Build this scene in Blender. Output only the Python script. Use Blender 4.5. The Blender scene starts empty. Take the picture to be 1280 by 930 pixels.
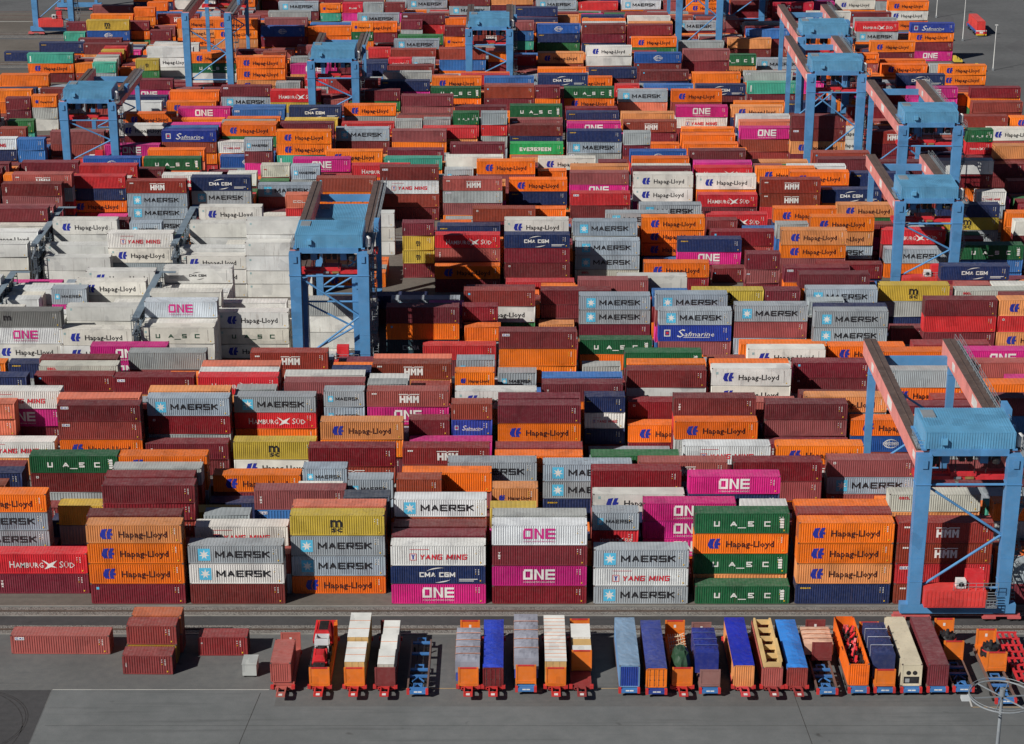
import bpy, bmesh, math, random
import numpy as np
from mathutils import Vector, Matrix
random.seed(3)
R = math.radians
scene = bpy.context.scene
COL = scene.collection

# ---------------------------------------------------------------- camera, sky, sun, exposure
F_PX = 2560.0; PITCH = R(20.75); CAM_H = 122.22; CAM_Y = -237.68
cam_d = bpy.data.cameras.new('camera'); cam = bpy.data.objects.new('camera', cam_d); COL.objects.link(cam)
cam_d.sensor_width = 36.0; cam_d.sensor_fit = 'HORIZONTAL'; cam_d.lens = F_PX/1280*36
cam_d.clip_start = 1.0; cam_d.clip_end = 6000
cam.location = (0, CAM_Y, CAM_H); cam.rotation_euler = (R(90)-PITCH, 0, 0)
scene.camera = cam

SUN_TRAVEL = Vector((1.25, 1.0, -1.206)).normalized()
world = bpy.data.worlds.new('World'); scene.world = world; world.use_nodes = True
wn = world.node_tree; bg = wn.nodes['Background']
sky = wn.nodes.new('ShaderNodeTexSky'); sky.sky_type = 'NISHITA'; sky.sun_disc = False
sky.sun_elevation = math.asin(-SUN_TRAVEL.z); sky.sun_rotation = math.atan2(-SUN_TRAVEL.x, -SUN_TRAVEL.y)
sky.air_density = 0.42; sky.dust_density = 0.25; sky.ozone_density = 1.5; sky.altitude = 60
wn.links.new(sky.outputs[0], bg.inputs[0]); bg.inputs[1].default_value = 0.05
sun_d = bpy.data.lights.new('sun', 'SUN'); sun = bpy.data.objects.new('sun', sun_d); COL.objects.link(sun)
sun_d.energy = 5.0; sun_d.angle = R(0.53); sun_d.color = (1.0, 0.965, 0.91)
sun.rotation_euler = SUN_TRAVEL.to_track_quat('-Z', 'Y').to_euler(); sun.location = (-200, -200, 300)
scene.view_settings.view_transform = 'Standard'; scene.view_settings.look = 'None'
scene.view_settings.exposure = 0.02; scene.view_settings.gamma = 1.0
try: scene.view_settings.use_curve_mapping = False
except Exception: pass
scene.render.engine = 'CYCLES'
scene.cycles.max_bounces = 5; scene.cycles.diffuse_bounces = 2; scene.cycles.glossy_bounces = 2

# ---------------------------------------------------------------- helpers
def lin(r, g, b):
    f = lambda c: (c/12.92 if c <= .04045 else ((c+.055)/1.055)**2.4)
    return (f(r/255.0), f(g/255.0), f(b/255.0), 1.0)

class MB:
    """collects polygons of one mesh"""
    def __init__(s): s.v = []; s.f = []; s.m = []
    def face(s, pts, m=0):
        i = len(s.v); s.v += [tuple(p) for p in pts]; s.f.append(tuple(range(i, i+len(pts)))); s.m.append(m)
    def box(s, x0, x1, y0, y1, z0, z1, m=0):
        i = len(s.v)
        s.v += [(x0,y0,z0),(x1,y0,z0),(x1,y1,z0),(x0,y1,z0),(x0,y0,z1),(x1,y0,z1),(x1,y1,z1),(x0,y1,z1)]
        for q in ((0,3,2,1),(4,5,6,7),(0,1,5,4),(1,2,6,5),(2,3,7,6),(3,0,4,7)):
            s.f.append(tuple(i+k for k in q)); s.m.append(m)
    def beam(s, p, q, w, h, m=0):
        """rectangular bar from p to q, w wide and h tall"""
        p = Vector(p); q = Vector(q); d = (q-p).normalized()
        up = Vector((0,0,1)) if abs(d.z) < .95 else Vector((0,1,0))
        a = d.cross(up).normalized()*w/2; b = a.cross(d).normalized()*h/2
        c = [p-a-b, p+a-b, p+a+b, p-a+b, q-a-b, q+a-b, q+a+b, q-a+b]
        i = len(s.v); s.v += [tuple(k) for k in c]
        for t in ((0,1,2,3),(7,6,5,4),(0,4,5,1),(1,5,6,2),(2,6,7,3),(3,7,4,0)):
            s.f.append(tuple(i+k for k in t)); s.m.append(m)
    def tube(s, p, q, r, n=8, m=0, r2=None):
        p = Vector(p); q = Vector(q); d = (q-p).normalized()
        up = Vector((0,0,1)) if abs(d.z) < .95 else Vector((0,1,0))
        a = d.cross(up).normalized(); b = a.cross(d).normalized(); r2 = r if r2 is None else r2
        i = len(s.v)
        for k in range(n):
            t = 2*math.pi*k/n; e = a*math.cos(t)+b*math.sin(t)
            s.v.append(tuple(p+e*r)); s.v.append(tuple(q+e*r2))
        for k in range(n):
            k2 = (k+1) % n
            s.f.append((i+2*k, i+2*k2, i+2*k2+1, i+2*k+1)); s.m.append(m)
        s.f.append(tuple(i+2*k for k in reversed(range(n)))); s.m.append(m)
        s.f.append(tuple(i+2*k+1 for k in range(n))); s.m.append(m)
    def torus(s, c, ro, ri, n=28, k=8, m=0, z=1.0):
        i = len(s.v)
        for a in range(n):
            t = 2*math.pi*a/n
            for b in range(k):
                u = 2*math.pi*b/k
                s.v.append((c[0]+(ro+ri*math.cos(u))*math.cos(t), c[1]+(ro+ri*math.cos(u))*math.sin(t), c[2]+z*ri*math.sin(u)))
        for a in range(n):
            for b in range(k):
                s.f.append((i+a*k+b, i+((a+1)%n)*k+b, i+((a+1)%n)*k+(b+1)%k, i+a*k+(b+1)%k)); s.m.append(m)
    def mesh(s, name, mats):
        me = bpy.data.meshes.new(name); me.from_pydata(s.v, [], s.f)
        for m in mats: me.materials.append(m)
        if len(mats) > 1: me.polygons.foreach_set('material_index', s.m)
        me.update(); return me

def link(name, me, parent=None, loc=(0,0,0), rz=0.0):
    o = bpy.data.objects.new(name, me); COL.objects.link(o)
    if parent is not None: o.parent = parent
    o.location = loc; o.rotation_euler = (0,0,rz)
    return o
def part(name, mb, mats, parent, **k):
    if not isinstance(mats, (list, tuple)): mats = [mats]
    return link(name, mb.mesh(name, mats), parent, **k)
def tag(o, label=None, cat=None, group=None, kind=None):
    if label: o['label'] = label
    if cat: o['category'] = cat
    if group: o['group'] = group
    if kind: o['kind'] = kind
    return o
def thing(name, label, cat, loc=(0,0,0), rz=0.0, group=None):
    return tag(link(name, None, None, loc, rz), label, cat, group)
def structure(name, mb, mat):
    return tag(part(name, mb, mat, None), kind='structure')

# ---------------------------------------------------------------- materials
def newmat(name):
    m = bpy.data.materials.new(name); m.use_nodes = True
    nt = m.node_tree; return m, nt, nt.nodes['Principled BSDF']
def N(nt, t, **k):
    n = nt.nodes.new(t)
    for a, v in k.items(): setattr(n, a, v)
    return n
def noise(nt, scale, detail=4, vec=None, rough=.55):
    n = N(nt, 'ShaderNodeTexNoise'); n.inputs['Scale'].default_value = scale; n.inputs['Detail'].default_value = detail
    n.inputs['Roughness'].default_value = rough
    if vec is not None: nt.links.new(vec, n.inputs['Vector'])
    return n.outputs['Fac']
def ramp(nt, fac, a, b, ca=(0,0,0,1), cb=(1,1,1,1)):
    r = N(nt, 'ShaderNodeValToRGB'); e = r.color_ramp.elements
    e[0].position = a; e[1].position = b; e[0].color = ca; e[1].color = cb
    nt.links.new(fac, r.inputs['Fac']); return r.outputs['Color']
def mixc(nt, fac, a, b, mode='MIX'):
    m = N(nt, 'ShaderNodeMix', data_type='RGBA', blend_type=mode)
    for s, i in ((fac, 0), (a, 6), (b, 7)):
        if hasattr(s, 'is_linked'): nt.links.new(s, m.inputs[i])
        else: m.inputs[i].default_value = s
    return m.outputs[2]
def mul(nt, a, k):
    m = N(nt, 'ShaderNodeMath', operation='MULTIPLY')
    for s, i in ((a, 0), (k, 1)):
        if hasattr(s, 'is_linked'): nt.links.new(s, m.inputs[i])
        else: m.inputs[i].default_value = s
    return m.outputs[0]
def scaled(nt, vec, sx, sy, sz):
    m = N(nt, 'ShaderNodeVectorMath', operation='MULTIPLY'); nt.links.new(vec, m.inputs[0]); m.inputs[1].default_value = (sx, sy, sz)
    return m.outputs[0]

def weather(nt, bsdf, col, dust=0.0, rust=1.0, rough=.5, rnd=None):
    """worn paint: patchy fading, vertical rust streaks, dust (on roofs also painted sky sheen); noise in world space so every copy differs"""
    pos = N(nt, 'ShaderNodeNewGeometry').outputs['Position']
    fade = noise(nt, .33, 3, pos)
    c = mixc(nt, 1.0, col, ramp(nt, fade, .3, .72, (.80,.80,.80,1), (1.10,1.10,1.10,1)), 'MULTIPLY')
    fine = noise(nt, 1.9, 5, pos, .7)
    c = mixc(nt, mul(nt, ramp(nt, fine, .45, .8), .05+dust*.8), c, (.42,.39,.37,1))
    if dust:
        patch = noise(nt, .9, 4, scaled(nt, pos, 1, 2.5, 1), .7)
        c = mixc(nt, mul(nt, ramp(nt, patch, .25, .75), dust), c, (.45,.41,.38,1))
    # repair patches: a few rectangular panels of slightly different paint
    vo = N(nt, 'ShaderNodeTexVoronoi', distance='CHEBYCHEV'); vo.inputs['Scale'].default_value = .55; nt.links.new(pos, vo.inputs['Vector'])
    sep = N(nt, 'ShaderNodeSeparateColor'); nt.links.new(vo.outputs['Color'], sep.inputs[0])
    c = mixc(nt, mul(nt, ramp(nt, sep.outputs[0], .86, .88), .5), c, mixc(nt, 1.0, c, (.72,.72,.74,1), 'MULTIPLY'))
    age = rust if rnd is None else mul(nt, ramp(nt, rnd, .25, 1.0, (.25,.25,.25,1), (2.2,2.2,2.2,1)), rust)
    streak = noise(nt, 1.0, 4, scaled(nt, pos, 3.2, 3.2, .22), .75)
    c = mixc(nt, mul(nt, ramp(nt, streak, .56, .80), mul(nt, age, .6)), c, (.085,.036,.018,1))
    spot = noise(nt, 2.7, 3, pos, .8)
    c = mixc(nt, mul(nt, ramp(nt, spot, .66, .76), mul(nt, age, .6)), c, (.05,.022,.012,1))
    nt.links.new(c, bsdf.inputs['Base Color'])
    bsdf.inputs['Roughness'].default_value = rough
    bsdf.inputs['Specular IOR Level'].default_value = .32

def obj_paint(name, dust, rust, rough):
    m, nt, b = newmat(name)
    oi = N(nt, 'ShaderNodeObjectInfo'); weather(nt, b, oi.outputs['Color'], dust, rust, rough, oi.outputs['Random']); return m
def attr_paint(name, dust, rust, rough):
    m, nt, b = newmat(name)
    a = N(nt, 'ShaderNodeAttribute', attribute_name='paint', attribute_type='GEOMETRY')
    weather(nt, b, a.outputs['Color'], dust, rust, rough); return m
def flat(name, rgb, dust=.04, rust=.25, rough=.5, metal=0):
    m, nt, b = newmat(name)
    n = N(nt, 'ShaderNodeRGB'); n.outputs[0].default_value = lin(*rgb)
    weather(nt, b, n.outputs[0], dust, rust, rough); b.inputs['Metallic'].default_value = metal; return m
MAT = {}
def mat(name, rgb, **k):
    if name not in MAT: MAT[name] = flat(name, rgb, **k)
    return MAT[name]
PAINT = obj_paint('container_paint', .03, .75, .5)
ROOFP = obj_paint('container_roof_paint', .16, 1.0, .6)  # paler mix: roof dust and fading, plus sky reflection put into the colour
STUFF_PAINT = attr_paint('far_container_paint', .03, .7, .55)
STUFF_ROOF = attr_paint('far_container_roof_paint', .15, .6, .6)  # far roofs alike: dust, with sky reflection painted into the tone
CAST = mat('casting_steel', (92,78,74), rust=.5)
DARK = mat('dark_steel', (30,30,32)); BLACK = mat('black_rubber', (16,16,17), rough=.8)
LET = {k: flat('lettering_'+k, c, .03, .45, .5) for k, c in dict(white=(228,226,220), black=(26,26,32), dark=(52,10,18), navy=(28,44,150),
       sky=(84,186,222), red=(205,34,52), magenta=(205,40,130), yellow=(222,178,40), green=(24,72,52), blue=(40,60,130), pale=(150,178,178)).items()}
LETNAMES = list(LET)
LCOL = {k: lin(*c) for k, c in dict(white=(228,226,220), black=(26,26,32), dark=(52,10,18), navy=(28,44,150),
       sky=(84,186,222), red=(205,34,52), magenta=(205,40,130), yellow=(222,178,40), green=(24,72,52), blue=(40,60,130), pale=(150,178,178)).items()}

# ---------------------------------------------------------------- lettering
_tc = {}
def text_geo(s, bold=0.0):
    k = (s, bold)
    if k not in _tc:
        cu = bpy.data.curves.new('word', 'FONT'); cu.body = s; cu.resolution_u = 1; cu.offset = bold
        ob = bpy.data.objects.new('word', cu); COL.objects.link(ob)
        bpy.context.view_layer.update()
        me = bpy.data.meshes.new_from_object(ob.evaluated_get(bpy.context.evaluated_depsgraph_get()))
        V = np.array([v.co[:2] for v in me.vertices]); Fs = [tuple(p.vertices) for p in me.polygons]
        bpy.data.objects.remove(ob); bpy.data.curves.remove(cu); bpy.data.meshes.remove(me)
        _tc[k] = (V, Fs)
    return _tc[k]
CAPH = .729
class Art(list):
    """flat lettering shapes on a side wall: (colour, 2D points, faces)"""
    def text(a, s, x0, x1, z0, cap, col, bold=.012, shear=0):
        V, Fs = text_geo(s, bold)
        w = V[:,0].max()-V[:,0].min()
        P = np.empty_like(V); P[:,1] = z0+V[:,1]*cap/.70
        P[:,0] = x0+(V[:,0]-V[:,0].min())*(x1-x0)/w + shear*(P[:,1]-z0)
        a.append((col, [tuple(p) for p in P], Fs))
    def rect(a, x0, x1, z0, z1, col): a.append((col, [(x0,z0),(x1,z0),(x1,z1),(x0,z1)], [(0,1,2,3)]))
    def poly(a, pts, col): a.append((col, list(pts), [tuple(range(len(pts)))]))
    def arc(a, cx, cz, rx, rz, t0, t1, w, col, n=12):
        P = []; Fs = []
        for i in range(n+1):
            t = R(t0+(t1-t0)*i/n); ww = w*math.sin(math.pi*min(max(i/n,.08),.92))
            P += [(cx+rx*math.cos(t), cz+rz*math.sin(t)), (cx+(rx-ww)*math.cos(t), cz+(rz-ww)*math.sin(t))]
        for i in range(n): Fs.append((2*i, 2*i+2, 2*i+3, 2*i+1))
        a.append((col, P, Fs))
def star(cx, cz, r, n=7):
    return [(cx+(r if k % 2 == 0 else r*.42)*math.sin(math.pi*k/n), cz+(r if k % 2 == 0 else r*.42)*math.cos(math.pi*k/n)) for k in range(2*n)]
def flags(a, x0, x1, z0, z1, col):
    w = x1-x0; h = z1-z0
    def P(l): return [(x0+w*u, z0+h*v) for u, v in l]
    a.poly(P([(0,.36),(.16,.93),(.58,1),(.46,.62),(.40,.36),(.52,.0),(.16,.02)]), col)
    a.poly(P([(.50,.42),(.68,.98),(.98,1),(.84,.58),(1.0,.56),(.97,.34),(.80,.34),(.88,0),(.56,0)]), col)
# squared capitals drawn as strokes in a unit box
GLYPH = dict(A=(((0,0),(.5,1),(1,0)),((.22,.33),(.78,.33))), C=(((1,1),(0,1),(0,0),(1,0)),), E=(((1,1),(0,1),(0,0),(1,0)),((0,.5),(.88,.5))),
  G=(((1,1),(0,1),(0,0),(1,0),(1,.5),(.55,.5)),), H=(((0,0),(0,1)),((1,0),(1,1)),((0,.5),(1,.5))), I=(((.5,0),(.5,1)),), K=(((0,0),(0,1)),((1,1),(.1,.52)),((.3,.6),(1,0))),
  L=(((0,1),(0,0),(1,0)),), M=(((0,0),(0,1)),((0,1),(.5,.2)),((.5,.2),(1,1)),((1,1),(1,0))), N=(((0,0),(0,1)),((0,1),(1,0)),((1,0),(1,1))), O=(((0,0),(0,1),(1,1),(1,0),(0,0)),),
  P=(((0,0),(0,1),(1,1),(1,.45),(0,.45)),), R=(((0,0),(0,1),(1,1),(1,.46),(0,.46)),((.5,.46),(1,0))), S=(((1,1),(0,1),(0,.5),(1,.5),(1,0),(0,0)),),
  T=(((0,1),(1,1)),((.5,1),(.5,0))), U=(((0,1),(0,0),(1,0),(1,1)),), V=(((0,1),(.5,0),(1,1)),), X=(((0,0),(1,1)),((0,1),(1,0))), Y=(((0,1),(.5,.5)),((1,1),(.5,.5)),((.5,.5),(.5,0))))
def caps(a, s, x0, x1, z0, cap, col, t=.2, shear=0.0, gap=.22):
    """bold squared capitals between x0 and x1; t: stroke in units of cap height"""
    wid = [(.35 if c == 'I' else .5 if c == ' ' else 1.25 if c == 'M' else 1.0) for c in s]
    u = (x1-x0)/(sum(wid)+gap*(len(s)-1)); x = x0; th = t*cap
    for c, w in zip(s, wid):
        if c != ' ':
            W = w*u-th; Hh = cap-th
            for pl in GLYPH[c]:
                for (ax, az), (bx, bz) in zip(pl[:-1], pl[1:]):
                    p = (x+th/2+ax*W, z0+th/2+az*Hh); q = (x+th/2+bx*W, z0+th/2+bz*Hh)
                    dx, dz = q[0]-p[0], q[1]-p[1]; L = math.hypot(dx, dz); dx /= L; dz /= L
                    e = th/2 if abs(dx) < .02 or abs(dz) < .02 else th*.12
                    p = (p[0]-dx*e, p[1]-dz*e); q = (q[0]+dx*e, q[1]+dz*e); k = th/2
                    P = [(p[0]+dz*k, p[1]-dx*k), (q[0]+dz*k, q[1]-dx*k), (q[0]-dz*k, q[1]+dx*k), (p[0]-dz*k, p[1]+dx*k)]
                    a.poly([(X+shear*(Z-z0), min(max(Z, z0), z0+cap)) for X, Z in P], col)
        x += w*u+gap*u
def one(a, x0, x1, z0, z1, col):
    w = x1-x0; h = z1-z0; s = .075*w; s2 = .2*h
    lw = w*.30; g = w*.05
    ox = x0; a.rect(ox, ox+s, z0, z1-s2*.9, col); a.rect(ox+s, ox+lw-s, z0, z0+s2, col); a.rect(ox+lw-s, ox+lw, z0, z1, col); a.rect(ox+s*.4, ox+lw-s, z1-s2, z1, col)
    nx = x0+lw+g; a.rect(nx, nx+s, z0, z1, col); a.rect(nx+lw-s, nx+lw, z0, z1, col)
    a.poly([(nx+s, z1), (nx+s, z1-s2*1.3), (nx+lw-s, z0), (nx+lw-s, z0+s2*1.3)], col)
    ex = nx+lw+g; a.rect(ex, ex+s, z0, z1, col)
    for q in (0, .4, .8): a.rect(ex+s, ex+lw, z0+h*q, z0+h*q+s2, col)
def art(code, L, H, var):
    a = Art(); big = L > 8
    E = lambda: None
    if code in 'MN':
        a.rect(1.27, 2.83, .58, 2.28, 'sky'); a.poly(star(2.05, 1.43, .7), 'white')
        caps(a, 'MAERSK', 3.45, 10.5, 1.0, .95, 'black', .21, 0, .2)
    elif code in 'HW':
        flags(a, 1.75, 3.4, .75, 2.2, 'navy'); a.text('Hapag-Lloyd', 4.15, 10.35, .98, .86, 'dark' if code == 'H' else 'black', .02)
    elif code in 'PO':
        c = 'white' if code == 'P' else 'magenta'
        one(a, 4.0, 8.1, .92, 2.4, c); a.text('OCEAN NETWORK EXPRESS', 4.0, 8.1, .48, .2, c, .0)
    elif code in 'UA':
        c = 'white' if code == 'U' else 'green'
        for ch, x0, x1 in (('U',2.45,3.2),('A',4.55,5.45),('S',6.85,7.6),('C',8.95,9.75)): caps(a, ch, x0, x1, 1.02, .74, c, .24)
        a.rect(5.55, 6.6, .78, .9, c)
        if code == 'U':
            for q in range(4): a.rect(11.0, 11.5, .8+q*.36, 1.08+q*.36, c)
    elif code == 'Y':
        a.rect(2.45, 3.3, .78, 1.75, 'red'); a.rect(2.53, 3.22, .86, 1.67, 'white'); a.poly([(2.62,1.62),(2.8,1.62),(2.88,1.4),(2.96,1.62),(3.14,1.62),(2.98,1.3),(2.98,.92),(2.78,.92),(2.78,1.3)], 'navy')
        caps(a, 'YANG MING', 3.7, 9.75, .88, .76, 'red', .2, .12); a.rect(2.45, 4.9, 2.3, 2.36, 'red')
    elif code in 'Ca':
        c = 'white' if code == 'C' else 'black'
        k = 1.0 if code == 'C' else .66; X = lambda x: 6.05+(x-6.05)*k; Z = lambda z: 1.45+(z-1.45)*k
        caps(a, 'CMA CGM', X(3.7), X(8.3), Z(1.15), .68*k, c, .24, 0, .16)
        a.arc(X(6.3), Z(1.55), 1.9*k, .95*k, 75, 150, .16*k, c); a.arc(X(6.1), Z(1.3), 1.9*k, .95*k, 260, 325, .16*k, c)
        if code == 'C':
            for q in range(2): a.rect(8.8, 11.2-q*.5, .78-q*.24, .88-q*.24, c)
        else:
            for q in range(4): a.rect(.9, 2.6, 1.9-q*.3, 1.96-q*.3, 'black')
    elif code == 'S':
        a.text('H', 2.1, 2.75, .9, .95, 'white', .005); a.text('AMBURG', 2.85, 6.5, .9, .74, 'white', .005)
        a.poly([(6.3,2.05),(6.9,1.75),(7.25,1.45),(7.9,1.75),(8.35,1.95),(7.9,1.45),(7.75,1.2),(8.3,.85),(7.5,1.0),(6.9,.75),(6.6,.7),(7.0,1.1),(7.05,1.35),(6.75,1.6)], 'white')
        a.text('S', 8.6, 9.1, .9, .95, 'white', .005); a.text('ÜD', 9.2, 10.6, .9, .74, 'white', .005)
    elif code == 'X':
        a.text('m', 5.2, 6.8, 1.32, 1.35, 'black', .03); a.rect(5.1, 6.9, 1.2, 1.26, 'black'); a.text('sc', 5.3, 6.75, .52, .82, 'black', .03)
    elif code == 'K':
        for k in range(3):
            x = 4.9+k*1.0
            a.rect(x, x+.28, .82, 1.95, 'white'); a.rect(x+.6, x+.88, .82, 1.95, 'white')
            if k == 0: a.rect(x+.28, x+.6, 1.25, 1.55, 'white')
            else: a.poly([(x+.28,1.95),(x+.28,1.5),(x+.44,1.1),(x+.6,1.5),(x+.6,1.95),(x+.44,1.5)], 'white')
        a.rect(4.8, 6.1, 2.12, 2.24, 'white'); a.rect(6.5, 7.85, 2.12, 2.24, 'white'); a.poly([(6.1,2.24),(6.1,2.12),(6.3,1.95),(6.5,2.12),(6.5,2.24),(6.3,2.07)], 'white')
        for q in range(3): a.rect(.75+q*.26, .95+q*.26, 2.15, 2.38, 'white')
    elif code == 'B':
        a.rect(.95, 2.0, .9, 2.1, 'white'); a.rect(1.1, 1.85, 1.05, 1.95, 'blue'); a.rect(1.25, 1.7, 1.3, 1.7, 'red')
        a.text('S', 3.1, 4.2, .75, 1.45, 'white', .0, .25); a.text('afmarine', 4.3, 9.3, .9, .85, 'white', .0, .3); a.rect(4.2, 8.6, .68, .76, 'white')
    elif code == 'c':
        a.arc(6.1, 1.5, 1.05, .72, 0, 359.9, .13, 'white', 28)
        for dx in (.35, .75): a.arc(6.1, 1.5, dx, .70, 0, 359.9, .07, 'white', 20)
        a.rect(4.95, 7.25, 1.28, 1.72, 'white'); caps(a, 'COSCO', 5.05, 7.15, 1.34, .32, 'blue', .24)
    elif code == 'k': caps(a, 'K', 4.2, 5.1, 1.0, .95, 'white', .26); caps(a, 'LINE', 5.6, 8.6, 1.0, .72, 'white', .26)
    elif code == 'E': caps(a, 'EVERGREEN', 2.2, 9.4, 1.0, .86, 'white', .25)
    elif code == 'v': caps(a, 'CHINA SHIPPING', 2.7, 10.4, .95, .8, 'pale', .2)
    elif code == 'o': caps(a, 'OOCL', 1.3, 2.7, 2.0, .38, 'red', .28)
    elif code == 'x': a.text('m', 2.6, 4.0, 1.3, 1.1, 'black', .05)
    elif code == 'F' and not big: caps(a, 'CCLI', 3.2, 9.0, 1.0, .85, 'white', .22)
    elif code == 'n': a.text('seaco', .6, 2.0, 2.2, .32, 'yellow', .03)
    elif code == 'T': a.rect(.7, 1.0, .6, 2.2, 'white')
    elif code in 'mbrhgswulpyD':
        if var == 0: a.rect(.55, 1.7, 2.1, 2.5, 'white'); caps(a, 'CAI', .65, 1.6, 2.17, .26, 'navy', .3)
        elif var == 1:
            for q, ch in enumerate('XET'): caps(a, ch, .75, 1.05, .95+q*.36, .27, 'white', .28)
        elif var == 2: a.rect(.75, 1.1, 2.1, 2.42, 'white'); a.rect(.83, 1.02, 2.18, 2.34, 'black')
        elif var == 3: a.rect(.75, 1.1, 2.1, 2.45, 'sky')
    k = L/12.192
    if not big:
        a2 = Art()
        for c, P, Fs in a: a2.append((c, [(p[0]*k, 1.45+(p[1]-1.45)*.56) for p in P], Fs))
        a = a2
    dz = (H-2.896)/2
    a = Art((c, [(p[0], p[1]+dz) for p in P], Fs) for c, P, Fs in a)
    # registration marks near the right-hand post
    if code not in 'wWAa':
        for q in range(4): a.rect(L-.92, L-.80, H-.62-q*.22, H-.50-q*.22, 'white')
        for q in range(3): a.rect(L-1.3, L-1.2, H-.62-q*.3, H-.5-q*.3, 'yellow' if code in 'Hh' or q == 2 else 'white')
    a.rect(L-.72, L-.56, .36, .56, 'yellow')
    return a
# ---------------------------------------------------------------- containers
LEN = {'4': 12.192, '2': 6.058}; WID = 2.438; HC = 2.896; ST = 2.591
SRGB = {'h':(236,116,22),'H':(238,116,20),'m':(114,34,42),'r':(124,22,34),'b':(146,54,46),'K':(140,46,38),'M':(154,164,172),'g':(158,164,164),'N':(214,216,216),
 'W':(222,220,212),'w':(213,213,207),'a':(222,221,214),'A':(213,210,199),'x':(128,128,124),'P':(196,30,122),'p':(206,44,134),'O':(214,220,224),
 'Y':(220,220,216),'C':(26,46,92),'n':(28,44,88),'S':(206,38,48),'s':(196,44,48),'U':(24,92,54),'u':(44,108,60),'B':(34,58,150),'c':(28,80,154),
 'l':(52,108,172),'X':(186,158,58),'y':(204,168,64),'E':(38,164,88),'T':(66,162,138),'D':(66,74,88),'F':(218,116,88),'o':(196,196,184),'v':(20,58,70),'k':(196,28,56)}
REEFER = set('WwaA')
def paint_of(code, rng):
    r, g, b, _ = lin(*SRGB[code]); k = rng.uniform(.84, 1.12); t = rng.uniform(-.06, .06)
    f = rng.random()
    if code in 'hH' and f < .22: return (.70*k, .27*k, .09*k, 1)            # sun-bleached orange
    if code in 'mbrK' and f < .16: return (r*k+.11, g*k+.055, b*k+.05, 1)    # chalky faded red-brown
    if code in 'mbK': return (r*k*(1+t*2), g*k*rng.uniform(.8, 1.5), b*k*rng.uniform(.8, 1.4), 1)
    if code in REEFER: k = rng.uniform(.84, 1.06); return (min(r*k*(1+t*.4), .84), min(g*k, .83), min(b*k*(1-t*.8), .82), 1)
    if code in 'hH': return (min(r*k, .9), g*k*rng.uniform(.85, 1.12), b*k, 1)
    if code in REEFER or code in 'NYO': k = rng.uniform(.9, 1.06)
    return (min(r*k*(1+t), .85), min(g*k, .83), min(b*k*(1-t), .82), 1)

def corrugated(mb, x0, x1, z0, z1, yo, yi, pitch, flip=False, m=0):
    """strip of trapezoid ribs between x0 and x1; outer face at yo, inner at yi"""
    n = max(2, round((x1-x0)/pitch)); p = (x1-x0)/n; xs = [(x0, yo)]
    for i in range(n):
        a = x0+i*p
        xs += [(a+.34*p, yo), (a+.48*p, yi), (a+.86*p, yi), (a+p, yo)]
    for (a, ya), (b, yb) in zip(xs[:-1], xs[1:]):
        q = [(a,ya,z0),(b,yb,z0),(b,yb,z1),(a,ya,z1)]
        mb.face(q[::-1] if flip else q, m)
def corrugated_end(mb, y0, y1, z0, z1, xo, xi, pitch, m=0):
    n = max(2, round((y1-y0)/pitch)); p = (y1-y0)/n; ys = [(y0, xo)]
    for i in range(n):
        a = y0+i*p; ys += [(a+.3*p, xo), (a+.42*p, xi), (a+.88*p, xi), (a+p, xo)]
    for (a, xa), (b, xb) in zip(ys[:-1], ys[1:]):
        q = [(xa,a,z0),(xb,b,z0),(xb,b,z1),(xa,a,z1)]
        mb.face(q if xo > 0 else q[::-1], m)
_meshes = {}
def cached(key, fn):
    if key not in _meshes: _meshes[key] = fn()
    return _meshes[key]
def side_wall_mesh(code, size, hc, var):
    L = LEN[size]; H = HC if hc else ST
    def fn():
        mb = MB(); a = L/2-.165
        if code in REEFER:
            mb.face([(-a,.012,.17),(a,.012,.17),(a,.012,H-.12),(-a,.012,H-.12)])
            for k in range(1, 9): mb.box(-a+k*a*2/9-.02, -a+k*a*2/9+.02, .004, .012, .2, H-.15)
            mb.box(a-.9, a-.86, -.002, .004, .5, H-.4, 1+LETNAMES.index('dark')); mb.box(-a+.5, -a+.85, -.002, .006, 1.9, 2.3, 1+LETNAMES.index('pale'))
        else:
            corrugated(mb, -a, a, .17, H-.12, .006, .062, .30)
        for q_, (c, P, Fs) in enumerate(art(code, L, H, var)):
            i = len(mb.v); yy = .002-.0025*min(q_, 8)-(.0007*(q_ % 3) if q_ > 8 else 0); mb.v += [(p[0]-L/2, yy, p[1]) for p in P]
            for f in Fs: mb.f.append(tuple(i+k for k in f)); mb.m.append(1+LETNAMES.index(c))
        return mb.mesh('side_wall', [PAINT]+[LET[k] for k in LETNAMES])
    return cached(('side', code, size, hc, var), fn)
def back_wall_mb(L, H, reefer):
    mb = MB(); a = L/2-.165
    if reefer: mb.face([(-a,WID-.012,.17),(-a,WID-.012,H-.12),(a,WID-.012,H-.12),(a,WID-.012,.17)])
    else: corrugated(mb, -a, a, .17, H-.12, WID-.012, WID-.05, .58, True)
    return mb
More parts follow.
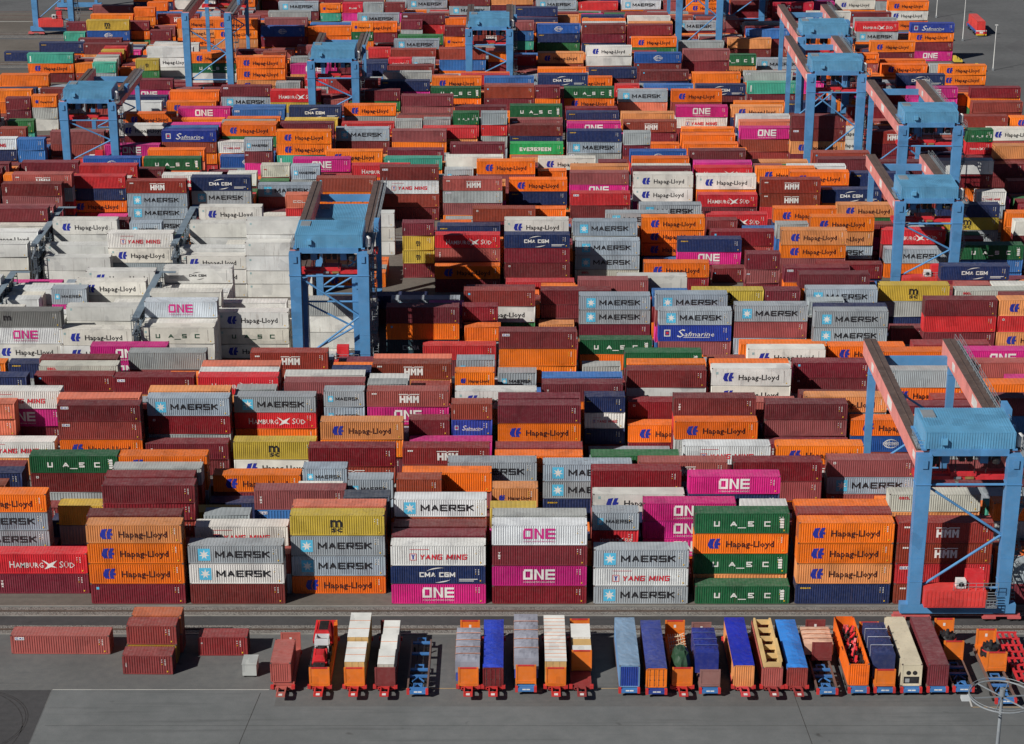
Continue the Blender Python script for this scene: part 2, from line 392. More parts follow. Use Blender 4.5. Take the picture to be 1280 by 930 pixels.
def frame_mb(L, H):
    mb = MB(); a = L/2
    for sx in (-1, 1):
        for y0, y1 in ((0, .16), (WID-.16, WID)):
            mb.box(*sorted((sx*a, sx*(a-.165))), y0, y1, .12, H-.12)
        mb.box(*sorted((sx*a, sx*(a-.10))), .16, WID-.16, .02, .16); mb.box(*sorted((sx*a, sx*(a-.10))), .16, WID-.16, H-.14, H-.03)
        for y0, y1 in ((-.004, .17), (WID-.17, WID+.004)):
            for z0, z1 in ((0, .118), (H-.118, H)): mb.box(*sorted((sx*(a+.004), sx*(a-.18))), y0, y1, z0, z1, 1)
    for y0, y1 in ((.0, .06), (WID-.06, WID)):
        mb.box(-a+.18, a-.18, y0, y1, .05, .17); mb.box(-a+.18, a-.18, y0, y1, H-.12, H-.05)
        d = .05 if y0 == 0 else -.05
        mb.box(-a+.18, a-.18, min(y0+d, y1+d), max(y0+d, y1+d), .0, .049, 1)
    mb.face([(-a+.1,.06,.1),(-a+.1,WID-.06,.1),(a-.1,WID-.06,.1),(a-.1,.06,.1)])
    return mb
def roof_mb(L, H, reefer):
    mb = MB(); a = L/2-.1
    if reefer: mb.face([(-a,.06,H-.04),(a,.06,H-.04),(a,WID-.06,H-.04),(-a,WID-.06,H-.04)])
    else:
        n = round(2*a/.42); p = 2*a/n
        for i in range(n):
            x = -a+i*p; xs = ((x, H-.035), (x+.4*p, H-.035), (x+.55*p, H-.048), (x+.85*p, H-.048), (x+p, H-.035))
            for (q, za), (r, zb) in zip(xs[:-1], xs[1:]): mb.face([(q,.06,za),(r,.06,zb),(r,WID-.06,zb),(q,WID-.06,za)])
    return mb
def door_mb(L, H):
    mb = MB(); x = L/2-.06
    for y0, y1 in ((.165, 1.21), (1.228, WID-.165)):
        mb.box(x-.06, x, y0, y1, .17, H-.15)
        for k in range(3): mb.box(x, x+.018, y0+.06, y1-.06, .3+k*(H-.6)/3, .3+(k+.82)*(H-.6)/3)
    for y in (.42, .95, 1.48, 2.02):
        mb.tube((x+.045,y,.12), (x+.045,y,H-.12), .022, 6, 1); mb.box(x+.02, x+.07, y-.05, y+.05, 1.0, 1.1, 1)
    return mb
def end_wall_mb(L, H):
    mb = MB(); corrugated_end(mb, .165, WID-.165, .17, H-.14, -L/2+.012, -L/2+.055, .26); return mb
def cooling_mb(L, H):
    mb = MB(); x = L/2-.03
    mb.box(x-.1, x, .165, WID-.165, .17, H-.15, 0); mb.box(x, x+.02, .3, WID-.3, .35, 1.25, 1)
    for y in (.85, 1.6): mb.tube((x, y, 1.75), (x+.03, y, 1.75), .28, 14, 1)
    mb.box(x, x+.05, .5, 1.0, .5, 1.0, 2); mb.box(x, x+.05, 1.3, 1.9, .45, .95, 1)
    return mb
def make_container(loc, code, size, hc, label, group, rng, rz=0.0, flip=False, roof=True, cat='container', name=None, color=None):
    L = LEN[size]; H = HC if hc else ST
    nm = name or ('refrigerated_container' if code in REEFER else 'shipping_container')
    t = thing(nm, label, cat, loc, rz, group); col = color or paint_of(code, rng)
    var = rng.randrange(0, 8) if code in 'mbrgslpyuDwh' else 0
    if code in 'h' and var < 2: var = 4
    if code in 'w': var = 5
    ps = [link('side_wall', side_wall_mesh(code, size, hc, min(var, 4)), t),
          link('side_wall', cached(('back', size, hc, code in REEFER), lambda: back_wall_mb(L, H, code in REEFER).mesh('side_wall', [PAINT])), t),
          link('corner_frame', cached(('frame', size, hc), lambda: frame_mb(L, H).mesh('corner_frame', [PAINT, CAST])), t)]
    if roof: ps.append(link('roof', cached(('roof', size, hc, code in REEFER), lambda: roof_mb(L, H, code in REEFER).mesh('roof', [ROOFP])), t))
    if code in REEFER: e = link('cooling_unit', cached(('cool', size, hc), lambda: cooling_mb(L, H).mesh('cooling_unit', [PAINT, DARK, mat('unit_grey', (150,152,152))])), t)
    else: e = link('door', cached(('door', size, hc), lambda: door_mb(L, H).mesh('door', [PAINT, CAST])), t)
    w = link('end_wall', cached(('endw', size, hc), lambda: end_wall_mb(L, H).mesh('end_wall', [PAINT])), t)
    if flip:
        for o in (e, w): o.rotation_euler = (0, 0, math.pi); o.location = (0, WID, 0)
    for o in ps+[e, w]: o.color = col
    return t

# the rest beyond the largest ones: one mesh
_tpl = {}
def stuff_template(code, size, hc, var, top):
    """simplified container for the far mass: verts, loops, loop counts, colour index (-1 paint), roof flag"""
    k = (code, size, hc, var, top)
    if k in _tpl: return _tpl[k]
    L = LEN[size]; H = HC if hc else ST; a = L/2; mb = MB(); W2 = WID
    if code is None or code == '': pass
    # recessed box body
    if var == 'hidden':
        mb.box(-a, a, 0, W2, 0, H, -1)
    else:
        if code in REEFER: mb.face([(-a+.15,.01,.15),(a-.15,.01,.15),(a-.15,.01,H-.11),(-a+.15,.01,H-.11)], -1)
        else: corrugated(mb, -a+.15, a-.15, .15, H-.11, .012, .055, .40, m=-1)
        mb.box(-a, -a+.15, 0, .1, 0, H, -1); mb.box(a-.15, a, 0, .1, 0, H, -1)
        mb.box(-a+.15, a-.15, 0, .08, .05, .15, -1); mb.box(-a+.15, a-.15, 0, .08, H-.11, H-.04, -1); mb.face([(-a,.06,0),(a,.06,0),(a,.06,.05),(-a,.06,.05)], LETNAMES.index('dark'))  # dark strip at the foot paints in the shade between tiers
        corrugated_end(mb, .1, W2, .0, H-.02, -a+.01, -a+.05, .3, -1); corrugated_end(mb, .1, W2, .0, H-.02, a-.01, a-.05, .3, -1)
        mb.face([(-a,W2,0),(-a,W2,H-.02),(a,W2,H-.02),(a,W2,0)], -1)
        if top:
            n = round(2*a/.6); p = 2*a/n
            for i in range(n):
                x = -a+i*p
                for x0, z0, x1, z1 in ((x, H-.02, x+.45*p, H-.02), (x+.45*p, H-.02, x+.6*p, H-.035), (x+.6*p, H-.035, x+.85*p, H-.035), (x+.85*p, H-.035, x+p, H-.02)):
                    mb.face([(x0,.08,z0),(x1,.08,z1),(x1,W2,z1),(x0,W2,z0)], -2)
            mb.face([(-a,0,H-.02),(a,0,H-.02),(a,.08,H-.02),(-a,.08,H-.02)], -2)
        else: mb.face([(-a,0.08,H-.03),(a,0.08,H-.03),(a,W2,H-.03),(-a,W2,H-.03)], -2)
        for q_, (c, P, Fs) in enumerate(art(code, L, H, var)):
            i = len(mb.v); mb.v += [(p[0]-a, -.006-.004*min(q_, 8)-.002*(q_ % 3), p[1]) for p in P]
            for f in Fs: mb.f.append(tuple(i+q for q in f)); mb.m.append(LETNAMES.index(c))
    V = np.array(mb.v, np.float32); cnt = np.array([len(f) for f in mb.f], np.int32)
    lo = np.array([q for f in mb.f for q in f], np.int32); ci = np.array(mb.m, np.int32)
    _tpl[k] = (V, lo, cnt, ci); return _tpl[k]
LETRGB = np.array([LCOL[k] for k in LETNAMES], np.float32)
acc = dict(V=[], lo=[], cnt=[], col=[], mi=[], n=0)
def add_stuff(code, size, hc, var, top, x, y, z, rng):
    V, lo, cnt, ci = stuff_template(code, size, hc, var, top)
    col = np.empty((len(ci), 4), np.float32); col[:] = paint_of(code, rng)
    m = ci >= 0; col[m] = LETRGB[ci[m]]
    acc['V'].append(V+np.array([x, y, z], np.float32)); acc['lo'].append(lo+acc['n']); acc['cnt'].append(cnt)
    acc['col'].append(np.repeat(col, cnt, axis=0)); acc['mi'].append((ci == -2).astype(np.int32)); acc['n'] += len(V)
def build_stuff():
    V = np.concatenate(acc['V']); lo = np.concatenate(acc['lo']); cnt = np.concatenate(acc['cnt']); col = np.concatenate(acc['col'])
    me = bpy.data.meshes.new('containers_beyond'); me.vertices.add(len(V)); me.vertices.foreach_set('co', V.ravel())
    me.loops.add(len(lo)); me.loops.foreach_set('vertex_index', lo); me.polygons.add(len(cnt))
    st = np.zeros(len(cnt), np.int32); st[1:] = np.cumsum(cnt)[:-1]
    me.polygons.foreach_set('loop_start', st); me.polygons.foreach_set('loop_total', cnt)
    me.materials.append(STUFF_PAINT); me.materials.append(STUFF_ROOF)
    me.polygons.foreach_set('material_index', np.concatenate(acc['mi']))
    at = me.color_attributes.new('paint', 'FLOAT_COLOR', 'CORNER'); at.data.foreach_set('color', col.ravel())
    me.update(calc_edges=True); me.validate()
    o = link('containers_beyond', me)
    tag(o, 'smaller and farther container stacks filling the yard behind and between the nearer ones', 'containers', None, 'stuff')

KINDS = ('h','H','m','r','b','K','M','g','N','W','w','a','A','x','P','p','O','Y','C','n','S','s','U','u','B','c','l','X','y','E','T','D','F','o','v','k')
BLOCK = 41.4; ROW = 2.9
def build_yard():
    labs = LABELS.strip().split('\n'); li = 0; rng = random.Random(5)
    for b, r, x, size, codes, hcs, vis in STACKS:
        y = b*BLOCK+r*ROW; z = 0.0; size = str(size); codes = [KINDS[k] for k in codes]
        dx = rng.uniform(-.05, .05)
        for t, (c, h, v) in enumerate(zip(codes, hcs, vis)):
            hc = h == 1; H = HC if hc else ST; top = t == len(codes)-1
            jx = rng.uniform(-.03, .03)+dx
            if v == 2:
                make_container((x+jx, y, z), c, size, hc, labs[li], 'containers stacked in the yard', rng, roof=top, flip=rng.random() < .5); li += 1
            else:
                add_stuff(c, size, hc, 'hidden' if v == 0 else (rng.randrange(0, 8) if c in 'mbrgsl' else 5), top, x+jx, y, z, rng)
            z += H
    build_stuff()

# every stack: block, row, x, length class, paint kinds from the ground up, high cube flags, level of detail
STACKS = [(0,0,-48.40,4,(2,1,1,1,),(1,1,1,0,),(2,2,2,2,)),
(0,1,-48.77,4,(1,3,0,2,),(1,0,1,1,),(1,1,1,2,)),
(0,2,-66.74,4,(0,2,6,6,1,),(0,0,0,0,0,),(0,1,2,2,2,)),
(0,5,-56.28,4,(2,19,),(0,0,),(0,1,)),
(0,4,-42.56,4,(1,0,28,),(0,0,0,),(0,0,1,)),
(0,2,-35.49,4,(3,2,17,),(1,0,1,),(0,1,2,)),
(0,1,-22.58,4,(1,6,6,27,),(0,1,1,1,),(2,2,2,2,)),
(0,2,-22.61,4,(1,7,1,32,),(0,1,1,1,),(1,1,1,2,)),
(0,6,-26.21,2,(19,6,10,),(1,1,1,),(0,0,1,)),
(0,5,-26.19,2,(1,4,21,),(1,1,1,),(0,0,0,)),
(0,3,-9.46,4,(4,7,4,8,),(1,0,1,0,),(0,0,1,2,)),
(0,2,-9.34,4,(2,23,2,),(0,1,1,),(1,1,2,)),
(0,1,-9.54,4,(26,2,2,),(1,0,1,),(0,0,2,)),
(0,0,-9.50,4,(14,18,17,),(1,0,1,),(2,2,2,)),
(0,0,3.55,4,(3,14,2,16,),(0,1,1,1,),(2,2,2,2,)),
(0,1,3.58,4,(23,15,2,7,),(1,0,1,1,),(0,0,0,2,)),
(0,1,29.71,4,(0,22,1,22,),(1,1,1,1,),(1,2,2,2,)),
(0,0,29.82,4,(22,),(0,),(2,)),
(0,0,42.78,4,(19,1,1,1,),(1,1,1,1,),(2,2,2,2,)),
(0,1,43.03,4,(2,2,4,4,),(1,1,1,1,),(1,1,1,2,)),
(0,2,43.03,4,(1,6,0,0,),(1,1,0,1,),(1,1,1,2,)),
(0,0,55.47,4,(5,21,5,5,),(1,1,1,1,),(2,2,2,2,)),
(1,8,43.25,4,(2,23,15,9,),(1,1,1,1,),(0,0,0,2,)),
(1,9,43.91,4,(19,2,0,0,),(0,1,0,1,),(0,0,0,1,)),
(2,0,-80.85,4,(10,9,16,13,),(1,1,1,1,),(1,2,2,2,)),
(5,9,-33.27,4,(4,2,7,1,),(0,1,0,0,),(0,0,1,1,)),
(7,4,58.90,4,(2,1,22,),(0,0,1,),(1,1,1,)),
(3,5,31.66,4,(26,),(0,),(1,)),
(4,2,-66.05,4,(4,2,21,17,),(1,0,0,0,),(1,1,1,1,)),
(5,3,-46.40,4,(2,6,2,2,),(0,0,1,0,),(0,1,1,1,)),
(8,8,13.39,4,(19,4,0,),(1,1,0,),(0,0,1,)),
(5,0,-46.35,4,(0,30,1,1,),(0,1,0,1,),(0,1,1,2,)),
(6,0,-52.31,4,(26,6,28,20,),(0,0,0,1,),(0,1,1,2,)),
(7,8,-91.05,4,(2,2,10,),(1,1,1,),(0,0,1,)),
(5,3,58.37,4,(7,22,),(0,0,),(0,0,)),
(6,4,-26.38,4,(23,4,15,19,),(0,0,0,0,),(0,0,1,1,)),
(2,1,-14.93,4,(2,34,0,2,),(1,0,1,1,),(0,1,2,2,)),
(3,0,-55.31,4,(10,9,9,),(0,1,0,),(1,1,2,)),
(6,9,-0.51,4,(4,0,26,),(0,0,1,),(0,0,1,)),
(7,4,12.92,4,(2,4,1,),(1,1,1,),(0,1,1,)),
(1,9,-60.79,4,(4,2,14,14,),(0,1,0,1,),(0,0,1,2,)),
(4,6,-40.22,4,(21,3,2,14,),(0,0,1,1,),(0,0,1,1,)),
(5,8,-45.94,4,(1,7,3,18,),(0,1,0,1,),(0,0,1,1,)),
(4,9,-72.36,4,(2,6,32,0,),(1,0,0,0,),(0,1,1,1,)),
(1,8,23.78,4,(2,2,2,22,),(0,1,1,0,),(0,0,1,2,)),
(5,3,32.03,4,(7,1,),(1,1,),(0,1,)),
(5,2,-13.95,4,(2,2,1,21,),(0,0,0,0,),(0,1,1,1,)),
(1,1,-47.98,4,(2,7,3,6,),(0,1,1,1,),(1,1,2,2,)),
(5,7,5.64,4,(6,2,2,),(1,1,1,),(0,0,1,)),
(5,6,5.65,4,(6,19,2,),(0,1,0,),(0,1,2,)),
(0,7,10.35,4,(26,19,6,6,),(1,1,0,0,),(1,1,2,2,)),
(4,5,-1.26,4,(2,2,2,1,),(0,1,1,1,),(1,1,1,2,)),
(9,7,26.57,4,(7,21,),(0,0,),(1,1,)),
(8,4,13.24,4,(23,19,25,),(1,0,0,),(1,1,1,)),
(5,4,5.65,4,(1,29,),(0,0,),(1,2,)),
(4,7,-72.38,4,(2,3,3,22,),(0,0,0,0,),(0,0,1,2,)),
(1,1,43.64,4,(6,2,2,2,),(0,0,0,0,),(0,1,2,2,)),
(1,7,-67.59,4,(6,6,4,2,),(0,0,1,1,),(0,0,0,1,)),
(3,4,77.38,4,(0,6,),(1,1,),(2,2,)),
(4,4,18.25,4,(0,3,0,0,),(1,1,0,0,),(0,0,0,1,)),
(2,4,-55.79,4,(12,10,9,10,),(1,1,0,0,),(0,0,1,1,)),
(8,2,-116.58,4,(0,2,),(0,0,),(0,1,)),
(7,0,-51.68,4,(0,0,14,),(0,1,0,),(0,1,1,)),
(4,0,-72.45,4,(6,6,6,5,),(1,0,1,0,),(1,2,2,2,)),
(1,0,-35.09,4,(9,27,),(0,1,),(1,2,)),
(4,0,-33.70,4,(6,7,1,4,),(1,1,1,1,),(1,1,2,2,)),
(5,9,5.66,4,(4,0,7,),(1,1,1,),(0,0,1,)),
(1,4,10.68,4,(6,4,0,26,),(1,1,1,0,),(0,0,0,1,)),
(7,5,-123.57,4,(2,1,30,),(0,0,0,),(1,1,1,)),
(3,4,-81.10,4,(12,9,10,9,),(1,1,1,1,),(0,0,1,2,)),
(7,6,105.21,4,(2,0,),(1,0,),(1,1,)),
(6,3,-78.93,4,(7,1,),(1,1,),(1,1,)),
(4,4,31.26,4,(2,2,23,10,),(1,0,1,0,),(0,0,0,1,)),
(6,3,32.17,4,(4,32,6,),(1,1,1,),(1,1,2,)),
(1,4,-41.60,4,(2,2,1,20,),(0,1,1,1,),(1,1,1,2,)),
(7,4,25.75,4,(2,0,10,9,),(0,0,0,0,),(0,1,1,1,)),
(2,4,17.56,4,(0,2,6,6,),(0,0,0,0,),(1,2,2,2,)),
(6,2,-0.73,4,(0,4,4,2,),(0,1,0,0,),(0,0,0,1,)),
(5,3,-72.11,4,(23,4,2,15,),(0,0,0,0,),(0,0,1,1,)),
(6,1,-13.59,4,(2,1,1,22,),(0,0,1,0,),(0,0,1,1,)),
(8,6,52.90,4,(26,3,6,),(0,0,0,),(0,1,1,)),
(6,0,117.48,4,(7,5,4,),(0,0,0,),(1,1,1,)),
(6,7,-26.17,4,(2,2,0,7,),(0,1,0,0,),(0,0,1,1,)),
(3,6,31.10,4,(19,1,1,1,),(0,0,0,0,),(1,1,1,2,)),
(6,1,-0.73,4,(7,3,2,4,),(0,0,1,1,),(0,0,1,2,)),
(5,6,18.89,4,(15,4,0,),(1,1,1,),(0,0,1,)),
(0,9,43.04,4,(0,2,5,1,),(1,1,0,1,),(0,1,1,2,)),
(9,3,13.37,4,(2,6,6,),(0,0,1,),(0,1,1,)),
(0,9,-9.25,4,(6,2,4,5,),(1,1,0,0,),(0,0,1,2,)),
(4,3,31.03,4,(0,3,3,2,),(1,0,1,1,),(0,1,1,1,)),
(4,5,-27.53,4,(0,19,0,20,),(0,0,0,0,),(0,0,1,1,)),
(2,6,17.57,4,(0,15,2,2,),(0,1,1,1,),(0,0,0,2,)),
(1,0,-9.07,4,(2,14,),(0,1,),(0,1,)),
(2,4,-2.08,4,(3,23,9,4,),(1,0,1,1,),(0,1,1,2,)),
(1,6,-15.46,4,(0,2,1,5,),(1,1,1,0,),(0,1,1,2,)),
(3,1,4.68,4,(4,2,2,18,),(1,1,1,0,),(1,2,2,2,)),
(5,8,45.81,4,(7,0,),(1,1,),(0,1,)),
(6,8,-26.86,4,(6,3,26,),(0,1,1,),(0,0,1,)),
(7,6,-26.53,4,(0,15,4,),(1,1,0,),(0,0,1,)),
(5,0,-7.64,4,(4,2,2,),(0,1,0,),(0,1,1,)),
(4,5,44.34,4,(2,0,0,15,),(0,0,1,1,),(0,0,0,1,)),
(6,4,-0.79,4,(7,7,4,26,),(1,1,1,0,),(0,0,0,1,)),
(6,8,19.17,4,(2,3,1,),(1,1,1,),(0,0,1,)),
(5,7,-46.62,4,(0,3,28,),(1,1,1,),(0,1,1,)),
(2,3,30.50,4,(26,15,3,6,),(1,1,1,1,),(1,1,1,2,)),
(8,3,-64.09,4,(0,3,0,2,),(0,0,0,0,),(0,1,1,1,)),
(9,3,-25.70,4,(0,7,6,),(1,0,0,),(0,1,1,)),
(8,2,-64.77,4,(0,2,25,),(1,1,1,),(1,1,1,)),
(2,5,11.03,4,(2,2,2,2,),(0,0,0,0,),(1,1,1,2,)),
(4,7,31.55,4,(2,4,26,0,),(0,0,0,0,),(1,1,1,1,)),
(0,0,-35.54,4,(2,8,6,),(1,1,0,),(2,2,2,)),
(9,7,39.74,4,(0,8,),(1,1,),(1,1,)),
(4,7,-20.96,4,(2,2,0,30,),(0,0,0,0,),(0,0,1,1,)),
(1,1,4.02,4,(3,7,3,2,),(1,0,1,1,),(0,0,0,1,)),
(4,7,-85.21,4,(2,2,2,25,),(0,0,0,0,),(0,0,0,1,)),
(4,3,18.11,4,(0,2,14,2,),(0,0,0,0,),(1,1,1,2,)),
(4,7,11.66,4,(19,2,2,9,),(0,0,0,0,),(1,1,1,1,)),
(5,3,18.51,4,(2,2,7,14,),(1,0,0,0,),(0,1,1,1,)),
(0,9,-22.42,4,(3,7,5,3,),(1,0,0,1,),(0,1,1,2,)),
(5,1,18.50,4,(2,7,6,19,),(0,0,0,0,),(0,1,1,2,)),
(2,1,17.42,4,(0,22,),(1,0,),(1,2,)),
(4,1,-8.05,4,(1,2,7,5,),(1,0,0,0,),(1,1,2,2,)),
(3,3,18.04,4,(33,6,6,),(0,1,1,),(1,2,2,)),
(0,3,23.45,4,(0,14,14,14,),(0,0,0,0,),(1,1,2,2,)),
(6,9,12.60,4,(7,2,23,0,),(0,0,0,0,),(0,0,0,1,)),
(4,4,5.40,4,(4,19,1,),(0,1,0,),(1,2,2,)),
(2,1,30.67,4,(0,2,24,6,),(0,0,1,0,),(1,1,2,2,)),
(5,8,18.54,4,(21,5,0,3,),(0,0,1,0,),(1,1,1,1,)),
(2,0,-8.74,4,(2,21,),(1,0,),(1,2,)),
(1,8,-54.33,4,(19,6,2,7,),(0,0,1,1,),(0,0,1,2,)),
(2,2,-55.75,4,(10,9,9,16,),(0,1,1,1,),(1,1,1,2,)),
(3,6,-8.35,4,(0,2,19,),(1,1,1,),(0,0,1,)),
(5,7,18.70,4,(0,2,23,19,),(0,0,0,0,),(1,1,1,1,)),
(4,7,-7.98,4,(4,4,1,10,),(0,1,0,0,),(0,0,1,1,)),
(3,7,24.33,4,(0,26,2,6,),(0,0,0,0,),(1,1,1,1,)),
(8,0,117.48,4,(14,2,1,24,),(1,0,0,0,),(1,1,1,1,)),
(2,9,-55.78,4,(10,12,10,11,),(0,0,0,1,),(0,1,1,2,)),
(0,8,-48.33,4,(26,6,0,1,),(1,1,0,0,),(0,1,1,2,)),
(8,9,-38.95,4,(5,6,6,),(1,0,1,),(0,1,1,)),
(1,0,4.02,4,(3,23,1,2,),(1,0,1,1,),(0,0,2,2,)),
(6,1,18.78,4,(6,4,1,22,),(1,0,0,0,),(1,1,1,1,)),
(1,5,-67.28,4,(2,2,4,2,),(0,0,0,0,),(0,0,1,2,)),
(4,1,-59.68,4,(15,26,6,18,),(0,0,1,1,),(1,1,2,2,)),
(5,8,5.54,4,(2,7,2,22,),(1,1,0,1,),(1,1,1,2,)),
(5,9,44.51,4,(4,4,17,14,),(0,0,0,0,),(1,1,1,2,)),
(0,7,36.49,4,(1,0,3,3,),(0,1,1,1,),(0,1,2,2,)),
(0,4,56.43,4,(2,15,1,33,),(0,0,0,0,),(0,0,1,2,)),
(4,0,18.04,4,(7,2,21,),(1,1,0,),(1,1,2,)),
(1,7,-15.55,4,(2,21,1,32,),(1,0,0,1,),(0,0,0,1,)),
(4,4,44.11,4,(1,4,15,20,),(0,1,0,0,),(0,1,1,1,)),
(3,1,-8.37,4,(2,1,),(0,0,),(1,2,)),
(3,9,31.17,4,(2,4,6,6,),(0,0,0,0,),(0,0,0,1,)),
(1,0,30.05,4,(3,7,1,),(1,1,1,),(0,1,2,)),
(1,8,-35.07,4,(0,4,4,5,),(0,0,1,1,),(0,0,1,2,)),
(5,1,-20.76,4,(2,2,0,2,),(0,0,0,0,),(0,1,1,2,)),
(0,6,16.87,4,(5,2,2,3,),(1,1,0,1,),(1,1,1,2,)),
(6,4,-13.55,4,(2,2,0,1,),(1,0,1,1,),(0,0,0,1,)),
(5,3,-98.64,4,(6,4,2,),(1,1,1,),(1,1,2,)),
(7,4,104.62,4,(0,1,),(1,0,),(1,1,)),
(6,9,25.59,4,(7,6,2,19,),(0,0,0,0,),(0,0,1,1,)),
(5,8,-71.74,4,(0,1,5,14,),(0,1,0,0,),(0,0,0,1,)),
(4,7,44.98,4,(21,0,19,),(1,1,1,),(0,0,0,)),
(8,4,38.97,4,(19,0,5,10,),(0,0,0,0,),(0,0,0,1,)),
(1,7,50.03,4,(1,7,2,2,),(0,0,0,0,),(0,1,2,2,)),
(8,9,13.39,4,(5,6,4,),(1,1,1,),(0,0,1,)),
(9,0,-12.61,4,(19,2,6,2,),(0,0,0,0,),(1,1,1,1,)),
(5,0,44.34,4,(2,19,0,),(1,0,0,),(0,0,1,)),
(3,1,30.76,4,(3,1,),(1,1,),(1,2,)),
(0,8,49.90,4,(0,4,6,2,),(0,0,0,0,),(0,1,2,2,)),
(4,9,-20.76,4,(21,2,7,2,),(1,0,0,0,),(0,0,1,1,)),
(1,5,-41.91,4,(1,3,19,10,),(0,1,1,0,),(0,0,0,1,)),
(3,2,-8.33,4,(23,3,4,20,),(0,0,0,0,),(0,1,2,2,)),
(0,6,-49.21,4,(21,2,21,2,),(0,0,0,0,),(0,0,1,2,)),
(5,4,57.89,4,(0,21,26,32,),(0,0,0,0,),(0,1,1,1,)),
(1,4,-54.42,4,(0,2,1,3,),(1,0,1,1,),(0,0,1,2,)),
(5,7,-72.94,4,(3,2,0,),(1,1,1,),(0,0,1,)),
(4,0,-97.88,4,(19,2,2,2,),(0,0,0,0,),(0,1,1,2,)),
(4,0,44.00,4,(2,2,20,),(0,1,0,),(0,1,2,)),
(8,4,25.83,4,(4,2,7,19,),(0,0,0,1,),(1,1,1,1,)),
(1,6,-41.89,4,(2,5,4,32,),(1,0,0,1,),(0,0,1,1,)),
(6,5,38.89,4,(1,23,26,),(1,1,1,),(1,1,1,)),
(4,3,-21.35,4,(2,4,17,2,),(1,1,1,1,),(1,2,2,2,)),
(5,0,-59.08,4,(6,25,),(0,0,),(1,1,)),
(3,4,37.62,4,(2,14,19,),(0,0,0,),(1,1,2,)),
(8,7,7.06,4,(15,7,2,19,),(1,1,1,0,),(0,0,0,1,)),
(1,1,30.03,4,(2,3,21,2,),(1,1,0,1,),(1,1,1,2,)),
(9,2,84.85,4,(15,5,35,),(0,0,0,),(1,1,1,)),
(6,7,51.24,4,(0,26,0,0,),(0,0,0,0,),(0,0,1,1,)),
(7,0,117.65,4,(5,1,1,),(0,0,0,),(1,1,1,)),
(4,6,-1.37,4,(4,2,6,1,),(0,0,0,0,),(0,0,0,0,)),
(1,2,-35.45,4,(19,0,20,6,),(0,0,0,0,),(1,1,2,2,)),
(0,7,-2.77,4,(2,6,6,6,),(1,0,1,1,),(0,0,0,2,)),
(1,2,-48.30,4,(0,0,7,0,),(0,1,1,1,),(0,1,1,1,)),
(0,7,-48.73,4,(6,3,4,7,),(0,0,0,0,),(0,1,1,2,)),
(6,7,38.20,4,(23,0,19,2,),(1,0,1,0,),(0,0,1,1,)),
(1,6,-67.13,4,(23,7,2,33,),(0,1,1,0,),(0,0,0,2,)),
(1,0,-22.18,4,(2,0,1,),(1,1,1,),(1,1,2,)),
(6,0,44.58,4,(3,3,4,1,),(0,0,0,1,),(0,1,1,2,)),
(4,9,31.46,4,(2,6,21,25,),(0,0,0,0,),(1,1,1,1,)),
(4,9,44.55,4,(0,15,0,0,),(0,0,1,0,),(0,0,0,1,)),
(4,8,44.00,4,(3,2,4,2,),(1,1,0,1,),(0,0,1,1,)),
(1,3,10.60,4,(2,0,0,2,),(0,1,1,1,),(0,1,1,2,)),
(2,0,-55.61,4,(9,9,12,),(1,1,1,),(1,1,2,)),
(6,3,-20.69,4,(2,),(0,),(0,)),
(0,0,16.65,4,(6,17,6,),(0,0,0,),(2,2,2,)),
(7,0,-26.46,4,(2,3,2,),(0,0,0,),(0,0,1,)),
(4,1,44.00,4,(0,15,0,9,),(1,0,1,1,),(0,1,1,2,)),
(4,1,30.98,4,(2,15,9,9,),(1,1,1,1,),(0,1,2,2,)),
(7,8,38.54,4,(7,19,23,1,),(0,0,0,0,),(0,0,1,1,)),
(3,0,56.58,4,(1,2,),(1,1,),(1,1,)),
(6,2,-104.88,4,(2,),(0,),(1,)),
(5,1,-72.37,4,(21,0,4,24,),(0,0,0,0,),(1,1,1,2,)),
(2,3,4.56,4,(1,),(1,),(0,)),
(8,6,104.56,4,(2,23,7,),(1,1,1,),(0,1,1,)),
(3,7,-1.55,4,(2,1,2,4,),(1,1,1,0,),(1,1,1,2,)),
(1,3,-28.28,4,(4,19,2,2,),(1,1,1,1,),(1,1,1,2,)),
(8,0,25.68,4,(0,19,2,2,),(0,0,0,0,),(1,1,1,1,)),
(3,4,4.68,4,(7,23,2,9,),(1,1,1,1,),(0,0,0,2,)),
(6,2,50.98,4,(26,2,2,18,),(1,0,0,0,),(0,0,1,1,)),
(6,7,64.29,4,(6,7,1,7,),(0,0,1,0,),(0,1,1,1,)),
(8,5,104.63,4,(0,6,20,),(0,1,0,),(1,1,1,)),
(5,4,-34.08,4,(2,2,6,),(1,1,1,),(0,1,2,)),
(5,7,-33.43,4,(0,0,21,),(0,0,0,),(0,1,1,)),
(4,7,69.93,4,(1,2,2,4,),(1,1,1,1,),(0,0,0,1,)),
(1,5,36.75,4,(2,5,9,9,),(1,1,1,1,),(0,0,1,2,)),
(3,4,-55.13,4,(12,10,10,10,),(0,0,1,1,),(0,0,1,2,)),
(3,5,44.15,4,(6,4,3,),(1,0,1,),(1,1,2,)),
(9,5,-122.16,4,(2,2,),(0,0,),(0,1,)),
(4,2,63.40,4,(7,4,3,1,),(0,1,1,1,),(0,0,1,2,)),
(2,8,-15.31,4,(0,6,),(1,1,),(0,1,)),
(7,9,-24.85,4,(19,1,2,23,),(0,0,0,0,),(0,0,1,1,)),
(2,4,56.35,4,(19,2,0,6,),(1,1,1,1,),(0,0,0,2,)),
(9,6,-65.58,4,(2,6,),(1,1,),(1,1,)),
(0,8,-35.45,4,(7,2,1,),(0,1,0,),(0,1,2,)),
(9,7,105.91,4,(0,9,),(1,1,),(1,1,)),
(5,4,31.49,4,(3,0,2,5,),(0,0,0,0,),(0,0,1,1,)),
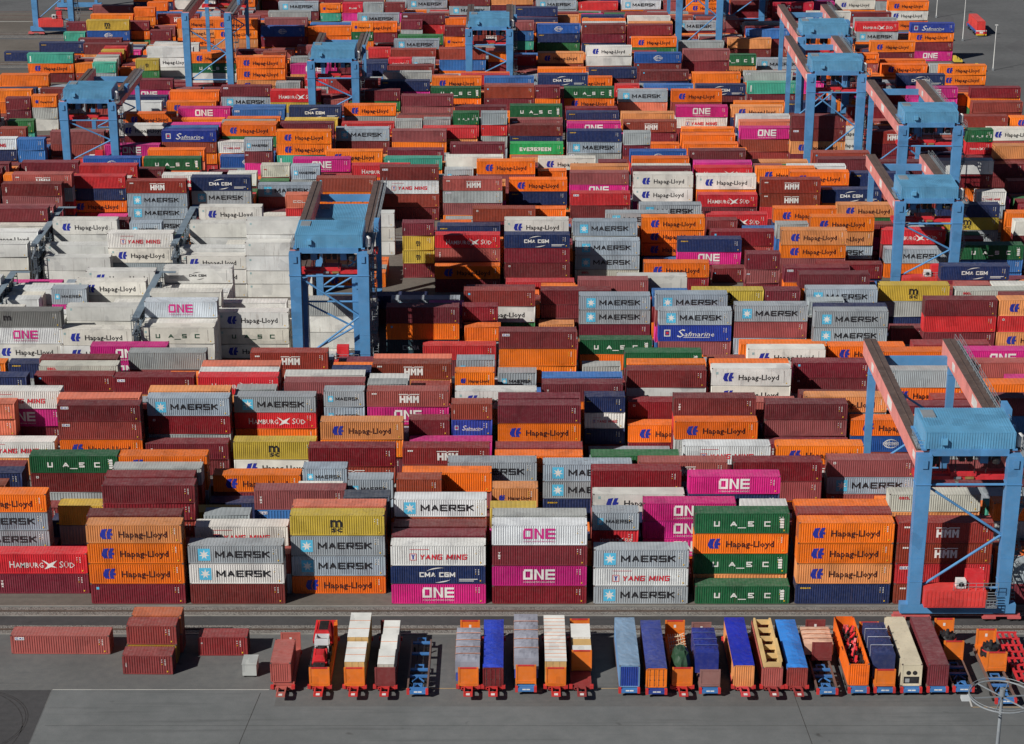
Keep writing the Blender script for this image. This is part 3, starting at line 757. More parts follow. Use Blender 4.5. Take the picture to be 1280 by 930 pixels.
(4,9,-33.96,4,(4,6,15,1,),(0,0,0,0,),(0,0,1,1,)),
(4,2,-85.85,4,(21,1,19,21,),(0,0,0,0,),(1,1,1,2,)),
(8,3,-25.18,4,(1,2,21,2,),(1,1,1,1,),(1,1,1,1,)),
(3,4,17.67,4,(4,0,7,6,),(0,1,1,1,),(1,1,1,2,)),
(1,6,23.98,4,(19,21,4,0,),(1,0,1,1,),(0,0,0,1,)),
(1,4,-28.43,4,(2,1,2,10,),(1,1,1,1,),(0,1,1,1,)),
(6,6,64.98,4,(19,2,30,),(1,1,1,),(0,1,1,)),
(8,6,-63.82,4,(2,0,0,7,),(0,1,0,0,),(0,0,1,1,)),
(2,3,-44.21,4,(9,12,9,),(0,1,1,),(1,2,2,)),
(1,2,-2.43,4,(2,23,0,9,),(1,1,0,1,),(1,1,1,2,)),
(9,2,-121.85,4,(15,),(0,),(1,)),
(0,8,17.04,4,(4,4,7,23,),(1,0,0,1,),(0,0,0,1,)),
(4,6,-79.74,4,(0,23,2,),(1,1,1,),(0,0,1,)),
(7,3,-90.47,4,(6,10,9,10,),(1,0,0,0,),(1,1,1,1,)),
(8,5,38.57,4,(19,6,1,4,),(0,1,0,0,),(0,0,1,1,)),
(5,0,-84.72,4,(2,3,14,),(0,0,0,),(0,0,1,)),
(2,7,11.23,4,(15,2,0,),(1,1,1,),(0,0,1,)),
(1,2,-15.57,4,(19,5,14,5,),(1,1,1,0,),(0,1,1,2,)),
(3,1,63.12,4,(19,3,),(0,1,),(1,1,)),
(8,1,66.93,4,(2,0,),(1,1,),(1,1,)),
(7,9,-122.88,4,(2,1,19,),(0,1,1,),(0,1,1,)),
(3,5,63.18,4,(2,6,1,1,),(1,0,1,1,),(1,1,1,2,)),
(9,1,118.87,4,(1,9,1,),(1,1,1,),(1,1,1,)),
(2,9,82.30,4,(23,4,2,18,),(1,1,0,0,),(0,0,1,2,)),
(7,9,51.61,4,(0,2,7,),(1,1,1,),(1,1,1,)),
(4,4,63.67,4,(2,2,2,10,),(0,0,1,1,),(0,0,0,1,)),
(2,2,75.58,4,(2,2,21,2,),(1,1,1,1,),(0,1,2,2,)),
(4,0,56.79,4,(2,21,5,5,),(1,0,1,1,),(1,1,2,2,)),
(0,8,3.79,4,(1,1,3,0,),(0,1,1,0,),(0,1,1,2,)),
(5,9,57.52,4,(4,2,19,1,),(0,0,0,0,),(0,0,1,1,)),
(0,7,23.48,4,(19,7,6,5,),(1,1,0,1,),(0,0,1,2,)),
(9,3,-95.88,4,(0,19,10,10,),(0,0,0,0,),(0,1,1,1,)),
(2,1,43.36,4,(7,6,2,6,),(1,1,1,1,),(1,1,2,2,)),
(8,1,25.96,4,(4,0,2,10,),(0,0,0,0,),(0,0,1,1,)),
(2,6,-69.70,4,(9,12,10,9,),(1,1,0,0,),(0,0,1,2,)),
(1,9,69.67,4,(15,2,0,4,),(1,1,0,1,),(0,0,0,1,)),
(5,9,-7.38,4,(0,4,0,2,),(0,0,0,0,),(0,0,0,1,)),
(3,2,56.61,4,(4,2,1,1,),(1,1,0,1,),(1,1,2,2,)),
(5,5,57.50,4,(3,4,19,10,),(0,1,0,1,),(0,0,1,1,)),
(1,5,23.71,4,(4,2,10,2,),(1,0,1,1,),(1,1,1,2,)),
(0,9,3.80,4,(1,3,2,4,),(0,1,0,1,),(0,0,0,2,)),
(1,0,-60.68,4,(4,1,4,2,),(1,1,1,0,),(0,2,2,2,)),
(5,2,-72.24,4,(0,19,0,26,),(0,0,0,0,),(0,1,1,1,)),
(5,3,-59.28,4,(2,0,0,0,),(0,0,0,1,),(0,0,0,1,)),
(2,2,-69.05,4,(12,10,12,10,),(0,0,0,0,),(0,1,1,2,)),
(7,1,-78.28,4,(21,10,22,1,),(0,0,0,0,),(1,1,1,1,)),
(0,4,16.89,4,(2,3,19,9,),(0,0,0,0,),(0,1,1,2,)),
(2,7,24.46,4,(2,5,4,10,),(1,1,0,0,),(0,0,1,2,)),
(6,4,-78.55,4,(4,4,0,),(0,0,0,),(0,1,1,)),
(8,3,-51.73,4,(6,0,0,),(0,1,0,),(1,1,1,)),
(8,2,-77.96,4,(0,0,1,1,),(0,0,0,1,),(1,1,1,1,)),
(6,0,-90.85,4,(0,7,10,),(0,0,0,),(1,1,1,)),
(7,7,-51.91,4,(6,5,2,),(1,1,1,),(0,1,1,)),
(8,5,-51.65,4,(4,2,26,),(0,0,0,),(0,0,1,)),
(4,3,-46.71,4,(0,4,6,),(0,0,0,),(0,1,2,)),
(5,9,-85.16,4,(2,19,1,),(1,1,1,),(0,0,1,)),
(6,8,-91.77,4,(7,14,2,),(1,0,0,),(0,1,1,)),
(8,4,-38.83,4,(6,2,1,),(1,1,1,),(1,1,1,)),
(0,8,-60.80,4,(26,7,2,22,),(1,0,1,0,),(0,1,2,2,)),
(5,9,110.31,4,(6,1,4,),(0,0,1,),(0,1,2,)),
(6,4,-39.27,4,(15,1,21,4,),(0,1,0,0,),(0,0,1,1,)),
(3,2,-81.51,4,(10,12,10,),(1,1,0,),(0,0,2,)),
(7,1,-12.98,4,(0,1,26,4,),(1,1,1,1,),(0,1,1,1,)),
(8,7,-90.77,4,(1,1,1,),(0,0,0,),(1,1,1,)),
(6,1,117.45,4,(2,23,0,3,),(1,0,0,0,),(0,1,1,1,)),
(5,5,-59.26,4,(2,2,4,0,),(0,0,0,0,),(0,0,0,1,)),
(3,1,-69.15,4,(10,7,9,17,),(1,1,1,1,),(1,1,2,2,)),
(3,1,-55.73,4,(10,9,10,),(1,1,1,),(0,0,1,)),
(1,5,63.72,4,(0,2,1,7,),(1,1,0,1,),(0,1,1,2,)),
(7,7,-25.70,4,(7,0,1,6,),(0,0,0,0,),(0,0,1,1,)),
(5,8,-59.07,4,(26,2,0,26,),(0,0,0,0,),(0,0,1,1,)),
(7,9,103.82,4,(0,2,1,),(1,1,1,),(0,1,1,)),
(6,0,-33.11,4,(6,0,23,2,),(1,0,0,0,),(0,1,1,1,)),
(3,9,44.29,4,(19,6,20,),(1,0,1,),(0,0,1,)),
(5,6,-85.04,4,(0,2,9,),(0,1,0,),(0,1,1,)),
(5,9,-19.86,4,(26,15,2,2,2,),(0,0,0,0,0,),(0,0,1,1,1,)),
(0,3,-47.91,4,(3,0,4,3,2,),(0,0,0,0,0,),(0,0,1,1,2,)),
(5,2,44.28,4,(21,2,0,),(1,1,1,),(0,1,1,)),
(6,5,-91.91,4,(2,19,),(1,1,),(1,1,)),
(2,4,36.93,4,(2,2,7,27,),(1,1,1,0,),(1,1,1,1,)),
(3,2,89.93,4,(26,26,22,),(1,0,1,),(1,1,2,)),
(4,1,-46.12,4,(10,),(1,),(1,)),
(7,1,50.84,4,(3,2,2,2,),(0,1,1,1,),(0,1,1,1,)),
(3,0,-80.54,4,(12,10,10,),(0,0,0,),(0,1,2,)),
(3,2,-29.98,4,(1,),(1,),(2,)),
(2,0,56.21,4,(3,2,6,6,),(1,1,1,1,),(0,0,2,2,)),
(6,9,103.78,4,(15,5,18,),(1,1,1,),(0,1,1,)),
(1,3,63.96,4,(3,4,2,),(0,0,0,),(0,1,2,)),
(1,9,56.29,4,(26,0,0,1,),(1,1,0,0,),(0,0,1,2,)),
(1,0,-48.05,4,(2,2,),(0,0,),(1,2,)),
(8,5,-115.74,4,(2,25,27,),(1,1,1,),(1,1,1,)),
(3,7,56.76,4,(4,2,19,1,),(0,1,1,1,),(0,0,1,2,)),
(8,9,104.44,4,(2,2,2,),(1,1,1,),(0,1,1,)),
(0,9,30.07,4,(2,19,2,17,),(1,0,1,1,),(0,0,1,2,)),
(2,0,-69.02,4,(10,9,9,),(0,1,1,),(0,1,2,)),
(8,8,-116.15,4,(2,5,0,),(1,1,1,),(0,0,1,)),
(1,1,-61.20,4,(6,2,6,32,),(1,1,1,0,),(0,1,1,1,)),
(6,0,72.49,4,(6,4,19,),(0,0,0,),(0,1,1,)),
(4,1,69.79,4,(23,0,18,),(0,1,1,),(0,1,2,)),
(2,2,-29.98,4,(9,10,10,7,),(1,1,1,1,),(1,2,2,2,)),
(8,2,25.82,4,(7,5,0,0,),(1,0,0,0,),(0,0,0,1,)),
(3,1,-43.22,4,(9,10,12,10,10,),(1,0,1,1,1,),(1,1,1,1,2,)),
(0,4,29.55,4,(2,26,6,19,14,),(0,0,0,0,0,),(0,0,0,1,2,)),
(2,5,69.36,4,(2,19,7,27,),(0,1,1,1,),(0,1,1,2,)),
(6,1,102.12,4,(21,19,15,14,),(0,1,0,0,),(0,1,1,1,)),
(3,3,-55.78,4,(23,),(1,),(0,)),
(2,1,56.60,4,(6,26,7,19,),(1,0,1,1,),(0,1,1,1,)),
(7,0,38.08,4,(2,2,2,25,),(1,1,0,0,),(0,1,1,1,)),
(8,0,38.66,4,(2,4,2,0,),(1,0,1,0,),(0,0,0,1,)),
(3,7,-54.59,4,(12,10,10,9,),(1,1,1,1,),(0,0,0,2,)),
(2,5,55.44,4,(21,6,2,0,2,),(0,1,0,0,0,),(0,0,0,1,2,)),
(7,9,37.62,4,(4,4,4,3,2,),(0,0,0,0,1,),(0,0,0,1,1,)),
(1,2,50.07,4,(6,2,7,1,),(0,0,0,0,),(0,1,1,2,)),
(5,5,31.12,4,(2,7,0,0,),(1,1,1,1,),(0,0,1,1,)),
(1,6,36.79,4,(0,0,0,0,),(1,1,0,1,),(0,0,1,1,)),
(3,5,77.01,4,(19,2,20,),(1,1,1,),(1,1,2,)),
(4,1,-96.32,4,(19,21,6,5,),(1,1,1,1,),(1,1,1,1,)),
(4,1,92.32,4,(21,7,0,3,10,),(1,1,1,1,1,),(0,0,1,2,2,)),
(5,0,68.15,4,(19,2,1,2,2,),(1,1,1,1,1,),(0,1,1,2,2,)),
(8,0,88.28,4,(15,6,2,7,9,),(1,1,0,0,1,),(0,0,1,1,1,)),
(6,7,-62.93,4,(4,4,1,1,1,),(1,1,1,1,1,),(0,0,1,1,1,)),
(5,4,-60.05,4,(0,2,15,7,),(0,0,0,0,),(0,0,0,1,)),
(7,6,71.99,4,(0,6,),(1,1,),(1,1,)),
(1,0,-73.65,4,(0,17,),(1,0,),(1,2,)),
(1,9,-86.78,4,(19,4,0,),(0,1,0,),(0,0,1,)),
(0,4,69.48,4,(2,6,30,),(1,1,1,),(0,0,1,)),
(5,2,-117.93,4,(4,19,17,),(0,0,0,),(1,1,1,)),
(5,2,-59.14,4,(15,4,23,1,),(1,1,0,0,),(1,1,1,2,)),
(7,2,-107.20,2,(2,0,10,),(0,1,0,),(1,1,1,)),
(4,6,70.67,4,(2,0,19,2,),(1,1,0,0,),(0,1,1,1,)),
(6,5,-124.34,4,(23,7,19,),(0,0,0,),(0,0,1,)),
(5,6,-60.16,4,(0,21,0,),(1,1,1,),(0,0,0,)),
(0,4,-28.24,4,(1,19,26,2,),(1,0,0,1,),(0,0,1,2,)),
(8,2,-28.32,2,(0,26,7,2,),(0,0,0,0,),(0,0,1,1,)),
(7,8,-110.21,4,(0,1,2,),(1,1,1,),(0,1,1,)),
(6,3,-124.20,4,(4,0,0,),(1,1,1,),(1,1,1,)),
(2,3,53.38,2,(2,0,7,7,),(0,0,0,0,),(0,1,1,1,)),
(2,4,89.74,4,(4,23,4,2,),(0,0,0,0,),(0,0,0,1,)),
(2,8,54.41,2,(6,0,26,),(1,0,0,),(0,0,0,)),
(1,2,-73.57,4,(2,2,14,17,),(0,1,1,1,),(1,1,1,2,)),
(0,6,-8.82,4,(19,2,2,0,),(1,0,0,1,),(0,1,1,2,)),
(9,1,-54.56,2,(2,30,1,),(0,0,0,),(1,1,1,)),
(0,8,-74.13,4,(6,2,19,),(1,0,1,),(0,1,1,)),
(9,6,59.72,4,(23,1,1,),(0,0,0,),(0,1,1,)),
(5,3,-16.96,2,(0,4,4,7,),(1,1,1,1,),(0,0,0,1,)),
(2,5,-11.39,2,(1,2,15,),(0,0,0,),(0,0,1,)),
(5,1,-56.29,2,(0,26,),(0,0,),(1,1,)),
(6,6,-48.66,2,(2,4,7,21,),(0,0,0,0,),(0,0,1,1,)),
(4,5,77.62,4,(2,3,19,),(1,1,1,),(0,1,2,)),
(4,8,103.87,4,(0,2,2,),(0,1,1,),(0,1,1,)),
(9,0,-41.37,2,(2,3,7,),(1,1,1,),(0,0,1,)),
(0,3,-37.73,2,(6,23,7,),(1,1,1,),(0,0,1,)),
(5,3,-23.41,2,(6,23,7,7,),(1,1,1,0,),(0,0,0,1,)),
(7,1,-130.15,4,(0,),(1,),(1,)),
(5,5,78.12,4,(2,9,9,),(0,1,0,),(0,1,1,)),
(8,5,-100.70,2,(4,2,),(1,1,),(1,1,)),
(1,8,14.16,2,(26,21,7,),(1,1,1,),(0,0,1,)),
(2,6,89.63,4,(21,1,7,10,),(0,0,0,0,),(0,0,0,1,)),
(3,6,50.72,4,(7,2,26,),(1,0,0,),(0,0,1,)),
(4,3,56.76,4,(0,0,0,1,),(1,0,1,1,),(1,1,1,1,)),
(1,4,50.01,4,(19,0,2,),(0,1,1,),(0,0,1,)),
(0,7,-35.66,4,(2,19,),(0,0,),(0,1,)),
(4,8,78.34,4,(0,21,0,),(0,0,0,),(0,0,1,)),
(1,9,7.56,2,(5,2,7,),(0,0,0,),(0,0,1,)),
(8,2,-16.02,2,(3,1,2,),(1,1,1,),(0,1,1,)),
(1,9,-74.08,4,(2,7,19,),(0,1,0,),(0,1,1,)),
(8,1,37.40,2,(7,),(0,),(0,)),
(5,9,-59.30,4,(2,0,7,26,),(0,0,0,0,),(0,0,0,1,)),
(3,3,41.19,2,(2,),(1,),(1,)),
(1,9,34.21,2,(7,5,4,),(1,1,1,),(0,1,1,)),
(1,4,-79.87,4,(6,15,0,19,),(0,1,1,1,),(0,0,0,1,)),
(6,6,-55.90,2,(7,0,7,),(1,1,1,),(0,0,1,)),
(1,8,77.31,4,(0,26,2,14,),(1,0,1,1,),(0,0,1,2,)),
(2,8,-1.93,4,(2,9,2,),(0,0,0,),(0,0,1,)),
(1,1,-79.82,4,(3,2,32,32,),(0,0,0,0,),(0,1,1,1,)),
(8,8,-106.45,2,(5,1,0,0,),(0,1,0,0,),(0,1,1,1,)),
(1,5,82.65,4,(27,),(1,),(0,)),
(5,0,84.79,4,(26,2,3,5,),(0,1,0,1,),(0,1,1,2,)),
(4,4,109.90,4,(1,19,2,),(0,0,0,),(0,1,1,)),
(0,9,-74.49,4,(2,7,2,),(0,0,1,),(0,1,1,)),
(1,6,82.89,4,(7,4,15,),(1,1,1,),(0,0,1,)),
(6,4,-65.74,4,(0,6,2,),(1,1,1,),(0,0,0,)),
(6,2,-64.90,4,(23,2,6,2,),(0,0,0,0,),(0,1,1,1,)),
(6,1,-120.22,2,(4,2,2,),(0,0,1,),(0,1,1,)),
(4,6,8.51,2,(2,2,0,),(1,1,0,),(0,0,1,)),
(6,0,59.92,4,(4,2,0,),(0,0,0,),(0,1,1,)),
(3,4,-17.88,2,(2,27,27,2,),(1,0,1,0,),(1,1,1,1,)),
(7,9,-106.72,2,(1,0,7,),(0,1,0,),(0,1,1,)),
(0,1,-61.43,4,(2,20,),(1,1,),(2,2,)),
(1,4,-18.70,2,(0,6,4,10,),(0,0,1,1,),(0,0,0,1,)),
(0,7,-25.73,2,(1,6,4,6,),(0,0,0,0,),(0,0,1,2,)),
(5,6,-10.59,2,(2,0,21,22,),(0,0,1,1,),(0,1,1,1,)),
(3,9,21.47,2,(2,7,7,),(1,1,1,),(0,0,1,)),
(1,3,36.83,4,(2,15,4,),(0,1,1,),(1,1,1,)),
(1,9,0.91,2,(2,1,6,),(1,1,1,),(0,0,1,)),
(1,3,-38.59,2,(2,0,7,7,),(0,0,0,0,),(0,0,0,1,)),
(7,1,-106.93,2,(26,7,30,),(0,0,0,),(1,1,1,)),
(1,5,-5.70,2,(7,4,0,1,),(0,0,1,1,),(0,0,0,2,)),
(6,9,-123.73,4,(0,1,0,),(1,1,1,),(0,1,1,)),
(9,6,95.99,2,(4,14,),(1,1,),(0,1,)),
(0,3,69.68,4,(4,7,7,0,),(0,0,0,0,),(0,1,1,2,)),
(4,5,-84.92,4,(2,0,21,21,),(0,0,0,0,),(0,0,1,2,)),
(3,0,-43.22,4,(10,10,10,10,),(0,0,1,0,),(2,2,2,2,)),
(3,6,-94.99,4,(12,9,9,10,),(1,0,1,0,),(0,1,1,1,)),
(3,7,103.76,4,(10,2,10,),(1,1,1,),(1,1,1,)),
(2,4,7.71,2,(2,0,),(0,0,),(0,1,)),
(9,1,-47.90,2,(3,15,35,),(0,0,1,),(0,1,1,)),
(1,9,-5.72,2,(2,19,6,),(1,1,1,),(0,1,1,)),
(6,1,-113.77,2,(10,7,1,),(1,1,1,),(1,1,1,)),
(1,7,78.21,4,(4,6,26,4,),(0,0,0,0,),(0,0,1,2,)),
(0,3,-19.16,2,(4,1,2,31,),(1,0,1,1,),(1,1,1,1,)),
(0,4,0.37,2,(19,1,4,1,),(1,1,0,1,),(0,0,0,2,)),
(1,2,13.87,2,(4,19,17,19,),(0,0,0,0,),(1,1,1,2,)),
(1,2,-25.16,2,(2,4,6,6,),(1,1,1,0,),(0,0,1,2,)),
(4,8,-99.11,4,(7,2,2,),(1,1,1,),(0,0,2,)),
(1,7,0.86,2,(2,28,6,),(1,1,1,),(0,0,1,)),
(3,9,-29.31,4,(10,10,10,),(1,1,1,),(2,2,2,)),
(5,4,106.84,2,(2,20,22,),(0,1,1,),(1,1,1,)),
(2,3,83.88,4,(7,2,2,),(1,0,1,),(0,0,0,)),
(8,1,-42.09,2,(7,0,22,1,),(0,0,0,0,),(1,1,1,1,)),
(2,4,27.09,2,(0,1,3,26,),(0,1,1,0,),(1,1,1,1,)),
(3,9,70.08,4,(4,2,23,1,),(0,0,0,0,),(0,0,1,2,)),
(0,2,13.54,2,(2,2,20,6,),(0,0,0,0,),(1,1,1,2,)),
(8,0,-136.41,4,(19,),(0,),(1,)),
(3,9,103.28,4,(0,0,0,),(1,1,1,),(1,1,1,)),
(0,5,-18.98,2,(3,0,6,6,),(0,1,1,1,),(0,1,1,2,)),
(4,5,-56.84,2,(2,2,10,),(1,1,1,),(1,1,1,)),
(1,1,56.48,4,(4,25,1,),(0,0,0,),(1,2,2,)),
(2,5,82.59,4,(2,5,1,33,),(0,0,0,0,),(0,0,0,1,)),
(2,8,-69.02,4,(9,10,10,9,),(0,1,1,0,),(0,0,1,2,)),
(7,2,-29.53,2,(2,19,20,),(1,1,0,),(0,0,1,)),
(0,5,-12.49,2,(2,4,2,4,),(0,1,1,1,),(0,0,0,2,)),
(2,5,-45.00,4,(9,9,9,),(0,0,1,),(0,0,1,)),
(7,2,-23.24,2,(15,1,6,),(1,0,1,),(0,1,1,)),
(2,2,-5.42,2,(1,0,2,3,),(0,0,0,0,),(0,1,1,1,)),
(8,1,3.03,2,(3,30,26,2,),(0,0,1,0,),(1,1,1,1,)),
(0,5,-74.21,4,(15,2,15,4,),(0,0,0,0,),(0,0,0,1,)),
(5,9,123.27,4,(1,2,1,),(0,0,0,),(0,0,1,)),
(1,3,-18.78,2,(0,19,3,7,),(1,0,1,1,),(0,0,0,1,)),
(4,6,-11.22,2,(6,19,6,),(1,1,1,),(0,0,1,)),
(4,0,1.59,2,(26,4,),(0,0,),(0,0,)),
(7,4,-107.64,2,(19,2,7,),(0,0,0,),(1,1,1,)),
(9,0,-35.05,2,(2,15,2,),(1,1,1,),(0,1,1,)),
(4,6,21.36,2,(0,2,3,2,),(0,0,0,0,),(0,0,0,1,)),
(1,6,63.32,4,(4,4,4,21,0,),(0,0,0,0,1,),(0,0,1,1,2,)),
(3,7,-94.90,4,(7,5,7,2,),(1,1,1,1,),(0,0,0,1,)),
(1,1,-5.93,2,(19,3,24,4,),(0,0,0,0,),(1,1,1,2,)),
(1,1,-12.33,2,(7,21,2,),(0,0,0,),(0,1,2,)),
(1,9,83.04,4,(15,),(1,),(0,)),
(1,5,-12.54,2,(2,21,4,),(1,1,1,),(0,1,1,)),
(3,9,89.84,4,(21,6,27,19,),(0,0,0,0,),(0,1,2,2,)),
(0,2,0.11,2,(2,21,15,28,),(0,1,0,1,),(1,1,1,1,)),
(4,4,-82.83,2,(4,21,10,),(1,1,0,),(0,0,1,)),
(3,4,-69.56,2,(19,0,2,6,),(0,1,1,0,),(0,0,0,1,)),
(5,6,-4.11,2,(6,7,21,7,),(0,1,0,1,),(1,1,1,1,)),
(5,7,-114.04,2,(2,30,23,),(1,0,1,),(0,1,1,)),
(5,8,117.33,4,(4,9,),(1,1,),(1,1,)),
(8,5,-125.55,2,(5,30,),(0,0,),(0,1,)),
(3,8,7.55,2,(23,2,19,0,),(0,0,0,0,),(0,0,0,1,)),
(8,9,-0.00,4,(4,4,7,2,0,),(0,0,1,1,0,),(0,0,1,1,1,)),
(3,8,41.07,2,(19,2,2,),(0,1,0,),(0,1,1,)),
(2,4,46.29,2,(23,2,2,2,),(1,1,0,1,),(0,0,0,1,)),
(7,6,-107.38,2,(0,2,28,),(1,0,0,),(0,1,1,)),
(0,4,-57.61,2,(15,7,28,),(1,1,1,),(1,1,2,)),
(3,5,-76.24,2,(0,2,1,2,),(1,0,0,0,),(0,0,0,1,)),
(7,7,-35.84,2,(5,2,21,),(1,0,0,),(0,1,1,)),
(4,4,-43.09,2,(2,2,7,6,),(1,0,0,1,),(0,0,1,1,)),
(8,6,-107.38,2,(23,0,2,),(0,0,0,),(1,1,1,)),
(4,0,-43.26,2,(0,21,32,),(0,0,1,),(1,1,1,)),
(7,5,95.05,2,(7,2,1,),(0,0,0,),(0,1,1,)),
(2,5,-76.37,2,(4,6,15,6,),(0,0,0,1,),(0,0,1,2,)),
(1,4,67.02,2,(0,6,4,),(0,0,0,),(0,0,1,)),
(7,7,-107.07,2,(26,3,21,),(0,1,1,),(0,1,1,)),
(5,1,-107.89,2,(0,26,26,),(1,1,0,),(0,1,1,)),
(7,5,-107.58,2,(0,2,21,),(0,0,0,),(0,1,1,)),
(0,2,32.93,2,(7,26,3,10,),(1,1,1,0,),(0,0,0,1,)),
(2,3,67.73,2,(7,2,),(0,1,),(1,1,)),
(3,6,68.00,2,(2,),(1,),(1,)),
(7,1,-95.66,2,(6,23,27,),(1,1,1,),(0,1,1,)),
(4,5,-49.77,2,(6,4,4,33,),(0,0,0,0,),(0,0,1,1,)),
(8,9,-127.10,2,(2,2,),(1,1,),(1,1,)),
(0,7,-19.45,2,(2,4,32,),(1,1,1,),(0,0,0,)),
(5,4,-113.98,2,(0,5,4,),(1,1,1,),(0,0,1,)),
(3,0,-95.64,4,(10,12,10,10,),(0,0,0,0,),(0,1,1,1,)),
(6,5,28.59,2,(2,4,21,),(1,1,1,),(0,1,1,)),
(6,0,8.56,2,(19,3,0,2,),(1,1,1,1,),(0,0,1,1,)),
(4,0,97.72,2,(0,6,17,),(1,1,1,),(1,1,1,)),
(3,3,52.85,2,(0,1,26,7,),(1,1,1,1,),(0,0,1,1,)),
(5,1,-62.87,2,(4,0,17,),(0,0,0,),(1,1,1,)),
(0,6,-64.73,2,(7,4,),(1,1,),(0,1,)),
(2,3,-8.90,4,(0,4,),(0,1,),(0,1,)),
(6,2,12.37,4,(0,21,7,21,18,),(0,0,0,0,1,),(1,1,0,1,1,)),
(5,1,57.14,4,(2,4,4,14,),(1,0,1,0,),(0,1,1,1,)),
(6,7,-91.89,4,(2,),(0,),(0,)),
(6,7,-78.88,4,(4,2,),(1,0,),(0,1,)),
(2,1,-69.78,4,(9,9,),(1,0,),(0,0,)),
(3,2,-47.42,4,(11,9,9,),(1,1,1,),(0,0,1,)),
(5,6,71.62,4,(4,19,1,),(0,1,0,),(0,0,1,)),
(1,3,23.68,4,(4,2,3,),(1,0,1,),(1,1,2,)),
(1,1,77.39,4,(3,0,26,2,),(0,1,1,1,),(0,1,1,2,)),
(7,3,-68.65,2,(2,1,1,),(1,1,0,),(0,0,1,)),
(5,6,35.37,2,(4,4,),(1,0,),(0,1,)),
(1,5,-32.46,2,(2,5,31,),(0,0,0,),(0,0,1,)),
(2,2,88.11,4,(6,1,21,1,),(1,1,1,1,),(0,1,1,1,)),
(1,2,23.58,4,(3,1,),(1,1,),(1,2,)),
(5,0,27.86,2,(7,4,2,7,),(0,0,0,1,),(0,1,1,1,)),
(1,3,77.54,4,(19,2,2,0,),(1,1,0,1,),(1,1,1,1,)),
(3,5,-94.82,4,(19,7,0,2,2,),(0,0,0,0,0,),(0,0,1,1,2,)),
(7,2,-55.26,2,(0,3,7,),(1,1,1,),(0,0,1,)),
(1,8,4.06,4,(5,3,0,0,2,),(1,1,1,1,1,),(0,1,1,2,2,)),
(4,9,-54.62,2,(0,2,15,2,6,),(0,0,0,0,0,),(0,0,1,1,1,)),
(2,8,44.17,2,(2,2,2,2,2,),(1,1,1,0,1,),(0,0,1,1,2,)),
(0,9,-47.95,4,(5,2,),(0,0,),(0,1,)),
(0,9,56.45,4,(2,3,),(0,0,),(0,1,)),
(0,9,69.50,4,(2,2,),(0,0,),(0,1,)),
(0,8,-21.85,4,(15,2,),(0,0,),(0,1,)),
(0,8,40.20,2,(2,2,),(1,1,),(0,1,)),
(0,8,69.50,4,(15,7,),(0,0,),(0,1,)),
(0,7,56.45,4,(15,0,),(0,0,),(0,1,)),
(0,7,69.50,4,(1,6,),(0,1,),(0,1,)),
(0,6,43.40,4,(0,2,),(0,1,),(0,1,)),
(0,6,69.50,4,(4,1,),(1,1,),(0,1,)),
(0,5,-5.60,2,(26,2,),(0,0,),(0,1,)),
(0,5,43.40,4,(2,6,),(0,0,),(0,1,)),
(0,5,69.50,4,(0,2,),(0,0,),(0,1,)),
(0,4,-64.20,2,(2,),(1,),(1,)),
(0,4,-18.65,2,(7,2,),(0,0,),(0,1,)),
(0,4,-8.80,4,(4,1,),(1,1,),(1,1,)),
(0,4,7.45,2,(4,0,),(0,0,),(0,1,)),
(0,4,43.40,4,(7,2,),(1,1,),(1,1,)),
(0,3,-31.70,2,(4,2,),(1,1,),(0,1,)),
(0,3,4.25,4,(2,19,),(0,0,),(0,1,)),
(0,3,14.10,2,(2,19,),(1,0,),(0,1,)),
(0,3,43.40,4,(6,1,),(1,1,),(1,1,)),
(0,2,-47.95,4,(23,2,),(1,1,),(1,1,)),
(0,2,7.45,2,(23,0,),(0,0,),(1,1,)),
(0,2,20.50,2,(2,),(1,),(1,)),
(0,2,69.50,4,(19,2,),(0,0,),(1,1,)),
(0,1,-34.90,4,(6,4,),(1,1,),(1,1,)),
(0,1,17.30,4,(5,),(1,),(1,)),
(0,1,56.45,4,(4,7,),(1,0,),(1,1,)),
(0,1,69.50,4,(0,1,),(1,1,),(1,1,)),
(0,0,69.50,4,(2,7,),(1,1,),(1,1,)),
(1,9,-34.55,4,(23,4,6,),(1,1,1,),(0,0,1,)),
(1,9,-21.50,4,(6,6,2,),(1,1,0,),(0,0,1,)),
(1,9,27.50,2,(2,4,0,),(1,1,1,),(0,0,1,)),
(1,8,-73.70,4,(19,7,),(0,0,),(0,1,)),
(1,8,-8.45,4,(7,6,),(1,1,),(0,1,)),
(1,8,33.90,2,(4,19,),(0,0,),(0,1,)),
(1,8,56.80,4,(4,2,2,),(1,0,0,),(0,1,1,)),
(1,7,-47.60,4,(4,2,0,),(1,0,0,),(0,0,1,)),
(1,7,30.70,4,(0,21,),(0,1,),(0,1,)),
(1,7,60.00,2,(7,19,3,),(0,0,0,),(0,1,1,)),
(1,6,-24.70,2,(0,2,0,0,),(1,0,0,0,),(0,0,0,1,)),
(1,6,-5.25,2,(2,1,2,),(0,0,0,),(0,0,1,)),
(1,6,14.45,2,(1,1,2,),(1,0,1,),(0,0,1,)),
(1,5,-24.70,2,(7,2,7,19,),(1,1,0,1,),(0,0,1,1,)),
(1,5,14.45,2,(0,21,5,),(1,1,1,),(1,1,1,)),
(1,5,73.05,2,(1,26,3,),(1,1,1,),(0,0,1,)),
(1,4,-8.45,4,(23,2,),(1,1,),(0,1,)),
(1,4,1.40,2,(4,2,26,),(1,1,1,),(0,0,1,)),
(1,4,60.00,2,(21,6,),(1,1,),(0,1,)),
(1,4,73.05,2,(0,2,2,),(1,1,1,),(1,1,1,)),
(1,3,-60.65,4,(0,6,6,),(1,0,1,),(0,0,1,)),
(1,3,-8.45,4,(2,19,),(1,1,),(0,1,)),
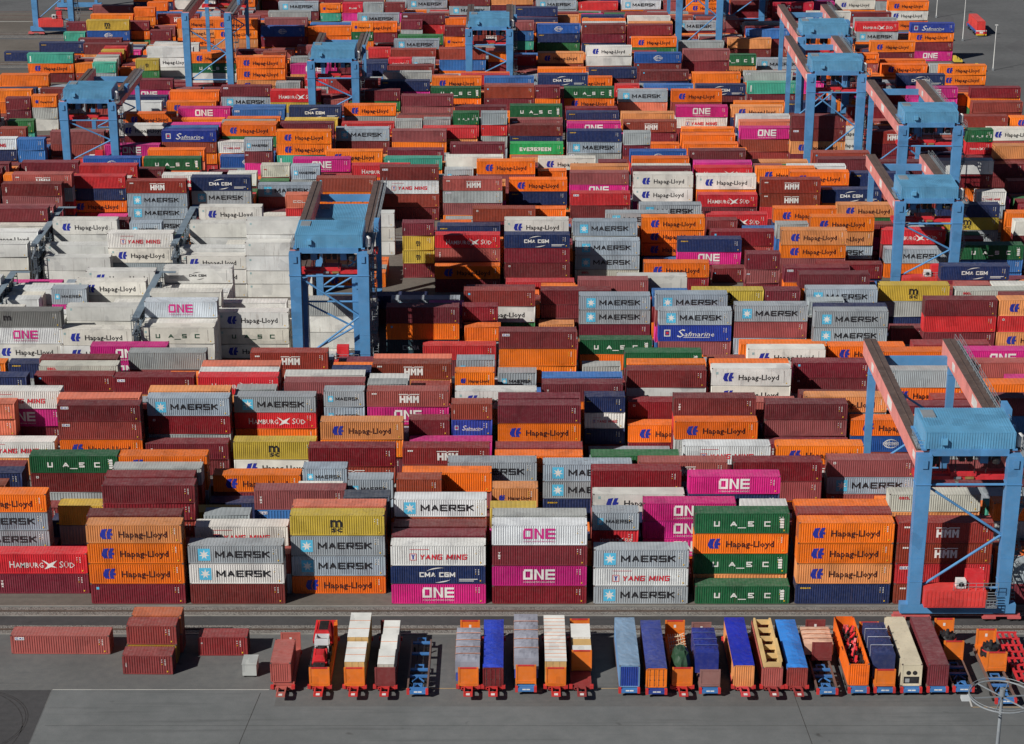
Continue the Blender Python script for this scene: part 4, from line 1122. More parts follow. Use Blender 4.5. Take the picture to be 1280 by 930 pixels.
(1,2,-60.65,4,(0,7,3,),(0,1,1,),(0,1,1,)),
(1,2,7.80,2,(4,),(1,),(1,)),
(1,2,33.90,2,(2,2,),(0,0,),(0,1,)),
(1,2,40.55,2,(2,19,),(0,0,),(0,1,)),
(1,2,69.85,4,(2,),(1,),(1,)),
(1,1,-70.50,2,(7,),(0,),(1,)),
(1,1,-21.50,4,(0,6,),(1,1,),(0,1,)),
(1,1,17.65,4,(6,),(0,),(1,)),
(1,1,66.65,2,(2,2,),(0,1,),(1,1,)),
(1,0,17.65,4,(6,),(1,),(1,)),
(1,0,43.75,4,(15,2,),(0,0,),(0,1,)),
(1,0,69.85,4,(2,7,),(0,0,),(2,2,)),
(2,9,-86.40,4,(21,19,15,),(0,0,0,),(0,0,1,)),
(2,9,-73.35,4,(0,2,6,),(0,0,0,),(0,0,1,)),
(2,9,-21.15,4,(2,19,),(1,0,),(1,1,)),
(2,9,4.95,4,(21,1,21,),(1,0,0,),(0,0,1,)),
(2,9,96.30,4,(2,2,0,),(0,0,0,),(0,0,1,)),
(2,8,-94.85,4,(12,12,12,),(1,1,1,),(0,0,1,)),
(2,8,-81.55,4,(9,10,9,),(1,0,0,),(0,0,1,)),
(2,8,-55.75,4,(10,10,10,),(0,0,0,),(0,0,1,)),
(2,8,-29.95,4,(10,10,),(0,0,),(1,1,)),
(2,8,8.15,2,(0,2,0,),(1,0,0,),(0,0,1,)),
(2,8,70.20,4,(26,4,26,),(1,1,0,),(0,0,1,)),
(2,8,83.25,4,(4,4,4,),(0,0,0,),(0,0,1,)),
(2,7,-94.85,4,(10,9,9,),(0,1,1,),(0,0,1,)),
(2,7,-81.55,4,(12,9,10,),(1,1,1,),(0,1,1,)),
(2,7,-69.05,4,(9,12,9,),(0,0,0,),(0,0,1,)),
(2,7,-55.75,4,(10,12,10,),(0,1,0,),(0,0,1,)),
(2,7,-43.25,4,(10,10,),(1,1,),(0,1,)),
(2,7,-29.95,4,(10,9,),(1,0,),(1,1,)),
(2,7,1.75,2,(4,26,0,),(0,0,0,),(0,0,1,)),
(2,7,83.25,4,(3,0,2,),(0,0,0,),(0,0,1,)),
(2,6,-94.85,4,(10,9,10,9,),(1,1,1,1,),(0,0,1,1,)),
(2,6,-84.75,2,(10,9,12,),(1,0,1,),(0,0,1,)),
(2,6,-55.75,4,(9,9,10,),(0,1,0,),(0,0,1,)),
(2,6,-43.25,4,(10,10,),(0,1,),(1,1,)),
(2,6,-29.95,4,(12,10,),(0,0,),(1,1,)),
(2,6,4.95,4,(2,2,5,),(0,0,0,),(0,1,1,)),
(2,6,57.15,4,(4,0,21,3,),(0,0,0,0,),(0,0,0,1,)),
(2,6,80.05,2,(2,2,7,4,),(0,0,0,0,),(0,0,0,1,)),
(2,5,-94.85,4,(9,9,9,9,),(1,0,0,0,),(0,0,1,1,)),
(2,5,-84.75,2,(12,12,10,),(1,1,1,),(0,0,1,)),
(2,5,-65.85,2,(10,9,9,),(0,0,1,),(0,0,1,)),
(2,5,-29.95,4,(10,9,9,),(0,0,0,),(1,1,1,)),
(2,5,1.75,2,(0,2,0,),(0,0,0,),(0,1,1,)),
(2,5,21.20,2,(2,21,21,),(0,1,1,),(1,1,1,)),
(2,4,-69.05,4,(9,12,9,),(0,1,0,),(0,0,1,)),
(2,4,-43.25,4,(12,12,),(1,0,),(1,1,)),
(2,4,-29.95,4,(9,9,9,),(1,1,1,),(1,1,1,)),
(2,4,-11.30,2,(0,5,),(0,1,),(0,1,)),
(2,4,70.20,4,(19,),(1,),(1,)),
(2,3,-81.55,4,(10,10,10,),(0,1,0,),(0,0,1,)),
(2,3,-69.05,4,(10,12,10,),(1,1,1,),(0,0,1,)),
(2,3,-29.95,4,(10,12,10,),(0,0,0,),(1,1,1,)),
(2,3,18.00,4,(19,),(1,),(1,)),
(2,2,-81.55,4,(9,10,9,),(0,0,1,),(0,0,1,)),
(2,2,4.95,4,(15,4,),(1,0,),(0,1,)),
(2,2,18.00,4,(4,),(0,),(1,)),
(2,2,31.05,4,(21,0,21,),(1,1,1,),(1,1,1,)),
(2,2,44.10,4,(2,2,3,),(1,0,0,),(0,1,1,)),
(2,1,-84.75,2,(10,9,9,9,),(1,1,0,0,),(0,0,0,1,)),
(2,1,-55.75,4,(9,10,9,),(1,0,1,),(1,1,1,)),
(2,1,-29.95,4,(9,),(1,),(1,)),
(2,1,-4.90,2,(7,6,0,),(0,0,0,),(1,1,1,)),
(2,1,4.95,4,(0,7,),(0,0,),(0,1,)),
(2,0,-29.95,4,(9,),(1,),(1,)),
(2,0,4.95,4,(2,3,),(1,1,),(0,1,)),
(2,0,31.05,4,(6,),(0,),(1,)),
(2,0,44.10,4,(2,0,),(1,1,),(0,1,)),
(3,9,-17.60,2,(1,2,),(0,0,),(0,1,)),
(3,9,5.30,4,(0,6,1,),(1,1,1,),(0,0,1,)),
(3,9,80.40,2,(2,7,),(0,1,),(0,1,)),
(3,8,-94.85,4,(2,1,21,),(1,1,1,),(0,0,1,)),
(3,8,-55.75,4,(7,2,2,),(0,1,0,),(0,0,1,)),
(3,8,-43.25,4,(2,26,),(0,0,),(1,1,)),
(3,8,83.60,4,(4,2,),(0,0,),(0,1,)),
(3,7,-69.05,4,(15,23,),(0,1,),(0,1,)),
(3,7,-40.05,2,(4,23,),(1,0,),(1,1,)),
(3,7,-10.95,2,(21,2,1,),(1,1,0,),(0,0,1,)),
(3,7,8.50,2,(26,2,4,),(1,1,1,),(0,0,1,)),
(3,7,44.45,4,(2,21,),(1,1,),(0,1,)),
(3,7,70.55,4,(2,15,2,),(1,0,0,),(1,1,1,)),
(3,7,83.60,4,(3,26,),(0,1,),(0,1,)),
(3,6,-69.05,4,(4,0,),(1,1,),(0,1,)),
(3,6,-43.25,4,(7,4,26,),(0,0,0,),(1,1,1,)),
(3,6,5.30,4,(0,2,26,),(0,1,1,),(0,0,1,)),
(3,6,18.35,4,(3,2,0,),(1,0,1,),(0,0,1,)),
(3,6,83.60,4,(4,0,),(1,1,),(0,1,)),
(3,5,-65.85,2,(2,4,),(1,1,),(0,1,)),
(3,5,-55.75,4,(4,2,1,),(0,0,0,),(0,0,1,)),
(3,5,-43.25,4,(3,4,3,),(1,1,0,),(1,1,1,)),
(3,5,-29.95,4,(0,),(0,),(1,)),
(3,5,-17.60,2,(2,15,7,),(0,0,0,),(0,1,1,)),
(3,5,5.30,4,(0,7,5,),(1,1,1,),(0,0,1,)),
(3,5,18.35,4,(23,1,0,),(1,1,1,),(0,0,1,)),
(3,5,86.80,2,(0,2,23,),(0,0,0,),(0,1,1,)),
(3,4,-94.85,4,(12,10,9,12,),(0,0,0,0,),(0,0,1,1,)),
(3,4,-40.05,2,(9,10,12,),(0,0,0,),(1,1,1,)),
(3,4,-29.95,4,(0,),(0,),(1,)),
(3,4,28.20,2,(1,),(0,),(1,)),
(3,4,86.80,2,(2,3,5,),(0,0,0,),(0,1,1,)),
(3,3,-94.85,4,(12,9,9,),(0,0,0,),(0,1,1,)),
(3,3,-69.05,4,(9,9,12,),(1,1,1,),(0,1,1,)),
(3,3,-43.25,4,(9,10,10,10,),(0,0,0,0,),(1,1,1,1,)),
(3,3,-29.95,4,(7,),(1,),(1,)),
(3,3,-7.75,4,(2,0,0,),(1,0,1,),(1,1,1,)),
(3,3,5.30,4,(4,7,2,),(0,1,0,),(0,0,1,)),
(3,3,60.70,2,(6,2,),(1,0,),(0,1,)),
(3,3,96.65,4,(19,),(1,),(1,)),
(3,2,-94.85,4,(9,10,9,9,),(0,0,1,1,),(1,1,1,1,)),
(3,2,-69.05,4,(12,9,10,),(0,0,0,),(0,1,1,)),
(3,2,5.30,4,(0,2,0,),(0,0,0,),(1,1,1,)),
(3,2,31.40,4,(3,),(1,),(1,)),
(3,2,99.85,2,(0,),(0,),(1,)),
(3,1,-94.85,4,(10,9,10,),(0,0,0,),(1,1,1,)),
(3,1,-81.55,4,(12,10,),(0,0,),(0,1,)),
(3,1,96.65,4,(2,),(0,),(1,)),
(3,0,-65.85,2,(10,),(0,),(1,)),
(3,0,83.60,4,(0,),(1,),(1,)),
(3,0,96.65,4,(3,),(0,),(1,)),
(4,9,-85.70,4,(1,3,1,),(1,1,1,),(0,0,1,)),
(4,9,-62.80,2,(1,2,),(1,1,),(0,1,)),
(4,9,5.65,4,(2,1,0,),(0,0,0,),(0,0,1,)),
(4,9,57.85,4,(2,4,0,),(0,0,1,),(0,0,1,)),
(4,9,83.95,4,(2,15,2,),(0,0,1,),(0,0,1,)),
(4,9,97.00,4,(7,7,4,),(0,0,0,),(0,1,1,)),
(4,9,110.05,4,(4,19,4,0,),(1,1,1,1,),(0,0,1,1,)),
(4,8,-111.80,4,(2,4,2,),(0,1,0,),(0,0,1,)),
(4,8,-59.60,4,(0,21,),(0,1,),(0,1,)),
(4,8,-20.45,4,(4,23,0,),(1,1,0,),(0,0,1,)),
(4,8,5.65,4,(19,3,2,),(0,1,0,),(0,0,1,)),
(4,8,57.85,4,(19,2,23,),(0,0,0,),(0,0,1,)),
(4,7,-111.80,4,(6,6,0,),(1,0,0,),(0,0,1,)),
(4,7,-59.60,4,(4,0,),(1,1,),(0,1,)),
(4,7,2.45,2,(3,6,3,),(0,1,0,),(0,0,1,)),
(4,7,54.65,2,(21,4,2,),(1,1,1,),(0,0,1,)),
(4,6,-111.80,4,(2,0,1,),(1,1,1,),(0,0,1,)),
(4,6,-69.45,2,(5,7,0,),(0,0,0,),(0,0,1,)),
(4,6,-59.60,4,(4,6,),(1,1,),(0,1,)),
(4,5,-111.80,4,(2,7,2,2,),(0,0,0,1,),(0,0,0,1,)),
(4,5,-36.70,2,(2,2,4,),(1,0,0,),(0,0,1,)),
(4,5,-17.25,2,(15,5,6,),(0,0,0,),(0,0,1,)),
(4,5,8.85,2,(4,2,),(0,0,),(1,1,)),
(4,5,18.70,4,(2,4,2,),(1,1,1,),(0,1,1,)),
(4,5,87.15,2,(2,2,2,),(0,0,0,),(0,0,1,)),
(4,4,-59.60,4,(2,23,),(1,0,),(1,1,)),
(4,4,-49.75,2,(3,7,23,),(0,0,0,),(0,0,1,)),
(4,4,-20.45,4,(2,4,7,),(1,1,1,),(1,1,1,)),
(4,4,83.95,4,(4,2,),(0,1,),(0,1,)),
(4,3,-111.80,4,(0,2,1,2,),(1,1,1,0,),(0,0,1,1,)),
(4,3,-59.60,4,(1,21,),(0,1,),(0,1,)),
(4,3,-33.50,4,(2,2,19,),(0,0,1,),(0,0,1,)),
(4,3,-7.40,4,(5,4,0,),(0,1,1,),(0,0,1,)),
(4,3,83.95,4,(0,4,),(1,0,),(0,1,)),
(4,3,97.00,4,(4,2,),(1,0,),(0,1,)),
(4,3,110.05,4,(2,4,),(0,0,),(1,1,)),
(4,2,-111.80,4,(2,19,7,3,),(0,1,0,0,),(0,1,1,1,)),
(4,2,-98.75,4,(6,7,19,0,),(0,1,0,0,),(0,0,0,1,)),
(4,2,-56.40,2,(2,0,),(1,1,),(0,1,)),
(4,2,-46.55,4,(2,),(1,),(1,)),
(4,2,-33.50,4,(4,0,3,),(1,1,1,),(1,1,1,)),
(4,2,-7.40,4,(7,15,0,),(0,0,0,),(0,1,1,)),
(4,2,5.65,4,(23,),(1,),(1,)),
(4,2,18.70,4,(7,19,),(1,1,),(0,1,)),
(4,2,31.75,4,(5,23,0,),(0,0,1,),(0,1,1,)),
(4,2,44.80,4,(21,26,4,),(1,1,1,),(0,1,1,)),
(4,2,74.10,2,(23,2,),(0,0,),(0,1,)),
(4,2,83.95,4,(0,5,),(1,1,),(0,1,)),
(4,2,97.00,4,(1,15,),(0,1,),(0,1,)),
(4,2,110.05,4,(7,23,),(1,0,),(1,1,)),
(4,1,-111.80,4,(2,5,2,),(1,1,1,),(0,1,1,)),
(4,1,-82.50,2,(15,),(0,),(1,)),
(4,1,-72.65,4,(4,3,19,),(1,0,0,),(1,1,1,)),
(4,1,-33.50,4,(2,7,6,),(0,0,0,),(0,1,1,)),
(4,1,18.70,4,(2,6,),(1,1,),(0,1,)),
(4,1,80.75,2,(21,19,2,),(1,1,0,),(0,1,1,)),
(4,1,110.05,4,(5,3,),(1,1,),(0,1,)),
(4,0,-59.60,4,(0,),(0,),(1,)),
(4,0,-10.60,2,(7,),(1,),(1,)),
(4,0,31.75,4,(2,2,),(1,1,),(0,1,)),
(4,0,83.95,4,(6,6,5,),(0,0,1,),(1,1,2,)),
(4,0,110.05,4,(7,3,),(1,0,),(0,1,)),
(5,9,-111.45,4,(2,),(1,),(1,)),
(5,9,71.25,4,(1,0,0,),(1,0,0,),(0,0,1,)),
(5,9,97.35,4,(1,0,2,),(1,1,1,),(0,1,2,)),
(5,8,-124.50,4,(19,2,2,),(0,0,0,),(0,0,1,)),
(5,8,-98.40,4,(26,),(0,),(1,)),
(5,8,-20.10,4,(2,0,7,),(1,1,1,),(0,0,1,)),
(5,8,58.20,4,(3,1,2,),(1,1,1,),(0,1,1,)),
(5,8,71.25,4,(1,2,4,),(1,0,1,),(0,0,1,)),
(5,8,84.30,4,(2,19,1,3,),(0,0,1,1,),(0,0,1,2,)),
(5,8,97.35,4,(19,2,),(1,1,),(0,1,)),
(5,8,107.20,2,(1,),(1,),(1,)),
(5,7,-124.50,4,(0,2,7,),(1,1,1,),(0,0,1,)),
(5,7,-98.40,4,(2,6,),(1,1,),(1,1,)),
(5,7,-20.10,4,(0,5,4,),(0,1,1,),(0,0,1,)),
(5,7,-7.05,4,(3,19,7,),(1,1,1,),(1,1,1,)),
(5,7,45.15,4,(26,3,),(0,0,),(0,1,)),
(5,7,84.30,4,(19,2,5,),(1,0,1,),(0,0,1,)),
(5,7,97.35,4,(19,6,),(0,0,),(0,1,)),
(5,7,110.40,4,(2,),(0,),(1,)),
(5,6,-124.50,4,(0,3,7,2,),(1,0,1,1,),(0,0,1,1,)),
(5,6,-98.40,4,(2,23,),(0,1,),(0,1,)),
(5,6,-46.20,4,(4,0,),(0,0,),(0,1,)),
(5,6,-20.10,4,(2,5,7,2,),(0,0,0,0,),(0,0,1,1,)),
(5,6,45.15,4,(2,23,),(0,1,),(0,1,)),
(5,6,84.30,4,(6,1,0,),(0,0,0,),(0,0,1,)),
(5,6,97.35,4,(5,4,),(0,0,),(0,1,)),
(5,6,110.40,4,(6,),(0,),(1,)),
(5,5,-111.45,4,(0,4,),(0,0,),(1,1,)),
(5,5,-98.40,4,(0,19,),(1,1,),(0,1,)),
(5,5,-46.20,4,(0,4,),(0,0,),(0,1,)),
(5,5,-33.15,4,(26,5,),(1,0,),(0,1,)),
(5,5,6.00,4,(0,),(1,),(1,)),
(5,5,87.50,2,(15,5,2,),(0,1,0,),(0,0,1,)),
(5,5,97.35,4,(3,2,),(0,0,),(0,1,)),
(5,5,110.40,4,(21,),(1,),(1,)),
(5,4,-98.40,4,(3,19,4,),(0,0,0,),(0,1,1,)),
(5,4,-46.20,4,(26,7,),(0,0,),(0,1,)),
(5,4,-20.10,4,(0,3,3,4,),(1,1,1,0,),(0,0,0,1,)),
(5,4,19.05,4,(6,0,4,),(0,1,0,),(0,0,1,)),
(5,4,97.35,4,(19,),(1,),(1,)),
(5,3,-111.45,4,(2,26,),(0,0,),(1,1,)),
(5,3,-33.15,4,(0,),(1,),(1,)),
(5,3,6.00,4,(4,),(0,),(1,)),
(5,3,45.15,4,(0,2,7,),(0,0,0,),(0,0,1,)),
(5,3,97.35,4,(3,),(0,),(1,)),
(5,3,110.40,4,(2,),(0,),(1,)),
(5,2,-108.25,2,(4,2,),(0,0,),(1,1,)),
(5,2,-98.40,4,(4,),(1,),(1,)),
(5,2,-46.20,4,(2,3,3,),(0,0,1,),(0,0,1,)),
(5,2,-33.15,4,(23,),(1,),(1,)),
(5,2,6.00,4,(1,),(1,),(1,)),
(5,2,19.05,4,(0,4,15,),(1,1,1,),(0,1,1,)),
(5,2,97.35,4,(0,),(0,),(1,)),
(5,1,-114.65,2,(5,),(0,),(1,)),
(5,1,-46.20,4,(7,2,19,),(1,0,0,),(0,0,1,)),
(5,1,97.35,4,(0,),(0,),(1,)),
(5,0,-20.10,4,(0,7,),(0,1,),(0,1,)),
(5,0,97.35,4,(4,),(1,),(1,)),
(6,9,-111.10,4,(2,6,),(1,1,),(0,1,)),
(6,9,-98.05,4,(6,0,),(1,0,),(0,1,)),
(6,9,-85.00,4,(6,2,),(0,0,),(0,1,)),
(6,9,-58.90,4,(2,5,0,),(0,0,0,),(0,0,1,)),
(6,9,-45.85,4,(6,0,3,),(0,1,1,),(0,0,1,)),
(6,9,-32.80,4,(4,1,7,),(0,0,0,),(0,0,1,)),
(6,9,-19.75,4,(3,2,4,),(1,1,0,),(0,0,1,)),
(6,9,45.50,4,(26,4,0,),(0,0,0,),(0,0,1,)),
(6,9,58.55,4,(1,19,4,),(0,0,0,),(0,0,1,)),
(6,9,71.60,4,(7,7,2,),(1,1,1,),(0,0,1,)),
(6,9,94.50,2,(0,7,),(0,1,),(0,1,)),
(6,8,-124.15,4,(2,6,),(1,0,),(0,1,)),
(6,8,-111.10,4,(4,7,),(0,1,),(0,1,)),
(6,8,-101.25,2,(0,23,),(1,1,),(0,1,)),
(6,8,-81.80,2,(2,2,),(1,1,),(0,1,)),
(6,8,-71.95,4,(6,2,),(1,1,),(0,1,)),
(6,8,-58.90,4,(2,4,2,),(0,0,0,),(0,0,1,)),
(6,8,-36.00,2,(1,23,3,),(0,1,0,),(0,0,1,)),
(6,8,45.50,4,(2,2,7,),(0,0,0,),(0,0,1,)),
(6,8,58.55,4,(2,2,19,),(1,0,0,),(0,0,1,)),
(6,8,71.60,4,(3,2,7,),(1,1,1,),(0,0,1,)),
(6,8,84.65,4,(0,0,7,0,),(1,0,0,0,),(0,0,0,1,)),
(6,8,97.70,4,(6,2,),(0,0,),(0,1,)),
(6,7,-124.15,4,(2,19,),(0,0,),(0,1,)),
(6,7,-111.10,4,(6,6,),(0,0,),(0,1,)),
(6,7,-101.25,2,(4,2,),(0,0,),(0,1,)),
(6,7,-6.70,4,(2,6,5,1,),(0,0,0,0,),(0,0,0,1,)),
(6,7,74.80,2,(26,6,1,),(1,0,0,),(0,1,1,)),
(6,7,84.65,4,(3,3,0,),(1,1,1,),(0,1,1,)),
(6,6,-124.15,4,(2,6,),(1,0,),(0,1,)),
(6,6,-111.10,4,(7,2,),(0,1,),(0,1,)),
(6,6,-32.80,4,(15,2,4,),(1,1,1,),(0,0,1,)),
(6,6,-6.70,4,(1,1,2,21,),(0,1,0,0,),(0,0,1,1,)),
(6,6,32.45,4,(2,1,7,),(0,1,0,),(0,0,1,)),
(6,6,74.80,2,(21,4,15,15,),(1,1,1,0,),(0,1,1,1,)),
(6,6,84.65,4,(2,2,2,),(1,1,1,),(0,1,1,)),
(6,5,-111.10,4,(0,2,2,),(0,0,0,),(0,1,1,)),
(6,5,-101.25,2,(2,1,7,),(0,1,0,),(0,1,1,)),
(6,5,-32.80,4,(6,1,3,),(1,0,1,),(0,0,1,)),
(6,5,-19.75,4,(0,7,1,),(0,1,1,),(0,0,1,)),
(6,5,-6.70,4,(4,19,2,),(0,0,0,),(0,0,1,)),
(6,5,6.35,4,(7,4,1,),(0,1,0,),(0,0,1,)),
(6,5,84.65,4,(3,2,0,),(1,1,0,),(0,1,1,)),
(6,5,110.75,4,(0,19,2,),(0,1,0,),(0,0,1,)),
(6,4,-111.10,4,(1,2,),(0,0,),(1,1,)),
(6,4,-88.20,2,(2,),(0,),(1,)),
(6,4,-49.05,2,(21,1,2,),(0,0,0,),(0,0,1,)),
(6,4,19.40,4,(26,5,),(1,1,),(0,1,)),
(6,4,32.45,4,(4,7,0,),(0,1,0,),(0,1,1,)),
(6,4,84.65,4,(2,26,6,),(1,1,1,),(0,1,1,)),
(6,4,97.70,4,(2,4,21,),(0,0,0,),(0,0,1,)),
(6,4,110.75,4,(0,2,4,),(1,1,0,),(0,0,1,)),
(6,3,-111.10,4,(0,6,),(1,1,),(1,1,)),
(6,3,-98.05,4,(19,4,),(0,1,),(1,1,)),
(6,3,-68.75,2,(19,3,),(1,1,),(0,1,)),
(6,3,-32.80,4,(0,3,5,),(0,0,0,),(0,0,1,)),
(6,3,-6.70,4,(6,0,4,),(1,0,1,),(0,0,1,)),
(6,3,19.40,4,(1,2,),(1,0,),(0,1,)),
(6,3,84.65,4,(19,19,2,19,),(1,1,1,1,),(0,0,1,1,)),
(6,3,97.70,4,(4,4,21,),(0,1,0,),(0,0,1,)),
(6,3,110.75,4,(4,2,4,),(1,1,0,),(0,0,1,)),
(6,2,-124.15,4,(2,),(1,),(1,)),
(6,2,-114.30,2,(2,4,),(1,1,),(1,1,)),
(6,2,-85.00,4,(2,),(0,),(1,)),
(6,2,-45.85,4,(7,6,2,),(0,1,0,),(0,0,1,)),
(6,2,-32.80,4,(2,2,4,),(0,0,0,),(0,0,1,)),
(6,2,-9.90,2,(7,15,0,),(1,1,1,),(0,0,1,)),
(6,2,22.60,2,(6,0,),(1,0,),(0,1,)),
(6,2,32.45,4,(7,),(0,),(1,)),
(6,2,84.65,4,(1,0,0,),(1,1,1,),(0,0,1,)),
(6,2,97.70,4,(23,19,3,),(1,1,1,),(0,1,1,)),
(6,2,110.75,4,(2,2,0,),(0,1,1,),(0,1,1,)),
(6,1,-45.85,4,(7,3,4,),(1,1,1,),(0,0,1,)),
(6,1,-32.80,4,(1,19,3,),(1,0,1,),(0,1,1,)),
(6,1,9.55,2,(19,6,15,2,),(0,0,0,0,),(1,1,1,1,)),
(6,1,32.45,4,(7,),(0,),(1,)),
(6,1,58.55,4,(2,2,),(1,0,),(1,1,)),
(6,1,84.65,4,(19,0,15,2,),(1,1,1,1,),(0,0,1,2,)),
(6,0,-71.95,4,(0,2,),(0,1,),(0,1,)),
(6,0,-42.65,2,(21,2,4,),(0,1,1,),(0,1,1,)),
(6,0,-6.70,4,(4,0,),(0,0,),(1,1,)),
(6,0,84.65,4,(21,7,0,),(0,1,0,),(0,1,1,)),
(6,0,97.70,4,(19,1,),(0,1,),(0,1,)),
(6,0,107.55,2,(21,),(1,),(1,)),
(7,9,-94.50,2,(3,3,7,),(1,1,0,),(0,0,1,)),
(7,9,-6.35,4,(0,2,2,),(0,0,0,),(0,0,1,)),
(7,9,85.00,4,(0,2,5,3,),(0,0,0,0,),(0,1,1,1,)),
(7,8,-123.80,4,(2,2,),(0,0,),(0,1,)),
(7,8,-100.90,2,(19,19,),(0,0,),(0,1,)),
(7,8,-58.55,4,(6,26,),(1,1,),(0,1,)),
(7,8,6.70,4,(7,26,),(1,1,),(0,1,)),
(7,8,19.75,4,(21,0,),(0,0,),(0,1,)),
(7,8,85.00,4,(2,1,0,2,),(0,1,1,1,),(1,1,1,1,)),
(7,8,111.10,4,(4,),(1,),(1,)),
(7,7,-123.80,4,(21,2,),(0,0,),(0,1,)),
(7,7,-113.95,2,(7,7,),(0,0,),(0,1,)),
(7,7,-97.70,4,(2,3,),(0,0,),(0,1,)),
(7,7,-61.75,2,(26,3,4,),(0,0,0,),(0,0,1,)),
(7,7,-6.35,4,(2,0,7,),(1,1,1,),(0,0,1,)),
(7,7,6.70,4,(2,1,),(0,1,),(0,1,)),
(7,7,19.75,4,(1,0,),(0,0,),(0,1,)),
(7,7,85.00,4,(15,26,0,4,),(0,1,1,0,),(1,1,1,1,)),
(7,7,98.05,4,(0,),(1,),(1,)),
(7,7,111.10,4,(2,),(0,),(1,)),
(7,6,-123.80,4,(0,0,),(0,0,),(0,1,)),
(7,6,-113.95,2,(4,2,),(0,1,),(0,1,)),
(7,6,-97.70,4,(2,0,),(0,1,),(0,1,)),
(7,6,-71.60,4,(15,4,2,),(0,1,0,),(0,0,1,)),
(7,6,-58.55,4,(2,1,),(1,0,),(0,1,)),
(7,6,-6.35,4,(3,4,4,),(1,0,1,),(0,0,1,)),
(7,6,32.80,4,(19,2,5,),(0,0,0,),(0,0,1,)),
(7,6,85.00,4,(1,2,2,0,),(1,1,0,0,),(1,1,1,1,)),
(7,5,-113.95,2,(4,0,),(0,0,),(1,1,)),
(7,5,-97.70,4,(3,2,),(0,0,),(0,1,)),
(7,5,-71.60,4,(2,2,2,),(1,1,1,),(0,0,1,)),
(7,5,-58.55,4,(26,2,),(0,1,),(0,1,)),
(7,5,-45.50,4,(0,0,),(1,0,),(0,1,)),
(7,5,-19.40,4,(4,2,),(1,1,),(0,1,)),
(7,5,-6.35,4,(21,4,4,),(1,1,1,),(0,0,1,)),
(7,5,6.70,4,(4,0,),(1,1,),(0,1,)),
(7,5,19.75,4,(19,1,),(1,1,),(0,1,)),
(7,5,32.80,4,(0,7,1,),(0,0,0,),(0,1,1,)),
(7,5,85.00,4,(1,6,0,),(0,0,0,),(0,1,1,)),
(7,5,101.25,2,(0,),(0,),(1,)),
(7,4,-97.70,4,(19,2,),(1,0,),(0,1,)),
(7,4,-45.50,4,(6,6,),(0,0,),(0,1,)),
(7,4,-6.35,4,(2,3,19,),(1,1,0,),(0,0,1,)),
(7,4,3.50,2,(2,6,21,),(0,0,0,),(0,1,1,)),
(7,4,85.00,4,(7,0,2,1,),(0,0,0,1,),(0,1,1,1,)),
(7,4,94.85,2,(0,),(1,),(1,)),
(7,4,114.30,2,(6,7,),(0,1,),(0,1,)),
(7,3,-100.90,2,(4,0,),(0,0,),(0,1,)),
(7,3,-74.80,2,(7,19,19,),(1,1,0,),(0,0,1,)),
(7,3,-45.50,4,(2,2,),(0,1,),(0,1,)),
(7,3,-19.40,4,(2,1,),(1,1,),(0,1,)),
(7,3,-6.35,4,(21,19,6,),(1,0,0,),(0,0,1,)),
(7,3,6.70,4,(19,4,),(0,0,),(0,1,)),
(7,3,19.75,4,(2,2,),(0,0,),(0,1,)),
(7,3,85.00,4,(2,3,),(0,1,),(0,1,)),
(7,3,98.05,4,(0,),(1,),(1,)),
(7,2,-97.70,4,(19,),(1,),(1,)),
(7,2,-84.65,4,(7,),(0,),(1,)),
(7,2,-61.75,2,(7,4,0,),(0,0,0,),(0,1,1,)),
(7,2,-45.50,4,(19,0,),(1,0,),(0,1,)),
(7,2,-35.65,2,(6,3,19,),(0,0,0,),(0,0,1,)),
(7,2,-6.35,4,(1,0,2,),(0,0,0,),(0,1,1,)),
(7,2,6.70,4,(23,4,),(0,1,),(0,1,)),
(7,2,19.75,4,(1,2,),(0,0,),(0,1,)),
(7,2,85.00,4,(2,2,),(0,0,),(0,1,)),
(7,2,98.05,4,(1,),(0,),(1,)),
(7,1,-87.85,2,(2,),(1,),(1,)),
(7,1,-58.55,4,(23,4,),(0,0,),(0,1,)),
(7,1,-45.50,4,(23,7,2,),(1,0,1,),(0,0,1,)),
(7,1,-22.60,2,(2,4,),(1,1,),(0,1,)),
(7,1,-3.15,2,(7,7,2,0,),(1,0,0,0,),(0,1,1,1,)),
(7,1,6.70,4,(4,4,),(0,1,),(0,1,)),
(7,1,19.75,4,(2,0,),(0,0,),(0,1,)),
(7,1,71.95,4,(1,7,),(0,1,),(0,1,)),
(7,1,98.05,4,(6,),(1,),(1,)),
(7,0,-97.70,4,(2,),(0,),(1,)),
(7,0,-84.65,4,(3,),(0,),(1,)),
(7,0,-61.75,2,(5,2,1,4,),(1,0,1,1,),(0,1,1,1,)),
(7,0,-42.30,2,(1,4,2,),(1,1,0,),(0,1,1,)),
(7,0,-35.65,2,(21,19,19,),(1,0,1,),(0,1,1,)),
(7,0,-16.20,2,(26,7,),(0,0,),(0,1,)),
(7,0,-6.35,4,(0,0,),(0,0,),(0,1,)),
(7,0,6.70,4,(7,6,),(0,0,),(1,1,)),
(7,0,19.75,4,(2,7,),(1,0,),(0,1,)),
(7,0,49.05,2,(2,4,),(0,0,),(0,1,)),
(7,0,71.95,4,(15,2,),(0,1,),(0,1,)),
(7,0,85.00,4,(3,6,7,),(0,0,0,),(0,0,1,)),
(7,0,98.05,4,(2,),(0,),(1,)),
(8,9,-97.35,4,(2,2,5,),(0,0,1,),(0,0,1,)),
(8,9,-84.30,4,(19,3,6,),(1,1,1,),(0,0,1,)),
(8,9,-28.90,2,(26,0,26,),(1,1,0,),(0,0,1,)),
(8,9,-19.05,4,(6,1,),(1,1,),(0,1,)),
(8,9,33.15,4,(0,1,23,),(0,1,1,),(0,0,1,)),
